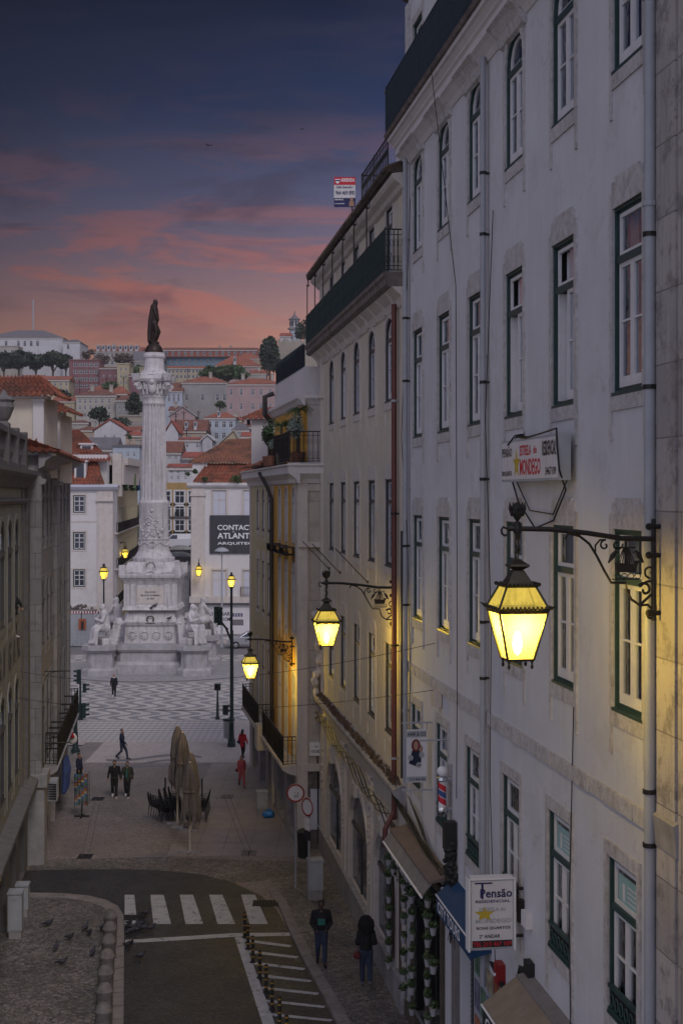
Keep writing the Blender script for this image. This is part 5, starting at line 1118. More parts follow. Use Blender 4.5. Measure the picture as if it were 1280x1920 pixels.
# column
b = MB(); b.lathe((CX, YM, 0), [(38*KM, zm(1052)), (39*KM, zm(1049)), (39*KM, zm(1045)), (35*KM, zm(1043)), (33*KM, zm(1038)), (30*KM, zm(1034)), (29*KM, zm(1031)), (29*KM, zm(1028)), (27*KM, zm(1027))], 48); b.build('column_base', 'marble', mo, True)
b = MB(); b.lathe((CX, YM, 0), [(28*KM, zm(1028)), (27.5*KM, zm(1012)), (29*KM, zm(1011)), (29*KM, zm(1009)), (27.5*KM, zm(1008)), (27*KM, zm(950)), (28.5*KM, zm(946)), (29*KM, zm(942)), (26*KM, zm(938))], 48)
for i in range(120):                                     # figure relief with garlands
    t_ = RND.random(); q_ = Vector((CX+RND.gauss(0, .12+.22*(1-t_)), YM-27.0*KM, zm(1005)+t_*1.75)); b.ball(q_, .11*(1.1-t_*.5), 6)
b.ball((CX, YM-27.5*KM, zm(957)), .14, 8)
for sx_ in (-1, 1):
    for i in range(24): t_ = i/23; a = -math.pi/2+sx_*(.25+.9*t_); b.ball((CX+27.3*KM*math.cos(a), YM+27.3*KM*math.sin(a), zm(975)-.9*math.sin(math.pi*t_)), .075, 6)
for i in range(60): a = -math.pi*i/59; b.ball((CX+28*KM*math.cos(a), YM+28*KM*math.sin(a), zm(1015)-.28*abs(math.sin(a*3))), .07, 6)
for i in range(14): a = 2*math.pi*i/14; b.ball((CX+.24*math.cos(a), YM-29*KM, zm(1020)+.24*math.sin(a)), .07, 6)
b.build('carved_drum', 'marble', mo, True)
b = MB(); n = 20*8; vs = []; lv = [(938, 24.6), (930, 23.6), (850, 22.8), (770, 21.3), (760, 21.0)]
for y, r in lv:
    for j in range(n):
        a = 2*math.pi*j/n; ph_ = (j % 8)/8; cut = 0 if ph_ < .2 else .085*math.sin(math.pi*(ph_-.2)/.8); rr = r*KM-cut*1.5; vs.append((CX+rr*math.cos(a), YM+rr*math.sin(a), zm(y)))
b.add(vs, [(i*n+j, i*n+(j+1) % n, (i+1)*n+(j+1) % n, (i+1)*n+j) for i in range(len(lv)-1) for j in range(n)]); b.build('fluted_shaft', 'marble', mo)
b = MB(); b.lathe((CX, YM, 0), [(21*KM, zm(760)), (22*KM, zm(757)), (21*KM, zm(755)), (21*KM, zm(748)), (23*KM, zm(745)), (22*KM, zm(742)), (23*KM, zm(725)), (28*KM, zm(716))], 32)
for ring, (y0, rr, k_) in enumerate(((738, 23, 16), (728, 25, 16))):
    for j in range(k_):
        a = 2*math.pi*(j+.5*ring)/k_; 
        for t_ in range(6): b.ball((CX+(rr+t_*.9)*KM*math.cos(a), YM+(rr+t_*.9)*KM*math.sin(a), zm(y0)+.11*t_), .15-.012*t_, 6, (1, 1, 1.2))
for sx_ in (-1, 1):
    for sy_ in (-1, 1):
        c = Vector((CX+sx_*25*KM, YM+sy_*25*KM, zm(726))); dv = Vector((sx_, sy_, 0)).normalized()
        b.tube([c+dv*(.30*math.cos(a_)*(1-a_/14))+UP*(.30*math.sin(a_)*(1-a_/14)) for a_ in [i*.6 for i in range(18)]], [.17-.005*i for i in range(18)], 6)
b.ball((CX, YM-26*KM, zm(730)), .36, 10, (.9, .6, 1.2)); b.ball((CX, YM-28*KM, zm(718)), .25, 8)
b.build('capital', 'marble', mo, True)
b = MB(); sq(b, 712, 717, 64, 58); sq(b, 702, 712, 56, 62)
for sx_ in (-1, 1):
    for sy_ in (-1, 1): b.taper(CX+sx_*29*KM, YM+sy_*29*KM, zm(716), zm(703), .2, .2, .38, .38)
b.lathe((CX, YM, 0), [(30*KM, zm(704)), (25*KM, zm(699)), (20*KM, zm(695)), (18.6*KM, zm(690)), (18.6*KM, zm(673)), (21*KM, zm(671)), (21.5*KM, zm(668)), (20*KM, zm(666)), (20*KM, zm(662))], 36); b.build('top_drum', 'marble', mo, True)
b = MB(); b.lathe((CX, YM, 0), [(17*KM, zm(663)), (17*KM, zm(658)), (14.5*KM, zm(651)), (10*KM, zm(646)), (9*KM, zm(645))], 24); b.build('bronze_dome', 'bronze', mo, True)
# bronze statue of a cloaked man seen from the side
st_ = thing('bronze_statue', 'dark bronze statue of a standing cloaked man on top of the column', 'statue', (CX, YM, zm(646)))
k = 1/24.07; b = MB()
def sp(x, y, dy=0.): return Vector((CX+(x-289)*k, YM+dy, zm(y)))
b.ball(sp(291.5, 567), 5*k, 12, (1, .9, 1.25)); b.limb([sp(291, 572), sp(290.5, 580), sp(291, 592), sp(291, 604)], [3.4*k, 6.5*k, 7.2*k, 6.5*k], 12)
b.limb([sp(290, 577, -.25), sp(294, 590, -.34), sp(297.5, 602, -.3)], [3*k, 2.6*k, 2*k]); b.limb([sp(290, 577, .25), sp(295, 590, .3), sp(297, 600, .1)], [3*k, 2.6*k, 2*k])
b.limb([sp(291, 606, -.12), sp(294, 622, -.16), sp(290, 640, -.12), sp(293, 644, -.12)], [5*k, 3.9*k, 2.6*k, 1.8*k]); b.limb([sp(290, 606, .12), sp(298, 622, .16), sp(292, 640, .2), sp(296, 644, .2)], [5*k, 3.7*k, 2.4*k, 1.8*k])
b.limb([sp(287, 574), sp(284, 600), sp(282.5, 625), sp(283, 641)], [4.6*k, 6.2*k, 6.4*k, 6.0*k], 12); b.limb([sp(286, 578, .2), sp(283, 610, .25), sp(284, 640, .25)], [4*k, 5*k, 5*k]); b.limb([sp(286, 578, -.2), sp(282, 610, -.25), sp(281.5, 640, -.22)], [3*k, 4*k, 4.4*k])
b.ball(sp(296, 569), 1.3*k, 6); b.ball(sp(293.5, 573), 2.6*k, 8)
organic(b, 'cloaked_figure', 'bronze', st_, .055, 2)
b = MB(); b.lathe(sp(290, 645), [(9*k, 0), (9*k, .12), (8*k, .16)], 16); b.build('plinth', 'bronze', st_)
# seated marble allegories
def seated(label, cx, cy, rz, mirror=1):
    t = thing('seated_statue', label, 'statue', (cx, cy, 2.3), 'seated marble figures at the corners of the pedestal', rz)
    b = MB(); s_ = 1.72
    def q(x, y, z): return Vector((x*mirror*s_, y*s_, z*s_))
    b.box(-.75, .75, -.2, .95, 0, .5)                                   # rock seat
    b.limb([q(-.02, .2, .75), q(0, .16, 1.05), q(0, .12, 1.32), q(0, .05, 1.48)], [.24*s_, .22*s_, .2*s_, .09*s_], 12)
    b.ball(q(0, .02, 1.62), .125*s_, 12, (.85, 1, 1.15)); b.ball(q(0, .1, 1.68), .12*s_, 10); b.limb([q(0, .15, 1.6), q(.04, .18, 1.4)], [.09*s_, .06*s_])
    b.ball(q(0, -.1, 1.60), .03*s_, 6)
    b.limb([q(.12, .2, .72), q(.16, -.28, .78), q(.14, -.36, .3), q(.14, -.50, .1)], [.2*s_, .15*s_, .12*s_, .07*s_]); b.limb([q(-.12, .2, .72), q(-.2, -.22, .70), q(-.24, -.30, .25), q(-.24, -.46, .07)], [.2*s_, .15*s_, .12*s_, .07*s_])
    b.limb([q(.22, .1, 1.36), q(.32, -.08, 1.05), q(.08, -.28, 1.12)], [.09*s_, .075*s_, .055*s_]); b.limb([q(-.22, .1, 1.36), q(-.3, -.1, 1.08), q(-.02, -.26, 1.0)], [.09*s_, .075*s_, .055*s_])
    for i in range(9):                                                   # drapery folds
        x = -.3+i*.075; b.limb([q(x*.9, -.05, .86+.03*(i % 2)), q(x, -.30-.04*(i % 2), .62), q(x*1.05, -.33-.05*(i % 2), .3), q(x*1.1, -.36, .05)], [.06*s_, .07*s_, .06*s_, .07*s_], 6)
    for i in range(5): b.limb([q(-.26+i*.05, .2, 1.42), q(-.32+i*.09, .05, 1.1), q(-.3+i*.14, .0, .85)], [.05*s_, .055*s_, .06*s_], 6)
    b.limb([q(.0, -.30, 1.12), q(.1, -.34, 1.3)], [.05*s_, .04*s_])
    organic(b, 'draped_figure', 'marble', t, .055, 1); return t
seated('seated robed marble figure facing left at the front left corner of the monument', CX-3.5, YM-3.5, rad(-58))
seated('seated draped marble woman at the front right corner of the monument', CX+3.5, YM-3.5, rad(55), -1)
seated('seated marble figure half hidden at the rear left corner of the monument', CX-3.6, YM+3.5, rad(-125))
seated('seated marble figure at the rear right corner behind the woman', CX+3.6, YM+3.5, rad(125), -1)
# ---------------------------------------------------------------- hillside and its houses
def hz_(Y):
    pts = [(150, -1), (175, 0), (200, 5), (262, 13), (300, 18), (330, 20), (380, 25), (430, 32), (480, 43), (520, 53), (570, 59), (620, 62), (760, 56), (1200, 30), (2400, -10)]
    for (a, za), (c, zc) in zip(pts, pts[1:]):
        if a <= Y <= c: return za+(zc-za)*(Y-a)/(c-a)
    return 0
b = MB(); xs = [-420+i*28 for i in range(31)]; ys = [150, 175, 200, 220, 240, 270, 300, 330, 360, 395, 430, 475, 520, 570, 620, 690, 760, 900, 1200, 1800, 2400]
for y in ys:
    for x in xs: b.v.append(Vector((x*(1+y/900), y, hz_(y)*(1-.25*min(1, max(0, (abs(x)-150)/270)))-.5+(2.0*mnoise.noise(Vector((x*.02, y*.02, 0))) if y > 200 else 0))))
nx = len(xs); b.f = [(j*nx+i, j*nx+i+1, (j+1)*nx+i+1, (j+1)*nx+i) for j in range(len(ys)-1) for i in range(nx-1)]; b.m = [0]*len(b.f); b.build('hillside', 'hill_ground', None, kind='structure')
for n_, c_ in dict(h_white=(.50, .49, .51), h_grey=(.30, .285, .28), h_pink=(.38, .27, .265), h_rose=(.21, .105, .11), h_yellow=(.40, .34, .23), h_peach=(.40, .30, .22), h_blue=(.12, .20, .27), h_bluewhite=(.40, .44, .50), h_beige=(.38, .35, .31), h_stone=(.33, .29, .24), h_brick=(.26, .09, .06)).items(): mat(n_, c_, .9, .12, .35, .2, 5, .35)
def house(label, x0, x1, ye, yb_, yr, Y, m, roof='tile_far', kind='hip', cols=0, rows=(), win=(10, 14), depth=None, name='hillside_house', chim=0, rise=0, frame='white_frame', inset=.22, dorm=(), over=.4, **kw):
    k = Y/F; cs = [x0+(x1-x0)*(i+.5)/cols for i in range(cols)] if isinstance(cols, int) else cols
    d = depth or max(7, (x1-x0)*k*.45); z0 = zat(yb_, Y)-6
    t, f_, X0, X1, ze = block(name, label, x0, x1, ye, Y, d, m, cs, rows, None, z0, (win[0]*k, win[1]*k), 'building', None, frame, rise=rise)
    zr = zat(yr, Y); b = MB(); o = over
    if kind == 'hip':
        g = min(d/2, (X1-X0)/2.2)*.8; a = [(X0-o, Y-o, ze), (X1+o, Y-o, ze), (X1+o, Y+d+o, ze), (X0-o, Y+d+o, ze), (X0+g, Y+d/2, zr), (X1-g, Y+d/2, zr)]
        b.add(a, [(0, 1, 5, 4), (2, 3, 4, 5), (1, 2, 5), (3, 0, 4), (3, 2, 1, 0)])
    elif kind == 'side':   # ridge parallel to the picture
        a = [(X0-o, Y-o, ze), (X1+o, Y-o, ze), (X1+o, Y+d+o, ze), (X0-o, Y+d+o, ze), (X0-o, Y+d/2, zr), (X1+o, Y+d/2, zr)]; b.add(a, [(0, 1, 5, 4), (2, 3, 4, 5), (1, 2, 5), (3, 0, 4), (3, 2, 1, 0)])
    elif kind == 'gable':  # gable towards the viewer
        xm = P(kw.get('peak', (x0+x1)/2), 0, Y).x; a = [(X0-o, Y+.05, ze-.1), (X1+o, Y+.05, ze-.1), (xm, Y+.05, zr), (X0-o, Y+d, ze-.1), (X1+o, Y+d, ze-.1), (xm, Y+d, zr)]
        b.prism([(X0, Y, ze), (X1, Y, ze), (xm, Y, zr-.15)], (0, d-.1, 0)); b.build('gable', m, t); b = MB()
        for p0, p1 in ((0, 2), (2, 1)): q0_, q1_ = Vector(a[p0]), Vector(a[p1]); b.prism([q0_-Vector((0, .3, 0)), q1_-Vector((0, .3, 0)), q1_+Vector((0, -.3, .3)), q0_+Vector((0, -.3, .3))], (0, d+.3, 0))
    elif kind == 'flat': b.box(X0-.2, X1+.2, Y-.2, Y+d+.2, ze, ze+.4)
    elif kind == 'mansard':
        a = [(X0-o, Y-o, ze), (X1+o, Y-o, ze), (X1+o, Y+d+o, ze), (X0-o, Y+d+o, ze), (X0+1, Y+2, zr), (X1-1, Y+2, zr), (X1-1, Y+d-2, zr), (X0+1, Y+d-2, zr)]; b.hexa(a)
    rf = b.build('roof', roof, t)
    if kind in ('hip', 'side', 'mansard'):
        b = MB(); b.box(X0-o*.6, X1+o*.6, Y-o*.6, Y+.1, ze-.45, ze-.02); b.build('eaves', 'stone_light', t)
    for i in range(chim):
        xx = X0+(X1-X0)*(.2+.6*RND.random()); b = MB(); b.box(xx, xx+.9, Y+d*.35, Y+d*.35+.9, ze, zr+1.0); b.box(xx-.15, xx+1.05, Y+d*.35-.15, Y+d*.35+1.05, zr+1.0, zr+1.2); b.build('chimney', 'h_beige', rf)
    for xx in dorm:
        xc = P(xx, 0, Y).x; zc = (ze+zr)/2; w_ = 2.6*k; hh = 4.5*k; b = MB(); b.box(xc-w_, xc+w_, Y+.1, Y+d*.4, ze, zc+hh); b.prism([(xc-w_*1.2, Y-.1, zc+hh), (xc+w_*1.2, Y-.1, zc+hh), (xc, Y-.1, zc+hh*1.5)], (0, d*.4, 0)); dr = b.build('dormer', 'h_white', rf)
        b = MB(); b.fb(front(Y+.1), xc-w_*.6, xc+w_*.6, zc-hh*.5, zc+hh*.7, 0, .05); b.build('pane', 'pane_far', dr)
    return t
house('long convent with grey hipped roof on the skyline at the far left', -30, 118, 633, 682, 612, 560, 'h_white', 'slate_roof', 'hip', (12, 35, 47, 59, 71, 117), (644,), (5.5, 11), 26, 'convent', rise=.4)
house('convent wing with one arched window at the right end of the pale skyline complex', 118, 150, 641, 682, 632, 556, 'h_white', 'slate_roof', 'hip', (128,), (650,), (5, 10), 18, 'convent', rise=.4)
house('low pale stone entrance block in front of the skyline convent', -10, 34, 650, 690, 640, 545, 'h_beige', 'h_beige', 'flat', (10, 24), (662,), (6, 12), 8, 'convent')
house('orange roofed palace with a row of dormers on the skyline left of the statue', 177, 264, 659, 700, 646, 600, 'h_beige', 'tile_far', 'side', 9, (666, 680), (4.5, 7.5), 20, 'palace', dorm=(184, 194, 204, 214, 226, 236, 246, 256), chim=1)
house('long blue tiled barracks with brick red upper storey on the skyline', 306, 484, 668, 700, 650, 580, 'h_blue', 'tile_brown', 'side', 16, (678,), (5, 9), 18, 'barracks', chim=2)
house('brick red attic storey of arched windows above the blue front', 307, 482, 656, 642, 651, 578.5, 'h_brick', 'tile_brown', 'side', 15, (662.5,), (4.5, 8), 3, 'attic_storey')
house('dark roofed wing running down left behind the bronze statue', 248, 306, 676, 700, 656, 570, 'h_grey', 'slate_roof', 'side', 6, (685,), (3.5, 6), 10, 'barracks')
house('low yellow arcaded house under the blue barracks', 314, 381, 690, 716, 684, 520, 'h_yellow', 'tile_far', 'side', 9, (696, 706), (5, 6.5), 8)
house('salmon house with wide orange roof and dormer below the skyline', 403, 487, 686, 712, 664, 500, 'h_pink', 'tile_far', 'hip', 7, (697,), (5, 8), 14, dorm=(440,))
house('orange roofed house at the right end of the blue barracks', 440, 486, 672, 690, 660, 530, 'h_peach', 'tile_far', 'hip', 4, (680,), (4, 6), 10)
house('large grey church house with round windows and orange roof in the middle of the hill', 341, 426, 717, 780, 702, 430, 'h_grey', 'tile_far', 'hip', (350, 380, 408, 421), (745,), (6, 13), 16, chim=1)
house('pale blue wing with dark red roof left of the grey church house', 309, 342, 733, 782, 714, 428, 'h_bluewhite', 'tile_brown', 'side', (317, 326, 335), (746,), (4, 14), 12)
house('three storey pink palace with rows of windows on the right of the hill', 426, 530, 720, 800, 705, 400, 'h_pink', 'tile_far', 'hip', (433, 452, 474, 489, 506, 520), (735, 762, 786), (5.5, 12), 16, 'palace', chim=2)
house('rose apartment block with balconies below the convent pines', 130, 187, 676, 742, 672, 480, 'h_rose', 'h_rose', 'flat', (142, 152, 162, 172, 181), (684, 697, 711, 724), (7, 7), 10, 'apartment_block')
house('dark rose wall block right of the apartment block', 187, 222, 690, 738, 686, 478, 'h_rose', 'tile_brown', 'side', (195, 207, 217), (705, 720), (3.5, 5), 9)
house('narrow beige tower house between the rose blocks', 220, 243, 683, 735, 682, 470, 'h_yellow', 'h_yellow', 'flat', (227, 236), (692, 705, 717), (3.5, 6), 9)
house('dark red house right of the beige tower', 243, 262, 704, 738, 698, 468, 'h_rose', 'tile_brown', 'side', (250, 257), (714,), (3, 5), 8)
house('yellow house with orange roof under the umbrella pines', 78, 130, 712, 745, 703, 465, 'h_yellow', 'tile_far', 'side', 5, (720, 731), (4.5, 7), 9)
house('small yellow house with orange roof at the left of the hill', 42, 78, 709, 745, 701, 470, 'h_peach', 'tile_far', 'side', 3, (720,), (4, 6), 9)
house('wide pale grey house with many windows below the rose apartments', 143, 218, 741, 812, 727, 380, 'h_beige', 'tile_brown', 'hip', (150, 160, 170, 180, 192, 205), (752, 764, 778, 792), (4.5, 8), 14, chim=2)
house('pale house with balcony windows right of the wide grey house', 218, 243, 750, 812, 738, 378, 'h_grey', 'tile_brown', 'hip', (224, 232, 239), (762, 778), (3.5, 9), 12)
house('small orange hipped roof house above the wide grey house', 168, 206, 732, 745, 720, 400, 'h_white', 'tile_far', 'hip', (175, 187, 198), (738,), (5, 5), 9)
house('orange pyramid roof house left of the dark trees', 204, 238, 738, 760, 722, 395, 'h_peach', 'tile_far', 'hip', (212, 222, 231), (746,), (4, 6), 10)
house('grey stone retaining house in the shade below the trees', 222, 268, 781, 812, 779, 345, 'h_stone', 'h_stone', 'flat', 8, (795,), (2.8, 7), 8)
house('white gabled house with red roof left of the column shaft', 177, 238, 808, 842, 787, 300, 'h_white', 'tile_red', 'gable', (197, 214), (805, 818), (4, 6), 12, peak=207)
house('small red roofed house right of the white gable', 236, 268, 816, 838, 806, 290, 'h_peach', 'tile_red', 'hip', (246, 256), (825,), (4, 7), 8)
house('small orange roofed cottage just left of the column', 226, 262, 806, 822, 798, 318, 'h_beige', 'tile_far', 'side', (240, 252), (813,), (3, 4), 7)
house('long white sloping terrace house below the gabled house', 163, 215, 842, 878, 818, 240, 'h_white', 'slate_roof', 'side', (182,), (866,), (5, 7), 8)
house('white stepped house behind the penthouse terrace', 212, 262, 838, 880, 832, 236, 'h_bluewhite', 'slate_roof', 'flat', (226, 240, 252), (852, 866), (4.5, 7), 8)
house('pink gabled chapel front right of the column top', 319, 366, 781, 812, 763, 362, 'h_pink', 'h_grey', 'gable', (342,), (784,), (7, 7), 9, rise=1.0)
house('peach house with brown roof and two white dormers', 326, 385, 808, 832, 785, 320, 'h_peach', 'tile_brown', 'side', (334, 355, 376), (819,), (7, 7), 10, dorm=(349, 366))
house('tall blue white house with balconies and orange roof', 385, 441, 783, 836, 770, 330, 'h_bluewhite', 'tile_far', 'hip', (393, 406, 420, 433), (796, 817), (7.5, 12), 11, dorm=(410,))
house('pale house with grey glazed pyramid roof right of the blue white house', 436, 466, 806, 830, 792, 318, 'h_bluewhite', 'slate_roof', 'hip', (443, 451, 459), (816,), (3.5, 7), 10)
house('white end house with small windows on the slope right of the column', 337, 384, 824, 868, 818, 280, 'h_white', 'tile_red', 'side', (351, 370), (835,), (4.5, 7.5), 9)
house('white gabled cottage beside the white end house', 380, 398, 826, 868, 816, 279, 'h_white', 'h_white', 'gable', (391,), (838,), (3, 4), 9)
house('white house with small red roof touching the column on the right', 310, 334, 812, 848, 790, 300, 'h_white', 'tile_red', 'gable', (316,), (806,), (4, 5), 9)
house('low red roofed house below the white end house', 345, 392, 858, 885, 846, 262, 'h_bluewhite', 'tile_red', 'side', (352, 370), (866,), (6, 10), 8)
house('narrow red roofed shed beside the column shaft', 311, 338, 848, 870, 826, 268, 'h_white', 'tile_brown', 'side', (318, 330), (858,), (4, 5), 7)
house('yellow gabled house with one small window right of the hill foot', 392, 460, 852, 880, 808, 262, 'h_yellow', 'h_beige', 'gable', (427,), (846,), (4.5, 7), 10, peak=438)
house('small white houses with satellite dishes at the hill foot', 316, 362, 876, 905, 868, 205, 'h_white', 'tile_red', 'side', (322, 334, 348), (884, 896), (4, 6), 8)
house('white block with shutters behind the banner building', 340, 366, 866, 905, 862, 222, 'h_bluewhite', 'slate_roof', 'flat', (348, 358), (876, 888), (4.5, 6), 7)
house('brick red sheds in front of the pink palace', 470, 500, 832, 860, 822, 215, 'h_brick', 'tile_red', 'side', (480,), (843,), (5, 6), 7)
house('orange roofed low house right behind the yellow gable', 455, 500, 818, 850, 808, 250, 'h_peach', 'tile_red', 'side', (465, 480), (830,), (4, 6), 7)
house('beige house behind the white penthouse roofs', 128, 165, 792, 840, 786, 330, 'h_beige', 'tile_brown', 'hip', (138, 152), (806,), (4, 7), 9)
house('pale house at the left edge of the hill under the yellow houses', -20, 60, 745, 800, 735, 420, 'h_beige', 'tile_far', 'side', 5, (758,), (5, 8), 10)
house('cream house between the pines and the tiled dormers', 100, 140, 752, 800, 742, 400, 'h_yellow', 'tile_far', 'side', 3, (765,), (4, 7), 9)
house('small grey house squeezed left of the capital of the column', 262, 290, 716, 745, 708, 440, 'h_grey', 'tile_brown', 'side', 3, (728,), (3.5, 6), 8, chim=1)
house('beige house with brown roof half hidden by the capital on the right', 318, 345, 770, 800, 760, 375, 'h_beige', 'tile_brown', 'side', 3, (780,), (3.5, 6), 8, chim=1)
house('low grey house under the three storey pink palace', 440, 480, 800, 830, 794, 350, 'h_grey', 'tile_brown', 'side', 4, (812,), (3.5, 6), 8, chim=2)
house('narrow yellow house above the blue white house', 430, 452, 788, 806, 780, 360, 'h_yellow', 'tile_far', 'side', 2, (797,), (3.5, 6), 7, chim=1)
house('pink cottage under the wide pale grey house', 196, 232, 812, 830, 804, 335, 'h_pink', 'tile_far', 'side', 3, (820,), (3.5, 5), 7, chim=1)
house('brown roofed cottage left of the white gabled house', 150, 178, 806, 835, 797, 322, 'h_peach', 'tile_brown', 'hip', 2, (816,), (3.5, 6), 8, chim=1)
house('grey roofed row above the penthouse terrace', 240, 266, 842, 866, 834, 262, 'h_white', 'slate_roof', 'side', 2, (852,), (4, 6), 7, chim=1)
house('yellow tower block right of the rose apartment block', 262, 282, 690, 716, 688, 500, 'h_yellow', 'h_yellow', 'flat', 2, (700,), (3, 5), 8)
house('little orange roofed house between the salmon house and the palace', 470, 500, 700, 722, 692, 455, 'h_beige', 'tile_far', 'side', 3, (710,), (3.5, 6), 8, chim=1)
for (x, y, Y) in ((150, 722, 395), (232, 716, 400), (352, 700, 450), (405, 700, 450), (450, 700, 420), (500, 702, 420), (200, 785, 310), (345, 783, 330), (372, 783, 330), (412, 768, 340), (350, 815, 290), (178, 838, 250), (330, 788, 310), (470, 700, 520), (200, 716, 470)):
    q = P(x, y, Y); b = MB(); b.tube([q-UP*5, q+UP*1.6], .09, 4); b.tube([q+UP*1.3-Vector((.8, 0, 0)), q+UP*1.3+Vector((.8, 0, 0))], .05, 3); b.tube([q+UP*.9-Vector((.5, 0, 0)), q+UP*.9+Vector((.5, 0, 0))], .05, 3)
    tag(b.build('roof_aerial', 'iron', None), 'thin television aerial standing on a hillside roof', 'aerial', 'television aerials on the hillside roofs')
# castle wall and lookout tower
t = thing('castle_wall', 'old brown stone rampart with battlements on the right skyline', 'wall', P(545, 700, 470)); b = MB()
b.box(P(521, 0, 470).x, P(640, 0, 470).x, 470, 485, zat(720, 470), zat(640, 470))
for i in range(12): x = P(521+i*8, 0, 470).x; b.box(x, x+.8, 470, 471.2, zat(640, 470), zat(637, 470)+.2)
b.build('rampart', 'h_stone', t)
t = thing('lookout_tower', 'white domed lookout tower rising behind the castle wall', 'tower', P(552, 640, 500)); c = P(552, 0, 500); k = 500/F; zt = lambda y: zat(y, 500)
b = MB(); b.lathe((c.x, 500, 0), [(12*k, zt(680)), (10*k, zt(636)), (9*k, zt(616))], 8); b.build('shaft', 'h_bluewhite', t)
b = MB(); b.lathe((c.x, 500, 0), [(12.5*k, zt(618)), (13*k, zt(615)), (10*k, zt(614))], 8); b.build('gallery', 'h_grey', t)
b = MB(); b.lathe((c.x, 500, 0), [(8*k, zt(615)), (8*k, zt(600))], 8); b.build('lantern_room', 'h_white', t)
b = MB(); [b.tube([(c.x+8.2*k*math.cos(a*.785+.39), 500+8.2*k*math.sin(a*.785+.39), zt(612)), (c.x+8.2*k*math.cos(a*.785+.39), 500+8.2*k*math.sin(a*.785+.39), zt(603))], .3, 4) for a in range(8)]; b.build('window', 'pane_far', t)
b = MB(); b.lathe((c.x, 500, 0), [(12*k, zt(600)), (9*k, zt(597)), (4*k, zt(593)), (1.5*k, zt(590)), (.6*k, zt(583))], 8); b.build('dome', 'slate_roof', t)
house('low pale hut with red roof left of the lookout tower', 526, 545, 630, 645, 622, 495, 'h_white', 'tile_red', 'side', (535,), (637,), (3, 5), 8)
# trees of the hill
for i, (x, y, w_, h_) in enumerate(((8, 676, 46, 26), (36, 675, 44, 28), (68, 678, 46, 30), (100, 674, 50, 28), (124, 678, 36, 26))):
    tree('umbrella_pine', ['dark umbrella pine at the left edge of the picture below the convent', 'second umbrella pine from the left edge', 'dark umbrella pine in the middle of the convent row', 'broad dark umbrella pine second from the right of the row', 'rightmost dark umbrella pine of the convent row'][i], x, y, w_, h_, 530-i, 'leaf_dark', 2000, 'umbrella pines below the convent', .5)
tree('tree', 'tall dark evergreen left of the castle wall', 506, 664, 44, 78, 462, 'leaf_dark', 3400, None, .2)
tree('tree', 'dark tree leaning against the lookout tower', 572, 622, 34, 40, 478, 'leaf_dark', 1000, None, .2)
tree('tree', 'small tree on the skyline beside the pale lookout dish', 588, 596, 16, 20, 476, 'leaf_mid', 400, None, .2)
tree('tree', 'wide green tree behind the grey church house', 425, 702, 64, 26, 455, 'leaf_mid', 1400, None, .2)
tree('tree', 'green trees right of the church house roof', 392, 700, 36, 22, 457, 'leaf_mid', 800, None, .2)
tree('tree', 'large dark tree mass just left of the column capital', 253, 755, 32, 52, 372, 'leaf_dark', 1600, None, .2)
tree('tree', 'dark round tree left of the column above the white gable', 187, 778, 38, 28, 332, 'leaf_dark', 1000, None, .2)
tree('tree', 'low dark tree beside the round tree', 222, 792, 34, 22, 330, 'leaf_dark', 700, None, .2)
tree('tree', 'bushy green tree above the orange pyramid roof', 206, 722, 34, 16, 402, 'leaf_mid', 600, None, .2)
tree('tree', 'small tree at the foot of the wide grey house', 118, 742, 26, 26, 412, 'leaf_dark', 700, None, .2)
tree('tree', 'green shrub tree in front of the barracks left wing', 256, 694, 30, 22, 520, 'leaf_mid', 700, None, .2)
tree('tree', 'small green tree on the wall of the grey church house', 412, 757, 24, 14, 425, 'leaf_mid', 400, None, .2)
tree('tree', 'small bush beside the orange cottage', 243, 818, 14, 18, 285, 'leaf_mid', 300, None, .2)
for i, (x, y, w_, h_, lb) in enumerate(((162, 662, 24, 24, 'bare winter tree left of the orange roofed palace'), (232, 672, 40, 22, 'bare brown trees in front of the orange roofed palace'), (190, 674, 28, 20, 'bare brown tree at the left end of the orange roofed palace'))):
    tree('bare_tree', lb, x, y, w_, h_, 540, 'leaf_dry', 420, None, .4)
for x, y, w_, lb in ((366, 884, 16, 'shrub growing on the left end of the banner building ledge'), (384, 898, 14, 'weeds on the tiled mansard beside the gable'), (442, 898, 26, 'green weeds on the right of the red mansard'), (352, 888, 12, 'small leafy bush at the corner of the banner building roof')):
    k = 129.5/F; c = P(x, y, 129.5); b = MB(); crown(b, c, w_/2*k, 260, .1, (1, .8, .6)); tag(b.build('roof_plant', 'leaf_mid', None), lb, 'plant', 'weeds rooted in the roof of the banner building')
# tv mast and birds
b = MB(); b.tube([P(63, 640, 590), P(63, 562, 590)], .35, 5); tag(b.build('antenna_mast', 'pipe_grey', None), 'thin antenna mast standing above the convent roof', 'mast')
def flying(label, x, y, Y, s_, rz):
    c = P(x, y, Y); t = thing('flying_bird', label, 'bird', c, 'birds flying in the evening sky', rz); b = MB(); b.limb([Vector((0, -.22*s_, 0)), Vector((0, 0, 0)), Vector((0, .3*s_, .02))], [.035*s_, .07*s_, .03*s_], 6)
    b.add([(-.0, -.1*s_, .02), (0, .12*s_, .02), (-.55*s_, .05*s_, .16*s_), (-.3*s_, -.12*s_, .12*s_)], [(0, 1, 2, 3)]); b.add([(0, -.1*s_, .02), (0, .12*s_, .02), (.55*s_, .1*s_, .1*s_), (.3*s_, -.12*s_, .1*s_)], [(0, 3, 2, 1)]); b.build('body', 'pigeon', t)
flying('bird with spread wings in the middle of the dark sky', 391, 273, 70, .5, .5); flying('smaller bird high up right of the other one', 565, 243, 80, .4, -.6)
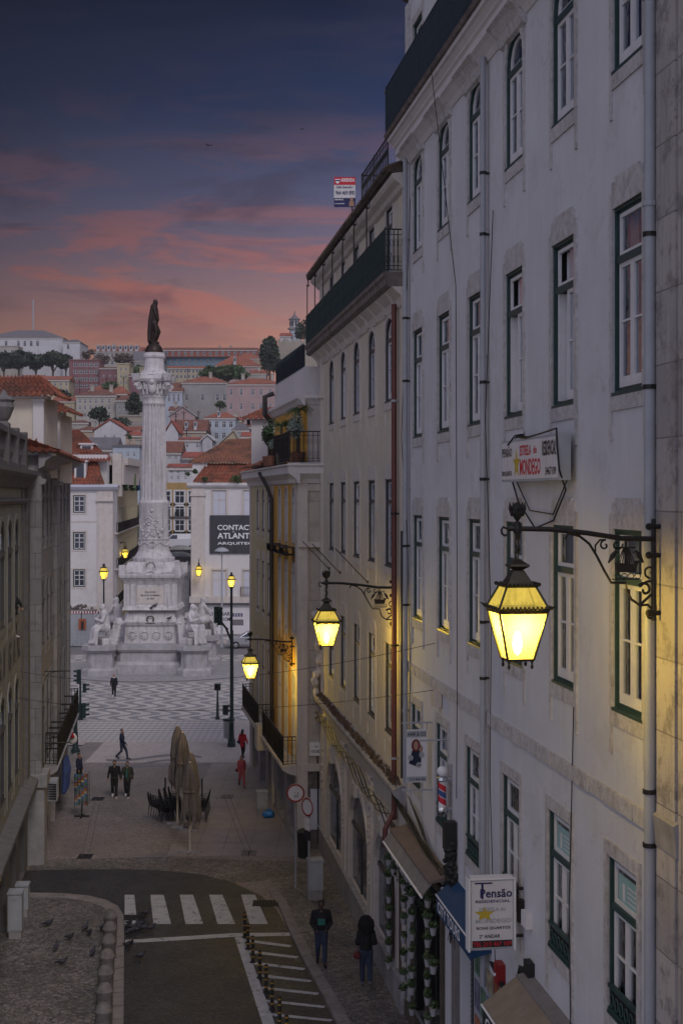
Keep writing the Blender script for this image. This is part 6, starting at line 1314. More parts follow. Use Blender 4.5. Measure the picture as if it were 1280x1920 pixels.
# ---------------------------------------------------------------- lanterns
def frust(b, z0, z1, a0, a1, cx=0, cy=0):
    b.hexa([(cx-a0, cy-a0, z0), (cx+a0, cy-a0, z0), (cx+a0, cy+a0, z0), (cx-a0, cy+a0, z0), (cx-a1, cy-a1, z1), (cx+a1, cy-a1, z1), (cx+a1, cy+a1, z1), (cx-a1, cy+a1, z1)])
def lantern_parts(root, cx, dz, bulb='lamp_bulb', s=1., power=60, hang=True):
    """four sided street lantern hanging from z = dz at distance cx"""
    Z = lambda z: dz+z*s; b = MB()
    if hang:
        b.tube([(cx+.012*math.cos(i*1.4), .012*math.sin(i*1.4), Z(-.02-i*.038)) for i in range(12)], .03*s, 6)
    frust(b, Z(-.53), Z(-.48), .05*s, .13*s, cx); frust(b, Z(-.48), Z(-.45), .13*s, .12*s, cx); frust(b, Z(-.45), Z(-.39), .11*s, .03*s, cx); frust(b, Z(-.71), Z(-.53), .17*s, .07*s, cx)
    frust(b, Z(-.745), Z(-.71), .20*s, .235*s, cx); frust(b, Z(-1.07), Z(-1.0), .31*s, .345*s, cx); frust(b, Z(-1.68), Z(-1.65), .17*s, .18*s, cx)
    for hw, z, n in ((.235, -.705, 9), (.355, -.995, 13)):        # pierced cresting
        for i in range(n):
            t = (i+.5)/n*2-1
            for (x, y) in ((t, 1), (t, -1), (1, t), (-1, t)): b.ball((cx+x*hw*s, y*hw*s, Z(z)), .018*s, 5, (1, 1, 1.5))
    for sx in (-1, 1):
        for sy in (-1, 1):
            b.tube([(cx+sx*.195*s, sy*.195*s, Z(-.74)), (cx+sx*.325*s, sy*.325*s, Z(-1.01))], .016*s, 5); b.tube([(cx+sx*.31*s, sy*.31*s, Z(-1.05)), (cx+sx*.17*s, sy*.17*s, Z(-1.66))], .018*s, 5)
            b.tube([(cx+sx*.34*s, sy*.34*s, Z(-1.0)), (cx+sx*.40*s, sy*.40*s, Z(-.96))], [.02*s, .004], 5)
            b.lathe((cx+sx*.15*s, sy*.15*s, Z(-1.78)), [(.01*s, 0), (.022*s, .03*s), (.012*s, .06*s), (.02*s, .1*s)], 6)
    cage = b.build('lantern_cage', 'lantern_metal', root)
    def faces(z0, z1, a0, a1):
        b = MB()
        for sx, sy, ex, ey in ((0, -1, 1, 0), (0, 1, 1, 0), (1, 0, 0, 1), (-1, 0, 0, 1)):
            b.poly([(cx+(sx-ex)*a0, (sy-ey)*a0, z0), (cx+(sx+ex)*a0, (sy+ey)*a0, z0), (cx+(sx+ex)*a1, (sy+ey)*a1, z1), (cx+(sx-ex)*a1, (sy-ey)*a1, z1)])
        return b
    faces(Z(-1.0), Z(-.745), .315*s, .19*s).build('upper_glass', 'lamp_glass', cage); faces(Z(-1.65), Z(-1.07), .165*s, .30*s).build('lower_glass', 'lamp_glass', cage)
    b = MB(); b.lathe((cx, 0, Z(-1.62)), [(.01, 0), (.05*s, .05*s), (.07*s, .14*s), (.05*s, .25*s), (.02*s, .3*s)], 10); b.build('bulb', bulb, cage, True)
    if power:
        l = bpy.data.lights.new('lamp_light', 'POINT'); l.energy = power; l.color = (1, .76, .16); l.shadow_soft_size = .1*s; lo = bpy.data.objects.new('lamp_light', l); COL.objects.link(lo); lo.location = (cx, 0, Z(-1.2)); lo.parent = root
    return cage
def spiral(cx, cz, r, a0, a1, n=18, r1=.15): return [(cx+(r*(1-(1-r1)*i/n))*math.cos(a0+(a1-a0)*i/n), 0, cz+(r*(1-(1-r1)*i/n))*math.sin(a0+(a1-a0)*i/n)) for i in range(n+1)]
wl = thing('wall_lantern', 'x', 'street lamp', (0, 0, 0), 'iron lanterns on long ship brackets'); ORG[wl.name] = Vector((0, 0, 0))
b = MB(); b.tube([(.06, 0, .12), (.06, 0, -1.2)], .028, 6)
for z in (.02, -.35, -1.1): b.tube([(-.12, 0, z), (.10, 0, z)], .035, 6); b.ball((.12, 0, z), .05, 6)
b.tube([(.05, 0, -.14), (.5, 0, -.13), (.95, 0, -.06), (1.45, 0, -.01), (1.88, 0, 0), (2.0, 0, 0)], .038, 6); b.tube([(2.0, 0, 0)]+[(2.03+.05*math.cos(a), 0, -.03+.06*math.sin(a)) for a in (1, .2, -.6, -1.4, -2.2)], .016, 5)
b.lathe((1.87, 0, 0), [(.05, -.06), (.06, 0), (.05, .06), (.02, .1), (.05, .14), (.085, .2), (.075, .27), (.03, .33), (.01, .34)], 8)
for a in range(5): b.tube([(1.87+.07*math.cos(a*1.256), .07*math.sin(a*1.256), .16), (1.87+.095*math.cos(a*1.256), .095*math.sin(a*1.256), .26), (1.87+.10*math.cos(a*1.256), .10*math.sin(a*1.256), .34)], [.02, .025, .004], 4)
wl['label'] = 'lit iron lantern on a ship bracket by the stone pilaster, nearest of the three'
b.build('bracket_arm', 'iron', wl)
b = MB()
b.tube([(1.24, 0, -.14)]+[(1.22-.02*i, 0, -.09+.03*math.sin(i)) for i in range(3)]+[(1.05, 0, -.10), (.92, 0, -.2), (.82, 0, -.36), (.72, 0, -.55), (.63, 0, -.70), (.43, 0, -.71), (.42, 0, -.80), (.36, 0, -.92), (.24, 0, -1.0), (.14, 0, -.99), (.07, 0, -1.06)], .018, 5)
b.tube([(.84, 0, -.32), (.84, 0, -.22), (.78, 0, -.15), (.70, 0, -.15)]+spiral(.71, -.22, .07, 1.6, -4.5)[1:], .014, 5); b.tube(spiral(.55, -.21, .08, 3.0, 9.0), .011, 4)
b.tube([(.1, 0, -.65)]+spiral(.10, -.56, .09, -1.4, 4.5), .015, 5); b.tube([(.07, 0, -.68), (.16, 0, -.70), (.25, 0, -.76)]+spiral(.18, -.80, .10, .6, 6.6), .018, 5); b.tube([(.24, 0, -.99), (.08, 0, -.85), (.06, 0, -.72)], .02, 5); b.tube(spiral(.09, -1.14, .06, 1.5, -3), .018, 5)
b.build('scrollwork', 'iron', wl)
b = MB(); b.prism([(.28, -.015, -.47), (.58, -.015, -.44), (.56, -.015, -.57), (.30, -.015, -.57)], (0, .03, 0)); b.prism([(.24, -.02, -.42), (.32, -.02, -.42), (.32, -.02, -.52)], (0, .04, 0)); b.tube([(.43, 0, -.15), (.43, 0, -.5)], .014, 5); b.tube([(.30, 0, -.25), (.56, 0, -.25)], .01, 4)
for i in range(8): t = i/7-.5; b.tube([(.43+t*.06, 0, -.25), (.43+t*.24, 0, -.46)], .008, 3)
for i in range(4): b.tube([(.27+i*.09+.04*math.cos(a*.7), 0, -.62+.035*math.sin(a*.7)) for a in range(9)], .008, 3)
b.tube([(.25, 0, -.66), (.62, 0, -.66)], .008, 3); b.build('ship_emblem', 'iron', wl)
for x0, sgn in ((.64, 1), (.22, -1)):
    b = MB(); b.limb([(x0+sgn*.02, 0, -.44), (x0-sgn*.03, 0, -.36), (x0-sgn*.07, 0, -.30)], [.012, .035, .02], 6); b.tube([(x0-sgn*.08, 0, -.30), (x0-sgn*.12, 0, -.32)], [.014, .003], 4); b.build('raven', 'iron', wl)
lantern_parts(wl, 1.87, 0., power=260)
ang = math.atan2(FR.n.y, FR.n.x)
q = FR.p(S(18.0), 0, .09); wl.location = (q.x, q.y, zat(990, 18.05)); wl.rotation_euler = (0, 0, ang)
q = FR.p(S(37.3), 0, .02); dup(wl, (q.x, q.y, zat(1092, 37.3)), ang, 'lit iron lantern on a ship bracket at the joint of the cream and white buildings')
q = FY.p(SY(54.0), 0, .06); w3 = dup(wl, (q.x, q.y, zat(1197, 54)), math.atan2(FY.n.y, FY.n.x), 'lit iron lantern on a ship bracket on the ochre building, smallest of three', .9)
# lanterns on posts in the square
def post_lantern(label, x, yt, yb_, s, pole='iron_green', first=None):
    g_ = G(x, yb_); t = thing('post_lantern', label, 'street lamp', (0, 0, 0), 'lit lanterns on tall green posts'); ORG[t.name] = Vector((0, 0, 0)); h = zat(yt, g_.y)
    b = MB(); b.lathe((0, 0, 0), [(.22, 0), (.22, .15), (.14, .3), (.12, 1.2), (.15, 1.25), (.09, 1.35), (.065, h-1.5*s), (.09, h-1.48*s), (.06, h-1.3*s), (.05, h-1.28*s)], 10); b.build('post', pole, t, True)
    lantern_parts(t, 0, h+.35*s, 'lamp_far', s, 30, False); t.location = (g_.x, g_.y, 0); return t
post_lantern('lit lantern on a green post in front of the pedestal, left side', 195, 1056, 1222, 1.05)
post_lantern('lit lantern on the tall slim post right of the pedestal', 434, 1072, 1400, .62)
def hang_lantern(label, x, y, Y, s, arm):
    t = thing('bracket_lantern', label, 'street lamp', (0, 0, 0), 'small lit lanterns on house walls'); ORG[t.name] = Vector((0, 0, 0)); c = P(x, y, Y)
    lantern_parts(t, 0, 1.2*s, 'lamp_far', s, 22, True); b = MB(); b.tube([(0, 0, 1.2*s), (arm, 0, 1.25*s)], .04*s, 5); b.tube([(arm*.3, 0, 1.2*s), (arm*.8, 0, .7*s), (arm, 0, .5*s)], .03*s, 5); b.build('arm', 'iron', t); t.location = c
hang_lantern('small lit wall lantern on the stone pilaster of the banner building', 373, 1071, 128.6, .95, .0)
hang_lantern('small lit lantern hanging in the side street left of the column', 235, 1038, 140, .95, -1.0)
# ---------------------------------------------------------------- poles and traffic lights
def pole(label, x, yt, yb_, r, m='iron_green', name='pole', cat='pole', group=None, head=None):
    g_ = G(x, yb_); h = zat(yt, g_.y); t = thing(name, label, cat, (g_.x, g_.y, 0), group); b = MB(); b.lathe((g_.x, g_.y, 0), [(r*2.2, 0), (r*2.2, .1), (r*1.4, .25), (r*1.2, 1.0), (r, 1.1), (r*.7, h)], 10); b.build('post', m, t, True); return t, g_, h
t, g_, h = pole('tall plain grey street light with a flat disc lamp before the banner', 416, 1033, 1214, .09, 'pipe_grey', 'street_light', 'street lamp')
b = MB(); b.lathe((g_.x, g_.y, h-.1), [(.08, 0), (.65, .08), (.6, .2), (.3, .38), (.05, .42)], 16); b.build('disc_lamp', 'cabinet', t, True)
def signal(parent, c, yaw, n=3, s=1., m='iron_green', lit=None):
    b = MB(); R_ = Matrix.Rotation(yaw, 3, 'Z'); tr = lambda x, y, z: c+R_ @ Vector((x*s, y*s, z*s))
    def bx(x0, x1, y0, y1, z0, z1): b.hexa([tr(*q) for q in ((x0, y0, z0), (x1, y0, z0), (x1, y1, z0), (x0, y1, z0), (x0, y0, z1), (x1, y0, z1), (x1, y1, z1), (x0, y1, z1))])
    bx(-.16, .16, -.1, .12, 0, n*.33)
    for i in range(n):
        z = .16+i*.33; cyl = [tr(.12*math.cos(a*.524), -.1, z+.12*math.sin(a*.524)) for a in range(0, 7)]; cyl2 = [tr(.13*math.cos(a*.524), -.34, z+.13*math.sin(a*.524)+.02) for a in range(0, 7)]
        for k in range(6): b.poly([cyl[k], cyl[k+1], cyl2[k+1], cyl2[k]]); b.poly([cyl[k]+UP*.012, cyl2[k]+UP*.012, cyl2[k+1]+UP*.012, cyl[k+1]+UP*.012])
    hd = b.build('signal_head', m, parent)
    for i in range(n):
        b = MB(); z = .16+i*.33; b.prism([tr(.1*math.cos(a*.785), -.105, z+.1*math.sin(a*.785)) for a in range(8)], tr(0, -.01, 0)-tr(0, 0, 0)); b.build('lens', 'signal_red' if lit == i else 'rubber', hd)
t, g_, h = pole('green traffic light post on the right of the crossing, leaning arm with twin signal heads', 436, 1182, 1392, .07, name='traffic_light', cat='traffic light')
b = MB(); zz = zat(1160, g_.y); b.tube([(g_.x, g_.y, zat(1230, g_.y)), (g_.x-.03, g_.y, zat(1205, g_.y)), (g_.x-.35, g_.y, zat(1178, g_.y)), (g_.x-.75, g_.y, zat(1160, g_.y))], .06, 8); b.build('arm', 'iron_green', t, True)
signal(t, P(412, 1172, g_.y), rad(-70), 3, .9); signal(t, P(407, 1168, g_.y), rad(60), 3, .9); signal(t, P(423, 1340, g_.y), rad(150), 2, .8)
b = MB(); c = P(428, 1345, g_.y); b.tube([c, c+Vector((.25, 0, 0))], .03, 5); b.tube([P(428, 1180, g_.y), P(418, 1172, g_.y)], .04, 5); b.build('arm', 'iron_green', t)
t, g_, h = pole('short green post with small signal box left of the tall lantern post', 408, 1282, 1349, .06, name='signal_post', cat='traffic light'); signal(t, P(408, 1294, g_.y), 0., 1, 1.15)
t, g_, h = pole('green traffic light post at the left edge of the crossing with three signals', 151, 1262, 1350, .07, name='traffic_light', cat='traffic light')
signal(t, P(148, 1282, g_.y), rad(-60), 3, .85); signal(t, P(159, 1298, g_.y), rad(90), 2, .8); signal(t, P(158, 1346, g_.y), rad(90), 3, .9); signal(t, P(150, 1348, g_.y), rad(-90), 3, .9)
t, g_, h = pole('thick dark green signal post partly behind the left balcony', 142, 1300, 1410, .11, name='traffic_light', cat='traffic light')
signal(t, P(141, 1345, g_.y), rad(180), 3, 1.1)
for x, y, nn, lb in ((368, 1176, 3, 'dark traffic signal seen beyond the right hand statue'), (376, 1200, 3, 'second dark signal right below, beyond the right hand statue'), (204, 1175, 2, 'small pedestrian signal with a red lens left of the seated figure')):
    g_ = G(x, 1222); t = thing('traffic_light', lb, 'traffic light', g_); b = MB(); b.tube([g_, (g_.x, g_.y, zat(y-10, g_.y))], .06, 6); b.build('post', 'iron_green', t); signal(t, P(x, y, g_.y), rad(100 if nn == 3 else 20), nn, 1.0, lit=1 if nn == 2 else None)
t, g_, h = None, None, None
g_ = G(429, 1396); t = thing('litter_bin', 'dark green litter bin at the foot of the tall lantern post', 'bin', g_); b = MB(); b.lathe(g_, [(.24, .35), (.28, .4), (.3, 1.25), (.32, 1.3)], 14); b.build('bucket', 'cabinet', t, True); b = MB(); b.tube([g_, g_+UP*.4], .05, 6); b.lathe(g_+UP*1.3, [(.32, 0), (.33, .08), (.2, .1)], 14); b.build('rim', 'iron_green', t)
# ---------------------------------------------------------------- road signs, cabinets, bins
def round_sign(label, x, y, Y, r, yaw, face=True):
    c = P(x, y, Y); t = thing('road_sign', label, 'road sign', (c.x, c.y, 0), 'round no entry signs at the corner'); u_ = Vector((math.cos(yaw), math.sin(yaw), 0)); n_ = Vector((math.sin(yaw), -math.cos(yaw), 0)); 
    def disc(b, ra, rb, d0, d1): 
        o = [c+u_*ra*math.cos(a*.2618)+UP*ra*math.sin(a*.2618)+n_*d0 for a in range(24)]; i = [c+u_*rb*math.cos(a*.2618)+UP*rb*math.sin(a*.2618)+n_*d0 for a in range(24)]
        if rb == 0: b.prism(o, n_*(d1-d0))
        else:
            for a in range(24): e = (a+1) % 24; b.hexa([o[a], o[e], i[e], i[a], o[a]+n_*(d1-d0), o[e]+n_*(d1-d0), i[e]+n_*(d1-d0), i[a]+n_*(d1-d0)])
        return b
    disc(MB(), r, 0, 0, .02).build('plate', 'sign_white', t); disc(MB(), r, r*.82, .021, .026).build('red_ring', 'red_paint', t)
    b = MB(); b.tube([(c.x-n_.x*.05, c.y-n_.y*.05, 0), (c.x-n_.x*.05, c.y-n_.y*.05, c.z+r)], .035, 8); b.build('post', 'pipe_grey', t); return t, c, u_, n_
t, c, u_, n_ = round_sign('round white sign with red ring and a doodled face, upper left of the pair', 554, 1487, 47.6, .315, 0)
b = MB(); b.tube([c+Vector((.02+.07*math.cos(a), -.03, -.10+.035*math.sin(a))) for a in [i*.7 for i in range(10)]], .008, 4); b.ball(c+Vector((.08, -.03, .0)), .025, 5); b.tube([c+Vector((-.04, -.03, .02)), c+Vector((.0, -.03, .03))], .007, 4); b.build('doodle', 'letter_black', t)
t, c, u_, n_ = round_sign('round white sign with red ring turned aside, lower right of the pair', 577, 1513, 46.2, .31, rad(-50))
b = MB(); b.fb(Fr((c.x, c.y, c.z), u_, n_), -.14, .16, -1.1, -.80, .01, .03); b.build('time_plate', 'letter_black', t); b = MB(); b.fb(Fr((c.x, c.y, c.z), u_, n_), -.12, .14, -.77, -.58, .01, .03); b.fb(Fr((c.x, c.y, c.z), u_, n_), -.12, .14, -.56, -.36, .01, .03); b.build('parking_plate', 'sign_white', t)
def cabinet(label, x0, x1, yt, yb_, dep, plinth=.12, yaw=0.):
    g_ = G((x0+x1)/2, yb_, .09); w_ = (x1-x0)*g_.y/F/2; h = zat(yt, g_.y+dep*.6); t = thing('utility_cabinet', label, 'utility cabinet', (0, 0, 0), 'grey street utility cabinets'); ORG[t.name] = Vector((0, 0, 0))
    b = MB(); b.box(-w_, w_, 0, dep, plinth, h-.09); b.box(-w_-.02, w_+.02, -.03, dep+.02, h-.09, h-.04); b.build('box', 'cabinet', t)
    b = MB(); b.box(-w_+.04, w_-.04, -.015, 0, plinth+.05, h-.16); b.fb(front(0), w_-.1, w_-.06, h*.5, h*.6, .015, .03); 
    for i in range(5): b.box(-w_+.08, -w_+.25, -.02, -.014, h-.3+i*.02, h-.29+i*.02)
    b.build('door', 'cabinet', t); b = MB(); b.box(-w_+.03, w_-.03, .02, dep, -.1, plinth); b.build('plinth', 'stone_grey', t); t.location = (g_.x, g_.y, .09); t.rotation_euler = (0, 0, yaw)
cabinet('tall grey utility cabinet against the cream building, beside the road', 578, 606, 1612, 1684, .45, .25, rad(8)); cabinet('grey utility cabinet on the plaza by the ochre building shops', 482, 502, 1484, 1530, .45, .3, rad(8))
cabinet('grey utility cabinet against the yellow building, front one of two', 15, 41, 1672, 1762, .5, .25, rad(6)); cabinet('grey utility cabinet behind and right of the front one on the left', 30, 53, 1658, 1722, .45, .25, rad(6))
g_ = G(569, 1607); t = thing('litter_bin', 'tall black litter bin under the round road signs', 'bin', g_); b = MB(); b.lathe(g_, [(.2, 0), (.22, .1), (.24, .9), (.25, .95), (.2, 1.02), (.1, 1.06)], 16); b.build('bucket', 'rubber', t, True); b = MB(); b.lathe(g_+UP*.78, [(.245, 0), (.245, .05)], 16); b.build('band', 'iron', t)
g_ = G(503, 1533); b = MB(); rr = random.Random(3); b.ball(g_+UP*.14, .22, 14, (1.25, .9, .8)); b.v = [v+Vector((rr.uniform(-.03, .03), rr.uniform(-.03, .03), rr.uniform(-.03, .03))) for v in b.v]; b.ball(g_+Vector((.05, 0, .32)), .07, 6); tag(b.build('rubbish_bag', 'plastic_blue', None, True), 'crumpled blue plastic rubbish bag on the pavement beside the grey cabinet', 'bag')
t = thing('air_conditioner', 'beige air conditioning unit on the wall above the far shop', 'air conditioner', FY.p(SY(61.5), 3, 0)); b = MB(); b.fb(FY, SY(60.3), SY(61.3), 2.45, 3.5, .1, .75); b.build('casing', 'pole_cream', t); b = MB(); [b.fb(front(FY.p(SY(60.3), 0, 0).y-.02), FY.p(SY(60.3), 0, .7).x+.05, FY.p(SY(60.3), 0, .1).x-.05, 2.6+i*.1, 2.63+i*.1, 0, .02) for i in range(7)]; b.build('grille', 'iron', t)
# striped bollards
b0 = thing('striped_bollard', 'black and yellow striped road post', 'bollard', (0, 0, 0), 'black and yellow striped posts beside the hatching'); ORG[b0.name] = Vector((0, 0, 0))
b = MB(); b.lathe((0, 0, 0), [(.09, 0), (.09, .03), (.05, .05), (.05, .74), (.045, .77), (.03, .78)], 12); b.build('post', 'rubber', b0, True); b = MB()
for z in (.16, .36, .56, .70): b.lathe((0, 0, z), [(.0515, 0), (.0515, .04)], 12)
b.build('stripes', 'yellow_paint', b0)
bs = [(459, 1758), (465, 1780), (474, 1805), (487, 1834), (499, 1862), (510, 1894), (524, 1926), (537, 1962)]
nm = ['farthest', 'second farthest', 'third farthest', 'fourth farthest', 'fourth nearest', 'third nearest', 'second nearest', 'nearest']
for i, (x, y) in enumerate(bs):
    o = b0 if i == 0 else dup(b0); o.location = G(x, y); o['label'] = 'black and yellow striped post, %s of the row along the hatching' % nm[i]
s0 = thing('stone_bollard', 'x', 'bollard', (0, 0, 0), 'round topped stone bollards along the left kerb'); ORG[s0.name] = Vector((0, 0, 0))
b = MB(); b.lathe((0, 0, 0), [(.20, 0), (.21, .05), (.205, .42), (.225, .46), (.225, .5), (.2, .53), (.17, .62), (.1, .69), (.03, .71)], 20); b.build('shaft', 'stone_bollard', s0, True)
ss = [(207.5, 1748), (206, 1772), (204, 1797), (201, 1826), (198, 1858), (196, 1893), (194, 1932), (191, 1975)]
for i, (x, y) in enumerate(ss):
    o = s0 if i == 0 else dup(s0); q = G(x, y, .11); o.location = (q.x, q.y, .11); o['label'] = 'worn stone bollard with domed top, %s of the row on the left kerb' % nm[i]
# ---------------------------------------------------------------- signs of the white townhouse
fT = Fr(FR.O, -FR.u, FR.n)       # reading direction on the right hand wall
hs = thing('hotel_light_box', 'long white light box sign with red and black lettering flat on the white wall', 'sign', FR.p(S(24.2), 13.75, .1))
a0, a1 = -S(25.1), -S(21.65)
b = MB(); b.fb(fT, a0, a1, 13.75, 14.48, .10, .30); b.build('box', 'cabinet', hs); b = MB(); b.fb(fT, a0+.04, a1-.04, 13.79, 14.44, .29, .305); b.build('face', 'sign_white', hs)
def TW(s_, u0, u1, v0, v1, m, d=.309): return text(s_, fT, a0+(a1-a0)*u0, a0+(a1-a0)*u1, 13.75+.73*v0, 13.75+.73*v1, d, m, hs)
TW('PENSÃO', .02, .21, .60, .86, 'letter_black'); TW('BONS QUARTOS', .02, .21, .12, .26, 'letter_black'); TW('ESTRELA', .36, .56, .60, .84, 'letter_red'); TW('do', .60, .66, .62, .80, 'letter_red'); TW('MONDEGO', .36, .72, .14, .52, 'letter_red'); TW('RESIDENCIAL', .75, .97, .55, .88, 'letter_black'); TW('3467109', .80, .97, .12, .30, 'letter_black')
b = MB(); cc = fT.p(a0+(a1-a0)*.30, 13.75+.73*.42, .306); b.prism([cc+fT.u*(.28*(1 if i % 2 == 0 else .42)*math.sin(i*.6283)*.8)+UP*(.26*(1 if i % 2 == 0 else .42)*math.cos(i*.6283)) for i in range(10)], fT.n*.006); b.build('star', 'gold', hs)
b = MB(); [b.tube([fT.p(a0+.9+RND.uniform(-.2, .2)+.15*math.sin(i*.9+j), 14.5+.07*abs(math.sin(i*.6+j)), .2+.05*math.sin(i)) for i in range(9)], .012, 4) for j in range(4)]; b.tube([fT.p(a0+.5, 14.40, .32), fT.p(a0+.9, 14.55, .3), fT.p(a0+1.6, 14.48, .31), fT.p(a0+2.6, 14.52, .3), fT.p(a1-.1, 14.56, .3), fT.p(a1+.02, 14.3, .33), fT.p(a1+.05, 13.9, .3), fT.p(a1-.1, 13.6, .15), fT.p(a1-1.0, 13.1, .08), fT.p(a0+1.4, 12.95, .08), fT.p(a0+.4, 13.4, .1), fT.p(a0+.2, 13.75, .15)], .016, 5)
b.tube([fT.p(a0+.3, 13.75, .1), fT.p(a0+1.0, 13.25, .06), fT.p(a0+2.4, 13.2, .06), fT.p(a1-.2, 13.75, .1)], .012, 5); b.build('cables', 'rubber', hs)
def proj_frame(Y): q = FR.p(S(Y), 0, 0); return Fr((q.x, q.y, 0), -FR.n, -FR.u)   # faces the viewer, +u runs into the wall
pf = proj_frame(24.75); ps = thing('hotel_hanging_sign', 'upright white projecting box sign with navy lettering above the street door', 'sign', pf.p(-.7, 5.4, 0))
u1_ = -.18; u0_ = u1_-.83; z0_, z1_ = 5.46, 6.72
b = MB(); b.fb(pf, u0_, u1_, z0_, z1_, -.12, .10); b.build('box', 'cabinet', ps); b = MB(); b.fb(pf, u0_+.04, u1_-.04, z0_+.04, z1_-.04, .09, .106); b.build('face', 'sign_white', ps)
b = MB(); b.fb(pf, u0_-.015, u0_+.02, z0_-.02, z1_+.02, -.1, .13); b.fb(pf, u1_-.02, u1_+.015, z0_-.02, z1_+.02, -.1, .13); b.fb(pf, u0_, u1_, z1_-.015, z1_+.02, -.1, .13); b.build('trim', 'white_paint', ps)
def HW(s_, a, c, v0, v1, m, d=.112): return text(s_, pf, u0_+.83*a, u0_+.83*c, z0_+1.26*v0, z0_+1.26*v1, d, m, ps)
HW('Pensão', .24, .94, .735, .86, 'letter_navy'); HW('RESIDENCIAL', .14, .90, .665, .705, 'letter_navy'); HW('ESTRELA do', .22, .8, .545, .60, 'pipe_grey'); HW('MONDEGO', .14, .92, .38, .44, 'cabinet'); HW('BONS QUARTOS', .16, .90, .285, .33, 'letter_black'); HW('2º ANDAR', .22, .68, .17, .22, 'letter_black')
b = MB(); b.fb(pf, u0_+.1, u0_+.42, z0_+1.26*.93, z0_+1.26*.95, .106, .112); b.fb(pf, u0_+.22, u0_+.26, z0_+1.26*.72, z0_+1.26*.93, .106, .113); b.build('flourish', 'letter_navy', ps)
cc = pf.p(u0_+.28, z0_+.64, .107); b = MB(); b.prism([cc+pf.u*(.19*(1 if i % 2 == 0 else .45)*math.sin(i*.6283))+UP*(.14*(1 if i % 2 == 0 else .45)*math.cos(i*.6283)) for i in range(10)], pf.n*.004); b.build('star', 'gold', ps)
b = MB(); b.fb(pf, u0_+.06, u1_-.05, z0_+.05, z0_+.17, .106, .114); b.build('display', 'rubber', ps); HW('TEL 213 467 109', .08, .92, .055, .12, 'letter_red', .118)
b = MB(); b.tube([pf.p(u1_, z1_-.22, 0), pf.p(0, z1_-.22, 0)], .03, 6); b.tube([pf.p(u1_, z0_+.2, 0), pf.p(0, z0_+.2, 0)], .03, 6); b.fb(pf, -.1, 0, z0_+.45, z0_+.85, -.06, .1); b.build('bracket', 'iron', ps)
# hairdresser's banner and barber pole
pf = proj_frame(32.6); hb = thing('hair_salon_banner', 'narrow hair salon banner with a portrait hanging between two bars', 'banner', pf.p(-.4, 6.7, 0)); a, c = -.62, -.13
b = MB(); b.fb(pf, a, c, 6.78, 8.02, -.012, .012); b.build('sheet', 'sign_white', hb)
b = MB(); b.fb(pf, a-.1, .02, 8.16, 8.20, -.02, .02); b.fb(pf, a-.1, .02, 6.58, 6.62, -.02, .02); b.tube([pf.p(a, 8.18, 0), pf.p(a, 8.02, 0)], .01, 4); b.tube([pf.p(c, 8.18, 0), pf.p(c, 8.02, 0)], .01, 4); b.tube([pf.p(a, 6.6, 0), pf.p(a, 6.78, 0)], .01, 4); b.build('bars', 'pipe_grey', hb)
b = MB(); b.fb(pf, a+.01, c-.01, 7.84, 7.99, .012, .015); b.build('grey_band', 'cabinet', hb)
each([(a+.01, c-.01, 6.80, 6.92, .012, .015)], pf, 'grey_band', 'cabinet', hb)
text('HAIR & CO', pf, a+.03, c-.03, 7.87, 7.96, .018, 'letter_black', hb); text('213 468 260', pf, a+.08, c-.04, 6.83, 6.88, .018, 'letter_black', hb)
def flat(par, pts, m, nm='portrait', d=.013, th=.003): b = MB(); b.prism([pf.p(a+x*(c-a), 6.78+y*1.24, d) for x, y in pts], pf.n*th); return b.build(nm, m, par)
def ell(x, y, rx, ry, n=14): return [(x+rx*math.cos(i*6.283/n), y+ry*math.sin(i*6.283/n)) for i in range(n)]
flat(hb, [(.12, .36), (.5, .30), (.72, .38), (.72, .58), (.52, .64), (.30, .62), (.2, .5)], 'cloth_navy', 'portrait_dress'); flat(hb, ell(.46, .70, .22, .12), 'cloth_maroon', 'portrait_hair', .0165); flat(hb, ell(.46, .70, .12, .085), 'skin', 'portrait_face', .020); flat(hb, [(.62, .52), (.76, .56), (.8, .66), (.70, .72), (.66, .62)], 'skin', 'portrait_arm', .017)
for x, y in ((.2, .47), (.74, .52), (.6, .33)): flat(hb, ell(x, y, .13, .055), 'pot_white' if y < .4 else 'pipe_grey', 'price_disc', .021)
text('20', pf, a+.26, a+.34, 6.78+1.24*.31, 6.78+1.24*.35, .027, 'letter_black', hb)
pf = proj_frame(30.5); bp = thing('barber_pole', 'barber pole with white globe and red white and blue stripes', 'barber pole', pf.p(-.2, 6.4, 0)); cx = -.22
q = lambda z: pf.p(cx, z, 0)
b = MB(); b.ball(q(7.45), .115, 16); b.build('globe', 'white_paint', bp, True); b = MB(); b.lathe(q(7.24), [(.12, 0), (.13, .03), (.11, .08), (.06, .11)], 16); b.lathe(q(6.55), [(.05, -.09), (.09, -.04), (.12, 0), (.13, .06), (.11, .12)], 16); b.fb(pf, cx+.1, .02, 6.6, 6.68, -.03, .03); b.fb(pf, cx+.1, .02, 7.26, 7.33, -.03, .03); b.fb(pf, -.03, .02, 6.3, 7.6, -.06, .06); b.build('chrome_caps', 'chrome', bp, True)
b = MB(); b.lathe(q(6.66), [(.085, 0), (.085, .6)], 20); b.build('cylinder', 'white_paint', bp, True)
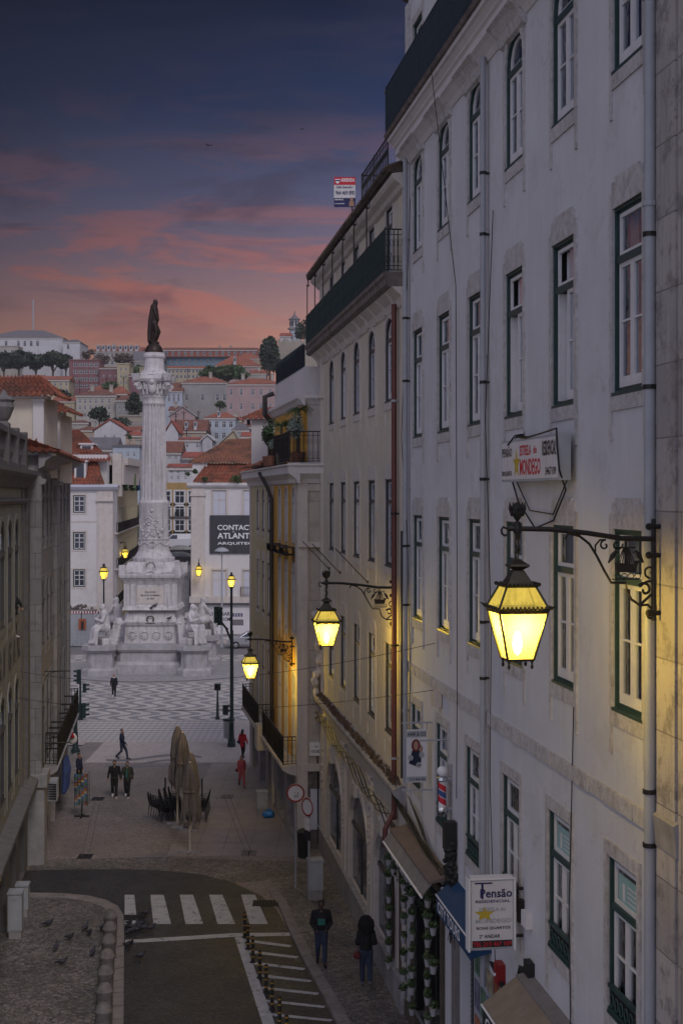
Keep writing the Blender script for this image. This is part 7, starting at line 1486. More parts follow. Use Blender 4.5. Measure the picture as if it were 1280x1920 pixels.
for m_n, ph in (('letter_red', 0), ('letter_navy', math.pi)):
    b = MB(); n = 40
    for i in range(n):
        a0_, a1_ = ph+i/n*9.4, ph+(i+1)/n*9.4; z0q, z1q = 6.67+.44*i/n, 6.67+.44*(i+1)/n; r = .088; e = lambda a_, z: q(z)+pf.u*r*math.cos(a_)+pf.n*r*math.sin(a_)
        b.poly([e(a0_, z0q), e(a1_, z1q), e(a1_, z1q+.13), e(a0_, z0q+.13)])
    b.build('stripe', 'blue_stripe' if 'blue_stripe' in MATS else ('cloth_blue' if ph else 'letter_red'), bp)
b = MB(); b.tube([FR.p(S(31.0), 8.05, 0), FR.p(S(31.0), 8.05, .62)], .022, 6); tag(b.build('bracket_bar', 'pipe_grey', None), 'bare grey bar sticking out of the wall above the barber pole', 'bracket')
# awnings and canopy
cn = thing('shop_canopy', 'stone coloured canopy slab with rolled grey awning over the plant covered shop', 'canopy', FR.p(S(33), 4.9, 0)); s0_, s1_ = S(30.5), S(35.4)
b = MB(); b.sweep(FR, [(0, 5.06), (.52, 4.98), (.52, 5.03), (0, 5.14)], s0_, s1_); b.build('slab', 'concrete_top', cn); b = MB(); b.sweep(FR, [(.45, 4.97), (.66, 4.72), (.66, 4.75), (.47, 5.0)], s0_, s1_); b.build('awning_cloth', 'awning_grey', cn); b = MB(); b.tube([FR.p(s0_, 4.7, .68), FR.p(s1_, 4.7, .68)], .028, 8); b.build('front_bar', 'white_paint', cn)
b = MB(); pf = proj_frame(30.45); b.fb(pf, -.26, -.06, 4.50, 4.92, 0, .015); b.build('side_flap', 'sign_white', cn)
t = thing('blue_awning', 'dark blue shop awning with white lettering on its valance', 'awning', FR.p(S(28.5), 4.6, 0)); s0_, s1_ = S(27.0), S(30.2)
b = MB(); b.sweep(FR, [(0, 5.15), (.42, 4.82), (.42, 4.85), (0, 5.19)], s0_, s1_); b.sweep(FR, [(.40, 4.46), (.415, 4.46), (.415, 4.83), (.40, 4.83)], s0_, s1_); b.prism([FR.p(s0_, 5.15, 0), FR.p(s0_, 4.82, .42), FR.p(s0_, 4.5, .41), FR.p(s0_, 4.6, 0)], FR.u*.01); b.build('cloth', 'awning_blue', t)
b = MB(); b.tube([FR.p(s0_, 4.84, .425), FR.p(s1_, 4.84, .425)], .018, 6); b.build('front_bar', 'white_paint', t); text('CITY TOURS', fT, -s1_+.15, -s0_-.95, 4.52, 4.76, .42, 'letter_white', t)
t = thing('tan_awning', 'tan awning with a green lettered valance at the bottom edge of the picture', 'awning', FR.p(S(22), 4.4, 0)); s0_, s1_ = S(19.6), S(24.3)
b = MB(); b.sweep(FR, [(.25, 5.05), (.85, 4.62), (.85, 4.66), (.25, 5.1)], s0_, s1_); b.build('cloth', 'awning_tan', t); b = MB(); b.sweep(FR, [(0, 5.05), (.26, 5.05), (.26, 5.13), (0, 5.17)], s0_, s1_); b.build('top_box', 'awning_grey', t); b = MB(); b.sweep(FR, [(.84, 4.22), (.852, 4.22), (.852, 4.60), (.84, 4.60)], s0_, s1_); b.build('valance', 'iron_green', t); b = MB(); b.tube([FR.p(s0_, 4.63, .87), FR.p(s1_, 4.63, .87)], .022, 6); b.build('front_bar', 'white_paint', t); text('COTTON SHOP', fT, -s1_+.2, -s0_-1, 4.28, 4.52, .856, 'letter_white', t)
# boxes, posters and door at street level
t = thing('alarm_box', 'small red alarm box on the wall right of the blue awning', 'alarm box', FR.p(S(26.1), 4.5, 0)); b = MB(); b.fb(FR, S(25.95), S(26.25), 4.32, 4.72, 0, .14); b.fb(FR, S(25.98), S(26.22), 4.36, 4.68, .14, .16); b.build('casing', 'red_paint', t); b = MB(); b.ball(FR.p(S(26.1), 4.5, .16), .035, 8); b.build('lamp', 'white_paint', t)
t = thing('junction_box', 'small white junction box beside the hanging hotel sign', 'junction box', FR.p(S(24.3), 5.9, 0)); b = MB(); b.fb(FR, S(24.15), S(24.45), 5.95, 6.22, 0, .12); b.build('casing', 'sign_white', t); b = MB(); b.fb(FR, S(24.0), S(24.3), 5.1, 5.4, 0, .12); b.build('black_box', 'rubber', t)
t = thing('wall_lamp', 'pale rectangular lamp housing high above the barber pole', 'lamp', FR.p(S(31.6), 8.8, 0)); b = MB(); b.fb(FR, S(31.45), S(31.8), 8.72, 9.02, .02, .2); b.build('housing', 'pole_cream', t)
b = MB()
for i in range(60): b.ball(FR.p(S(30.1)+RND.uniform(-.22, .22), 5.6+RND.uniform(-.55, .45), .12+RND.uniform(-.06, .1)), RND.uniform(.05, .1), 6)
b.fb(FR, S(29.95), S(30.2), 5.85, 6.45, .02, .28); tag(b.build('cable_tangle', 'rubber', None), 'black tangle of cables and boxes on the wall under the barber pole', 'cables')
b = MB()
for i in range(7):
    j = RND.uniform(-.05, .05); b.tube([FR.p(S(37.2-k*.72), 5.62-.62*(k/9.5)**.8*1.0+j-.05*math.sin(k*1.3+i), .1+.03*i*.5) for k in range(10)], .022, 5)
for i in range(8): b.tube([FR.p(S(30.15+i*.03), 5.3, .12), FR.p(S(30.3+i*.06), 4.9-i*.03, .2), FR.p(S(30.2+RND.uniform(-.3, .3)), 4.4, .1), FR.p(S(30.2+RND.uniform(-.3, .5)), 3.7, .06)], .010, 4)
for i in range(5): b.tube([FR.p(S(30.3), 5.35, .12), FR.p(S(31.5), 5.2-.12*i, .15), FR.p(S(33.2), 5.35+.05*i, .1), FR.p(S(35.2), 5.9, .08)], .009, 4)
tag(b.build('cable_bundle', 'rubber', None), 'thick bundle of black cables running up the wall above the stone coloured canopy', 'cables')
b = MB()
for i in range(5): b.tube([FR.p(S(26.6-k*.85+.02*i), 4.55-.02*k*(i % 2)+(.55 if k in (1,) else 0)*0+(-.25*abs(math.sin(k*.8)) if k < 4 else -.08*k+.25)+(.9*math.exp(-((k-2.6)/.5)**2)), .07+.012*i) for k in [j*.5 for j in range(17)]], .018, 5)
tag(b.build('cable_bundle', 'rubber', None), 'black cables drooping below the hanging hotel sign towards the tan awning', 'cables')
b = MB()
for i in range(4): b.tube([FR.p(S(52.8-k*1.05), 5.3-.25*math.sin(k*1.1+i)-.03*k, .24+.03*i) for k in range(16)], .018, 4)
b.tube([FR.p(S(53.4), 5.4, .2), FR.p(S(53.3), 3, .16), FR.p(S(53.3), .2, .15)], .05, 6); b.tube([FR.p(S(53.1), 5.2, .2), FR.p(S(53.0), 2.5, .16), FR.p(S(53.0), .2, .15)], .03, 5)
tag(b.build('cable_bundle', 'rubber', None), 'loops of black cable slung under the stone ledge of the cream building', 'cables')
def wire(label, pts, r=.009, group='thin wires on the white wall'): b = MB(); b.tube(pts, r, 4); tag(b.build('wire', 'rubber', None), label, 'wire', group)
wire('thin wire hanging from the roof edge at the fourth arched window', [FR.p(S(29.9), 22.75, .6), FR.p(S(29.6), 18, .12), FR.p(S(29.7), 12, .07), FR.p(S(29.65), 9.3, .08), FR.p(S(29.8), 7, .06)])
wire('thin wire running down just right of the middle drainpipe', [FR.p(S(26.7), 19, .05), FR.p(S(27.1), 15, .10), FR.p(S(26.8), 11, .06), FR.p(S(26.9), 8, .06), FR.p(S(26.5), 4.6, .06)])
wire('thin wire down the wall between the two nearest window bays', [FR.p(S(21.7), 10.2, .04), FR.p(S(21.9), 7, .05), FR.p(S(21.8), 4.4, .05)])
wire('thin cable dropping beside the far grey drainpipe', [FR.p(S(35.0), 21, .06), FR.p(S(35.8), 15, .14), FR.p(S(35.2), 12.5, .10), FR.p(S(34.9), 9, .08), FR.p(S(35.1), 6.5, .1)])
def span(label, p0, p1, sag): b = MB(); b.tube([p0.lerp(p1, i/16)-UP*sag*4*(i/16)*(1-i/16) for i in range(17)], .007, 4); tag(b.build('street_cable', 'rubber', None), label, 'cable', 'cables spanning the street')
span('upper cable spanning the street to the white wall', FL.p(SL(48), zat(1308, 48)+.9, 0), P(815, 1206, 32.2), .6); span('lower cable spanning the street to the white wall above the salon banner', FL.p(SL(46), zat(1308, 46), 0), P(812, 1294, 32.4), .45)
for Y_, lb in ((50.8, 'farthest'), (47.9, 'middle'), (42.0, 'nearest')):
    q = FR.p(S(Y_), zat(1012+ (50.8-Y_)*1.5, Y_)-1.1, 0); b = MB(); b.tube([q, q+FR.n*1.0+UP*1.05], .016, 5); b.tube([q+UP*.1, q], .04, 5); tag(b.build('flag_pole', 'iron', None), 'thin slanting flag pole on the cream building, %s of three' % lb, 'flag pole', 'flag poles on the cream building')
dr = thing('street_door', 'grey arched street door covered in black graffiti under the alarm box', 'door', FR.p(S(24.9), 0, -.2)); b = MB(); b.fb(FR, S(24.2), S(25.6), .1, 3.7, -.34, -.26); b.build('leaf', 'sign_white', dr); b = MB()
for i in range(5): b.tube([FR.p(S(24.4+i*.22)+.09*math.cos(a*.8), 2.7+.3*math.sin(i*2)+.16*math.sin(a*.8+i), -.25) for a in range(9)], .014, 4)
b.build('graffiti', 'letter_black', dr); b = MB(); arch_frame(b, FR, S(24.05), S(25.75), 0, 3.95, .3, .15, 0, .06); b.build('door_surround', 'stone_trim', dr)
ph = thing('poster_wall', 'shop door panels covered in tour posters under the blue awning', 'posters', FR.p(S(28), 0, -.2)); b = MB(); b.fb(FR, S(26.3), S(29.6), .1, 4.2, -.35, -.27); b.build('panel', 'cabinet', ph)
for i in range(6):
    for j in range(5): s_ = S(26.4+i*.53); b = MB(); b.fb(FR, s_, s_+.44, .4+j*.75, 1.0+j*.75, -.27, -.262+.001*j); b.build('poster', 'poster%d' % ((i*2+j*3) % 5), ph)
yp = MB(); yp.fb(FR, S(25.8), S(26.25), .1, 3.9, 0, .05); tag(yp.build('advert_panel', 'poster3', None), 'tall pale yellow panel between the posters and the street door', 'panel')
op = MB(); op.fb(FR, S(29.72), S(30.3), .0, 4.3, 0, .06); tag(op.build('glass_panel', 'awning_grey', None), 'tall grey notice panel left of the tour posters', 'panel')
# plant shop: planted wall of white pots
ps_ = thing('plant_shop_front', 'dark wooden shop front under the canopy', 'shop front', FR.p(S(34), 0, 0)); b = MB()
for y in (31.3, 33.0, 34.8, 36.4, 37.6): b.fb(FR, S(y), S(y)+.16, 0, 4.6, -.02, .07)
b.fb(FR, S(31.3), S(37.7), 4.45, 4.65, -.02, .09); b.fb(FR, S(31.3), S(37.7), 0, .5, -.02, .05); b.build('frame', 'bark', ps_)
pot = thing('hanging_pot', 'small white flowerpot', 'flowerpot', (0, 0, 0), 'white flowerpots hanging on the dark shop front'); ORG[pot.name] = Vector((0, 0, 0))
b = MB(); b.lathe((0, 0, 0), [(.055, 0), (.085, .16), (.09, .17), (.075, .17)], 10); b.build('pot', 'pot_white', pot); b = MB(); crown(b, (0, 0, .25), .15, 130, .045, (1, 1, .8)); b.build('plant', 'leaf_mid', pot)
colsY = [37.35, 36.6, 35.2, 34.1, 32.2, 31.6]; first = True
for ci, y in enumerate(colsY):
    cname = ['far left', 'second', 'third', 'fourth', 'fifth', 'near right'][ci]
    for r_ in range(8):
        if ci == 1 and r_ < 6: continue
        if ci == 5 and r_ % 2: continue
        o = pot if first else dup(pot); first = False; q = FR.p(S(y)+RND.uniform(-.03, .03), .75+r_*.46+RND.uniform(-.04, .04), .19); o.location = q; o.rotation_euler = (0, 0, RND.uniform(0, 6)); o.scale = (RND.uniform(.95, 1.15),)*3
        o['label'] = 'white flowerpot in the %s column of the shop front, %s from the ground' % (cname, ['lowest', 'second', 'third', 'fourth', 'fifth', 'sixth', 'seventh', 'eighth'][r_])
b = MB()
for y in colsY: b.tube([FR.p(S(y), .5, .12), FR.p(S(y), 4.5, .12)], .008, 4)
for i in range(14): crown(b, FR.p(S(RND.uniform(31.5, 37.5)), RND.uniform(3.6, 4.5), .1), .22, 60, .05)
tag(b.build('creeper', 'leaf_dark', None), 'dark trailing greenery hanging below the canopy', 'plant', kind='stuff')
# crates and shelf on the shop front top
b = MB(); 
for i in range(5): y = 36.9-i*.62; b.fb(FR, S(y)-.2, S(y)+.2, 4.05-i*.02, 4.3-i*.02, .1, .3); 
tag(b.build('planter_trough', 'pot_white', None), 'row of white troughs on the ledge just under the canopy', 'planter')
# ---------------------------------------------------------------- people
def person(label, x, y, yaw, hpx, pose='stand', top='black', legs='black', skin='skin', hair='hair_black', coat=0., longhair=0, mask=None, shoes='white', extras=(), z0=0., arms=None, female=False, afro=0, cat='person', swing=1., loc=None):
    """feet at photo pixel x,y; hpx is the height in pixels; yaw 0 faces the viewer"""
    g_ = G(x, y, z0) if loc is None else Vector(loc); hh = hpx*g_.y/F if loc is None else hpx; k = hh/1.75
    t = thing('person', label, cat, (0, 0, 0)); ORG[t.name] = Vector((0, 0, 0))
    q = lambda *a: Vector(a)*k
    w_ = .17 if female else .195
    st = .30 if pose == 'walk' else (.14 if pose == 'step' else .02)
    # left (+x) leg forward (towards -y)
    L_ = dict(hip=q(.085, 0, .93), knee=q(.09, -st*.75, .50+.0), ank=q(.09, -st*1.0, .085), toe=q(.10, -st-.17, .035)); kb = .12 if st > .1 else 0
    R_ = dict(hip=q(-.085, 0, .93), knee=q(-.09, st*.1-kb*.3, .50), ank=q(-.09, st*.95, .085+.10*(st > .1)), toe=q(-.10, st*.95-.14, .035+.03*(st > .1)))
    sh = q(w_, .01, 1.43), q(-w_, .01, 1.43); a_ = swing*st*.7
    if arms is None: el = q(w_+.06, a_*.5+.02, 1.14), q(-w_-.06, -a_*.6, 1.14); wr = q(w_+.05, a_*.7-.06, .90), q(-w_-.05, -a_*1.2-.08, .92)
    else: el = q(*arms[0]), q(*arms[2]); wr = q(*arms[1]), q(*arms[3])
    hc = q(0, -.01, 1.635); b = MB()
    b.limb([q(0, .0, .95), q(0, 0, 1.08), q(0, -.005, 1.27), q(0, .0, 1.42)], [.115*k, .105*k, .125*k, .09*k], 10); b.limb([q(0, .01, 1.42), q(0, 0, 1.54)], [.06*k, .052*k]); b.ball(hc, .083*k, 14, (.88, 1.05, 1.32)); b.ball(hc+q(0, -.088, -.015), .017*k, 6, (1, 1, 1.6)); b.ball(hc+q(0, -.07, -.075), .03*k, 6); b.ball(hc+q(.078, .01, -.01), .02*k, 6, (.6, 1, 1.5)); b.ball(hc+q(-.078, .01, -.01), .02*k, 6, (.6, 1, 1.5))
    for i in (0, 1): b.limb([sh[i], el[i], wr[i]], [.055*k, .042*k, .030*k]); 
    for D in (L_, R_): b.limb([D['hip'], D['knee'], D['ank'], D['toe']], [.085*k, .056*k, .042*k, .034*k])
    for i in (0, 1):
        d_ = (wr[i]-el[i]).normalized(); sd_ = Vector((1, 0, 0)) if abs(d_.x) < .8 else Vector((0, 1, 0)); pc = wr[i]+d_*.055*k; b.limb([wr[i], pc], [.028*k, .034*k]); fr_ = Vector((0, -1, 0)) if abs(d_.y) < .9 else Vector((0, 0, -1))
        for f_ in range(4): o = fr_*((f_-1.5)*.019*k); b.limb([pc+o*1.0, pc+o*1.1+d_*(.055-.006*abs(f_-1))*k, pc+o+d_*(.085-.008*abs(f_-1))*k-sd_*(.02*k*(1 if i == 0 else -1))], [.0105*k, .010*k, .0085*k], 5)
        b.limb([wr[i]+d_*.02*k, wr[i]+d_*.06*k+fr_*.045*k], [.012*k, .010*k], 5)
    organic(b, 'body', skin, t, .0135*k, 1)
    b = MB(); b.limb([q(0, 0, .98), q(0, .0, .90)], [.135*k, .13*k], 10)
    for D in (L_, R_): b.limb([D['hip'], D['knee'], D['ank']+q(0, 0, .03)], [.108*k, .076*k, .06*k], 10)
    organic(b, 'trousers', 'cloth_'+legs, t, .018*k, 2)
    b = MB(); zt_ = .97-coat; b.limb([q(0, 0, zt_+.04), q(0, 0, 1.06), q(0, .0, 1.26), q(0, .01, 1.39)], [(.145+coat*.1)*k, .135*k, .155*k, .115*k], 12); b.limb([q(w_*.55, .01, 1.43), q(0, .02, 1.47), q(-w_*.55, .01, 1.43)], [.08*k, .07*k, .08*k])
    b.limb([q(w_*.6, 0, 1.3), q(w_*.45, 0, 1.05), q(w_*.45, 0, zt_+.02)], [.09*k, .09*k, .09*k]); b.limb([q(-w_*.6, 0, 1.3), q(-w_*.45, 0, 1.05), q(-w_*.45, 0, zt_+.02)], [.09*k, .09*k, .09*k])
    for i in (0, 1): b.limb([sh[i], el[i], wr[i]-(wr[i]-el[i])*.08], [.072*k, .058*k, .045*k], 10)
    organic(b, 'jacket', 'cloth_'+top, t, .018*k, 2)
    for D in (L_, R_):
        b = MB(); b.limb([D['ank']-q(0, -.03, .03), D['ank']-q(0, .05, .035), D['toe']], [.05*k, .05*k, .038*k], 8); organic(b, 'shoe', 'cloth_'+shoes, t, .016*k, 1)
    b = MB()
    if afro:
        b.ball(hc+q(0, .035, .02), .195*k, 14, (1, .95, 1.05)); b.ball(hc+q(0, .07, -.09), .16*k, 12, (1.05, .7, 1)); rr = random.Random(5); 
        for i in range(420): d_ = Vector((rr.gauss(0, 1), rr.gauss(0, 1)+.5, rr.gauss(0, 1))).normalized(); b.ball(hc+q(0, .05, -.01)+Vector((d_.x*.20, d_.y*.17, d_.z*.235))*k, rr.uniform(.015, .034)*k, 5)
    else:
        b.ball(hc+q(0, .018, .032), .088*k, 14, (.98, 1.02, 1.15))
        b.v = [Vector((v.x, max(v.y, (-.055 if v.z > hc.z+.055*k else .0)*k), v.z)) for v in b.v]
        if longhair: b.limb([hc+q(0, .05, 0), hc+q(0, .085, -.15), hc+q(0, .08, -.15-longhair)], [.085*k, .09*k, .05*k], 10)
        if longhair < 0: b.ball(hc+q(0, .05, .12), .045*k, 8)
    b.build('hair', hair, t, True)
    for s_ in (-1, 1): e = MB(); e.ball(hc+q(.03*s_, -.083, .012), .011*k, 6, (1.3, .6, .8)); e.build('eye', 'letter_black', t)
    if mask: m_ = MB(); m_.ball(hc+q(0, -.05, -.045), .062*k, 10, (1, .85, .85)); m_.build('face_mask', 'cloth_'+mask, t, True)
    for e in extras:
        m_ = MB(); kind = e[0]
        if kind == 'bag': m_.limb([q(*e[1]), q(e[1][0], e[1][1]+.06, e[1][2])], [.10*k, .10*k], 10); m_.v = [Vector((v.x, v.y, v.z)) for v in m_.v]; m_.tube([q(e[1][0], e[1][1], e[1][2]+.08), q(*e[3])], .008*k, 4); o = m_.build('shoulder_bag', 'cloth_'+e[2], None); o.location = o.location
        elif kind == 'shirt': m_.limb([q(0, -.135, 1.38), q(0, -.16, 1.2), q(0, -.15, 1.02)], [.035*k, .05*k, .055*k], 8); m_.build('shirt', 'cloth_'+e[1], t, True); continue
        elif kind == 'print': m_.box(-.10*k, .10*k, -.172*k, -.164*k, 1.13*k, 1.3*k); m_.v = [v+Vector((0, -.006*k, 0)) for v in m_.v]; pr = m_.build('shirt_print', 'cloth_teal', t); continue
        elif kind == 'belt': m_.lathe((0, 0, .955*k), [(.148*k, 0), (.150*k, .018*k)], 20); m_.build('hem', 'tile_old', t); continue
        elif kind == 'scarf': m_.lathe(q(0, .01, 1.46), [(.085*k, 0), (.1*k, .03*k), (.08*k, .06*k)], 14); m_.build('scarf', 'cloth_'+e[1], t, True); continue
        # things carried stay their own objects
        M4 = Matrix.Translation(g_) @ Matrix.Rotation(yaw, 4, 'Z'); o.matrix_world = M4 @ Matrix.Translation(ORG[o.name]); tag(o, e[4], 'bag')
    t.location = g_; t.rotation_euler = (0, 0, yaw); return t
person('man in black printed shirt and blue jeans walking towards the viewer, near right pavement', 602, 1809, rad(4), 121, 'step', 'black', 'jeans', 'skin_dark', z0=.09, shoes='black', extras=(('print',),), arms=((.27, .02, 1.13), (.14, -.16, .99), (-.27, .02, 1.13), (-.15, -.16, .99)))
person('woman with a large cloud of curly black hair walking away on the right pavement', 686, 1850, rad(183), 126, 'step', 'black', 'jeans', 'skin_dark', z0=.09, female=True, afro=1, shoes='grey', arms=((.24, .02, 1.14), (.13, -.20, 1.05), (-.24, .02, 1.14), (-.13, -.20, 1.05)), extras=(('bag', (.24, .03, .84), 'maroon', (.15, 0, 1.3), 'dark red shoulder bag of the woman with curly hair'),))
person('man in a black jacket walking with his companion, left of the pair, pale shoes', 215, 1496, rad(5), 70, 'step', 'black', 'black', mask='teal', extras=(('belt',),), arms=((.26, 0, 1.15), (.27, -.05, .92), (-.27, .05, 1.15), (-.30, -.07, .93)))
person('person in a long dark olive coat over a green shirt, right of the walking pair', 239, 1496, rad(-6), 68, 'step', 'olive', 'black', mask='teal', coat=.14, extras=(('shirt', 'teal'),))
person('man in dark jacket and jeans striding right across the paving', 229, 1424, rad(80), 58, 'walk', 'navy', 'jeans', hair='hair_grey', shoes='black', skin='skin')
person('woman in black with bare arms walking on the wave pattern before the monument', 214, 1308, rad(8), 44, 'step', 'black', 'black', female=True, hair='cloth_pink', skin='skin', extras=(('scarf', 'white'),))
person('woman in a bright red coat with her hair up at the right corner', 455, 1422, rad(150), 54, 'step', 'red', 'black', female=True, coat=.22, longhair=-.01, shoes='black', extras=(('bag', (.22, .06, 1.0), 'navy', (.12, 0, 1.38), 'dark blue shoulder bag carried by the woman in the red coat'),))
person('woman in a pink outfit with long black hair walking below the red coat', 453, 1475, rad(15), 58, 'walk', 'pink', 'pink', female=True, longhair=.28, shoes='black', extras=(('bag', (-.26, -.04, .95), 'burgundy', (-.14, 0, 1.35), 'burgundy handbag carried by the woman in pink'),))
person('man in a dark jacket standing behind the postcard rack on the left', 149, 1476, rad(70), 64, 'stand', 'navy', 'black', shoes='black')
person('small figure in a bright red top far off beside the white hoarding', 403, 1203, rad(20), 23, 'stand', 'red', 'black', shoes='black', arms=((.28, -.05, 1.3), (.2, -.2, 1.5), (-.22, -.02, 1.14), (-.24, -.08, .92)))
qq = FL.p(SL(46.5), 9.25, -.10); person('person in black leaning out of a tall arched window on the left', 0, 0, rad(60), 1.6, 'stand', 'black', 'black', loc=(qq.x, qq.y, 8.75), arms=((.2, -.2, 1.2), (.1, -.35, 1.1), (-.2, -.2, 1.2), (-.1, -.35, 1.1)))
# ---------------------------------------------------------------- parasols, chairs, rack
def parasol(label, x, yb_, yt, ymid, lean=0., rmax=.42, h_cut=None):
    g_ = G(x, yb_); h = zat(yt, g_.y); zl = zat(ymid, g_.y); t = thing('closed_parasol', label, 'parasol', g_, 'folded beige parasols on the plaza'); b = MB(); n = 48; lv = 14; vs = []; rr = random.Random(int(x*7+yb_))
    for i in range(lv+1):
        f_ = i/lv; z = h-(h-zl)*f_; rad_ = rmax*(.22+.5*min(1, f_*5)**.6+.28*f_)
        if abs(f_-.62) < .05: rad_ *= .86
        for j in range(n):
            a = 2*math.pi*j/n; fold = 1+(.24*math.sin(a*8+1.2*math.sin(f_*3+x))+.12*math.sin(a*13+f_*4+x))*min(1, f_*2); dz = .22*math.sin(a*8+x)*f_**5+.1*math.sin(a*3+yb_)*f_**3
            vs.append(g_+Vector((rad_*fold*math.cos(a)+lean*f_, rad_*fold*math.sin(a)*.9, z+dz)))
    b.add(vs, [(i*n+j, i*n+(j+1) % n, (i+1)*n+(j+1) % n, (i+1)*n+j) for i in range(lv) for j in range(n)]+[tuple(range(n-1, -1, -1))]); b.build('canopy', 'cloth_beige', t, True)
    b = MB(); b.tube([g_, g_+UP*(h+.05)], .045, 8); b.build('pole', 'pole_cream', t, True); b = MB(); b.box(g_.x-.45, g_.x+.45, g_.y-.06, g_.y+.06, 0, .07); b.box(g_.x-.06, g_.x+.06, g_.y-.45, g_.y+.45, .001, .071); b.build('base', 'stone_grey', t)
    b = MB(); b.lathe(g_+UP*(h-(h-zl)*.52), [(rmax*.93, -.03), (rmax*.95, .0), (rmax*.93, .03)], 24, 1, .92); b.build('strap', 'awning_tan', t)
parasol('folded beige parasol at the back left, tallest in the picture', 333, 1545, 1362, 1470, 0, .29); parasol('folded beige parasol at the back, right neighbour of the tallest one', 342, 1552, 1374, 1482, .05, .27); parasol('folded beige parasol behind the nearest, with drooping right side', 358, 1558, 1412, 1534, .1, .29); parasol('nearest folded beige parasol on a thick cream pole', 356, 1598, 1430, 1532, 0, .27)
ch = thing('stacking_chair', 'x', 'chair', (0, 0, 0), 'black metal chairs stacked under the parasols'); ORG[ch.name] = Vector((0, 0, 0))
b = MB(); b.box(-.2, .2, -.2, .2, .44, .46); b.build('seat', 'chair_black', ch)
for s_ in (-1, 1):
    b = MB(); b.tube([(s_*.21, -.22, 0), (s_*.21, -.2, .45), (s_*.21, -.15, .62), (s_*.22, .12, .66)], .014, 5); b.build('leg', 'chair_black', ch); b = MB(); b.tube([(s_*.2, .26, 0), (s_*.2, .2, .45), (s_*.19, .26, .86)], .014, 5); b.build('leg', 'chair_black', ch)
b = MB(); b.tube([(-.19, .26, .86), (-.1, .28, .9), (.1, .28, .9), (.19, .26, .86)], .014, 5)
for i in range(5): x = -.12+i*.06; b.tube([(x, .21, .5), (x, .275, .88)], .008, 4)
b.build('backrest', 'chair_black', ch)
nth = ['lowest', 'second lowest', 'third lowest', 'third highest', 'second highest', 'topmost']; first = True
for (x, y, yaw, lb, n_) in ((308, 1538, 95, 'leftmost tipped stack', 5), (316, 1541, 90, 'left stack beside the tipped one', 6), (326, 1538, 88, 'middle stack under the parasols', 6), (334, 1536, 92, 'stack behind the parasol poles', 6), (375, 1540, -90, 'right hand stack', 6)):
    for j in range(n_):
        o = ch if first else dup(ch); first = False; g_ = G(x, y); tl = .10 if 'leftmost' in lb else .03
        o.location = g_+Vector((-tl*j if x < 350 else .03*j, .02*j, .085*j)); o.rotation_euler = (0, (-.10*j if 'leftmost' in lb else 0), rad(yaw)); o['label'] = 'black metal chair, %s of the %s' % (nth[j if n_ == 6 else j+(j > 2)], lb)
for x, yt, yb_, lb in ((310, 1458, 1520, 'thin black post left of the parasols'), (373, 1458, 1520, 'thin black post just right of the parasols, inner one'), (379, 1460, 1522, 'thin black post at the right, outer one')):
    g_ = G(x, yb_); b = MB(); b.tube([g_, (g_.x, g_.y, zat(yt, g_.y))], .035, 6); tag(b.build('thin_post', 'iron', None), lb, 'post', 'thin black posts around the stacked chairs')
t = thing('postcard_rack', 'tall rotating rack of postcards on the left pavement', 'display rack', G(154, 1532)); g_ = G(154, 1532); zt_ = zat(1448, g_.y); b = MB(); b.tube([g_+UP*.05, (g_.x, g_.y, zt_)], .03, 6); b.box(g_.x-.32, g_.x+.32, g_.y-.03, g_.y+.03, .02, .07); b.box(g_.x-.03, g_.x+.03, g_.y-.3, g_.y+.3, .021, .071)
for s_ in (-1, 1):
    for u_ in (-1, 1): b.tube([(g_.x+s_*.27, g_.y+u_*.2, .5), (g_.x+s_*.27, g_.y+u_*.2, zt_)], .012, 4)
b.build('frame', 'iron', t)
for r_ in range(11):
    for c_ in range(4): b = MB(); x0 = g_.x-.26+c_*.135; z0 = .55+r_*(zt_-.6)/11; b.box(x0, x0+.11, g_.y-.22, g_.y-.20, z0, z0+.14); b.build('postcard', 'poster%d' % ((r_*3+c_*2) % 5), t)
b = MB()
for i in range(7):
    q = FM.p(SM(58.5+i*.35), 2.3-.03*i, .35); b.limb([q, q-UP*.5+Vector((.05, 0, 0)), q-UP*1.3], [.07, .13, .10], 8)
tag(b.build('hanging_clothes', 'cloth_blue', None, True), 'dark blue garments hanging outside the shop on the left', 'clothes')
b = MB(); q = P(136, 1385, 62); b.ball(q, .22, 10, (1, .3, 1.2)); tag(b.build('shop_sign', 'sign_white', None, True), 'small white oval shop sign under the left balcony', 'sign'); b = MB(); [b.ball(q+Vector((RND.uniform(-.12, .12), -.12, .18+RND.uniform(-.08, .08))), .07, 6) for i in range(8)]; tag(b.build('flower_bunch', 'cloth_red', None), 'bunch of red flowers on top of the oval sign', 'flowers')
t = thing('air_conditioner', 'grey air conditioning unit above the left shop doors', 'air conditioner', FM.p(SM(52.5), 2.2, 0)); b = MB(); b.fb(FM, SM(52.2), SM(53.0), 2.0, 2.75, .2, .55); b.build('casing', 'cabinet', t); b = MB(); q_ = FM.p(SM(52.2), 0, .2); [b.fb(front(q_.y-.0), q_.x+.03, q_.x+.33, 2.08+i*.09, 2.12+i*.09, 0, .02) for i in range(7)]; b.build('grille', 'iron', t)
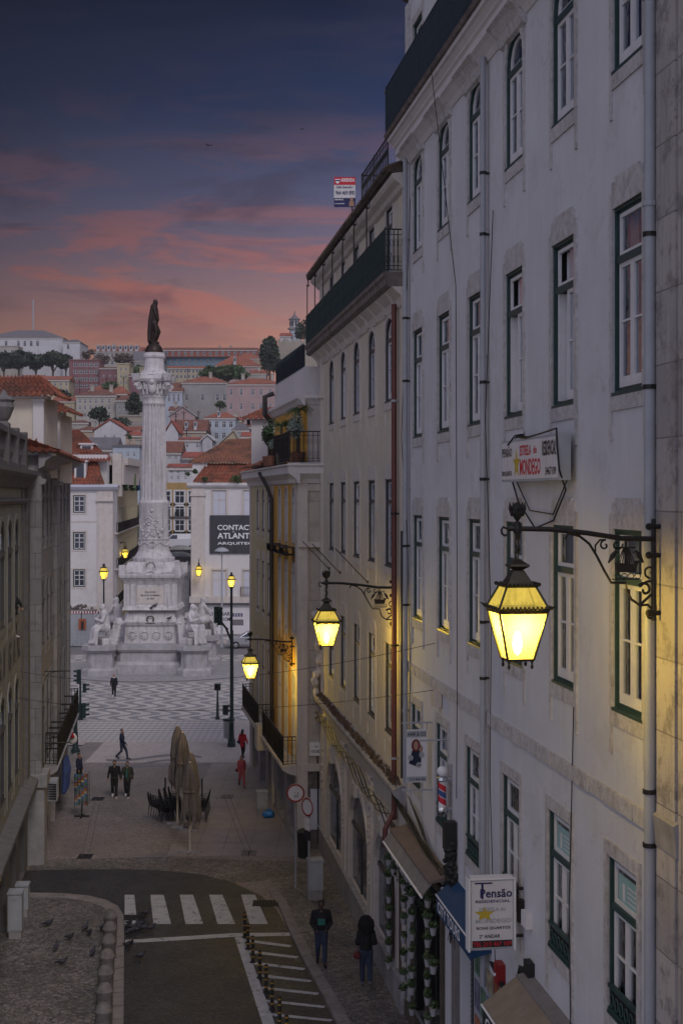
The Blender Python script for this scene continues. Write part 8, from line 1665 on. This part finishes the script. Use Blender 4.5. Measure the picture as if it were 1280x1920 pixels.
# ---------------------------------------------------------------- pigeons
pg = thing('pigeon', 'x', 'pigeon', (0, 0, 0), 'pigeons on the pavement and road'); ORG[pg.name] = Vector((0, 0, 0)); b = MB()
b.ball((0, 0, .13), .075, 12, (.8, 1.5, .85), Matrix.Rotation(rad(-14), 3, 'X')); b.limb([(0, -.07, .16), (0, -.11, .22), (0, -.125, .25)], [.045, .03, .027]); b.limb([(0, .1, .11), (0, .22, .09)], [.04, .02]); b.tube([(0, -.15, .25), (0, -.175, .242)], [.009, .002], 5)
for s_ in (-1, 1): b.tube([(s_*.025, 0, .08), (s_*.025, -.01, .0)], .007, 4); b.ball((s_*.055, .04, .14), .06, 8, (.3, 1.5, .7))
organic(b, 'body', 'pigeon', pg, .011, 1)
first = True
plist = [(92, 1738, 80, 'left of the group on the pavement'), (161, 1746, 160, 'beside the pavement edge near the first bollard'), (168, 1756, 30, 'walking just below its neighbour by the bollards'), (132, 1764, 60, 'in the centre of the pavement'), (106, 1782, 180, 'on the pavement left of centre'), (175, 1792, 170, 'close to the stone bollards'), (118, 1811, 85, 'lowest on the pavement'), (192, 1748, 20, 'behind the first stone bollard'), (274, 1718, 85, 'on the zebra crossing between two stripes'), (243, 1738, 40, 'at the left edge of the flock on the road'), (250, 1744, 100, 'at the lower left of the flock on the road'), (258, 1741, 200, 'in the thick of the flock, right of the grate'), (266, 1739, 60, 'at the upper right of the flock on the road'), (247, 1752, 130, 'low in the flock on the road'), (256, 1750, 80, 'low middle of the flock on the road'), (270, 1746, 95, 'at the right of the flock on the road'), (283, 1747, 88, 'farthest right of the flock on the road'), (240, 1746, 10, 'against the kerb beside the flock'), (246, 1776, 30, 'on the road just below the white line'), (264, 1799, 90, 'lowest on the road'), (239, 1779, 50, 'against the kerb below the white line')]
for x, y, yaw, lb in plist:
    o = pg if first else dup(pg); first = False; z = .115 if x < 228 else .006; o.location = G(x, y, z); o.rotation_euler = (0, 0, rad(yaw)); o.scale = (1.05,)*3; o['label'] = 'dark grey pigeon %s' % lb
for x, y, yaw, lb in ((291, 1137, 90, 'higher pigeon on the monument ledge'), (284, 1142, 40, 'lower pigeon on the monument ledge'), (318, 1161, 120, 'pigeon right of the wreath on the monument'), (138, 1213, 80, 'pigeon far off by the roadworks on the left')):
    o = dup(pg, P(x, y+2, YM-50*KM-.1) if x > 200 else G(x, y), rad(yaw), lb); o.scale = (1.3,)*3
# ---------------------------------------------------------------- vehicles
def car(label, cx, cy, z, yaw, L0, Hh, W, paint, van=False, name='car', cat='car'):
    t = thing(name, label, cat, (0, 0, 0)); ORG[t.name] = Vector((0, 0, 0)); h = Hh
    if van: low = [(-.5, .22), (-.5, .55), (-.47, .62), (-.30, .68), (.5, .72), (.5, .25)]; cab = [(-.30, .66), (-.19, .97), (-.12, 1.0), (.46, 1.0), (.5, .70)]
    else: low = [(-.5, .25), (-.5, .48), (-.46, .56), (-.24, .66), (.44, .68), (.5, .60), (.5, .28)]; cab = [(-.24, .65), (-.08, .96), (.02, 1.0), (.22, .98), (.36, .88), (.47, .67)]
    def loft(pr, ws, m, nm):
        b = MB(); n = len(pr); rings = []
        for wy_, sc in ws: rings.append([Vector((x*L0*sc, wy_*W/2, .0+((zz-.45)*(.97 if abs(wy_) > .95 else 1)+.45)*h)) for x, zz in pr])
        for rg in rings: b.v += rg
        k = len(rings); b.f = [(i*n+j, i*n+(j+1) % n, (i+1)*n+(j+1) % n, (i+1)*n+j) for i in range(k-1) for j in range(n)]+[tuple(range(n-1, -1, -1)), tuple((k-1)*n+j for j in range(n))]; b.m = [0]*len(b.f); return b.build(nm, m, t, True)
    body = loft(low, ((-1, .96), (-.94, .99), (0, 1.0), (.94, .99), (1, .96)), paint, 'body')
    def inset(pr, f_): mx = sum(p[0] for p in pr)/len(pr); return [((x-mx)*f_+mx, z) for x, z in pr]
    b = MB(); n = len(cab)
    top = [Vector((x*L0, s_*W/2*(.93-.22*max(0, (zz-.66)/.34)), zz*h)) for s_ in (-1, 1) for x, zz in cab]; b.v = top; b.f = [(j, (j+1) % n, n+(j+1) % n, n+j) for j in range(n)]+[tuple(range(n-1, -1, -1)), tuple(range(n, 2*n))]; b.m = [0]*len(b.f); b.build('cabin', paint, t, True)
    for s_ in (-1, 1):
        b = MB(); xs_ = ([(-.26, .70), (-.17, .93), (-.04, .93), (-.04, .70)],) if van else ([(-.19, .69), (-.06, .92), (.06, .93), (.06, .69)], [(.08, .69), (.08, .93), (.24, .91), (.38, .72)])
        for pr in xs_: b.prism([(x*L0, s_*W/2*(.94-.22*max(0, (zz-.66)/.34)), zz*h) for x, zz in pr], (0, s_*.012, 0))
        b.build('window', 'pane_far', t)
    b = MB(); b.prism([((cab[0][0]-.004)*L0, -W*.42, .68*h), ((cab[0][0]-.004)*L0, W*.42, .68*h), ((cab[1][0]-.006)*L0, W*.34, .93*h), ((cab[1][0]-.006)*L0, -W*.34, .93*h)], (-.012, 0, .004)); b.build('windscreen', 'pane_far', t)
    for sx in (-.31, .32):
        for s_ in (-1, 1):
            b = MB(); r = .32; c = Vector((sx*L0, s_*(W/2-.09), r)); b.tube([c-Vector((0, .1, 0)), c+Vector((0, .1, 0))], r, 20); wh = b.build('wheel', 'rubber', t); b = MB(); b.tube([c+Vector((0, s_*.09, 0)), c+Vector((0, s_*.115, 0))], r*.62, 14)
            for a in range(6): b.tube([c+Vector((0, s_*.12, 0)), c+Vector((r*.6*math.cos(a*1.047), s_*.12, r*.6*math.sin(a*1.047)))], .025, 4)
            b.build('rim', 'chrome', wh)
    for s_ in (-1, 1): b = MB(); b.ball((-.488*L0, s_*W*.36, .52*h), .13, 8, (.5, 1.4, .8)); b.build('headlight', 'white_paint', t, True); b = MB(); b.ball((.488*L0, s_*W*.38, .58*h), .12, 8, (.4, 1, 1)); b.build('tail_light', 'red_paint', t, True)
    t.location = (cx, cy, z); t.rotation_euler = (0, 0, yaw); return t
g_ = G(470, 1214); car('silver hatchback parked on the far road right of the traffic lights', g_.x+.0, g_.y, 0, rad(3), 4.2, 1.48, 1.75, 'car_silver')
q = P(336, 1031, 168); car('white panel van parked on the raised street behind the monument', q.x, q.y, q.z, rad(4), 4.6, 1.95, 1.8, 'car_white', True, 'van', 'van')
q = P(333, 1043, 160); car('dark car parked below the white van', q.x, q.y, q.z-.2, rad(8), 4.2, 1.45, 1.75, 'car_dark'); q = P(328, 1056, 152); car('dark blue car parked nearest on the raised street', q.x, q.y, q.z-.2, rad(5), 4.2, 1.45, 1.75, 'car_dark')
# roadworks on the left of the square
t = thing('works_hoarding', 'white site hoarding with red and white tape along its top, left of the monument', 'hoarding', P(170, 1200, 124)); f_ = front(124.0); X0, X1 = P(90, 0, 124).x, P(215, 0, 124).x
b = MB(); 
for i in range(11): b.fb(f_, X0, X1, .1+i*.17, .1+i*.17+.15, 0, .05)
b.fb(f_, X0, X1, 1.98, 2.9, -.02, .02); b.build('panels', 'cabinet', t)
b = MB(); [b.fb(f_, X0+(X1-X0)*i/24, X0+(X1-X0)*(i+.5)/24, 3.0, 3.2, 0, .03) for i in range(24)]; b.build('red_tape', 'red_paint', t); b = MB(); [b.fb(f_, X0+(X1-X0)*(i+.5)/24, X0+(X1-X0)*(i+1)/24, 3.0, 3.2, 0, .03) for i in range(24)]; b.build('white_tape', 'white_paint', t)
b = MB(); [b.tube([(X0+i*1.5, 124, 0), (X0+i*1.5, 124, 3.1)], .05, 5) for i in range(5)]; b.build('posts', 'iron', t)
b = MB(); q = P(155, 1171, 123.8); b.fb(front(123.85), q.x-.35, q.x+.3, q.z-.45, q.z+.5, 0, .03); o = b.build('warning_sign', 'orange_paint', None); tag(o, 'orange roadworks sign on the white hoarding', 'sign'); b = MB(); b.lathe((q.x, 123.75, q.z), [(.12, -.4), (.12, .3)], 6, 1, .2); o2 = b.build('figure_mark', 'letter_black', o)
g_ = G(136, 1205); t = thing('portable_toilet', 'narrow grey kiosk box at the left end of the hoarding', 'kiosk', g_); b = MB(); b.box(g_.x-.35, g_.x+.3, g_.y, g_.y+.8, 0, 1.7); b.build('box', 'blind_pale', t); b = MB(); b.box(g_.x+.3, g_.x+.62, g_.y, g_.y+.8, 0, 1.5); b.build('side_panel', 'slate_roof', t)
# debris and awning of the mansion's ground floor
t = thing('rubble_skip', 'dark rubble piled in front of the white mansion behind the hoarding', 'rubble', P(148, 1140, 127)); b = MB()
for i in range(60): b.ball((P(RND.uniform(118, 172), 0, 127).x, 127+RND.uniform(-.4, .4), zat(1140, 127)+RND.uniform(-.5, .25)), RND.uniform(.1, .2), 5)
b.build('pile', 'stone_dark', t); b = MB(); b.box(P(116, 0, 127).x, P(176, 0, 127).x, 126.4, 127.6, .1, zat(1143, 127)); b.build('container', 'slab', t)
# ---------------------------------------------------------------- evening air
hm = bpy.data.materials.new('haze'); hm.use_nodes = True; t_ = hm.node_tree; t_.nodes.clear(); MATS['haze'] = hm
pv = N(t_, 'ShaderNodeVolumePrincipled'); pv.inputs['Color'].default_value = (.78, .76, .86, 1); pv.inputs['Density'].default_value = .00017; ho = N(t_, 'ShaderNodeOutputMaterial'); L(t_, pv.outputs[0], ho.inputs['Volume'])
b = MB(); b.box(-1700, 1700, -90, 2650, -16, 125); b.build('haze', 'haze', None, kind='stuff')
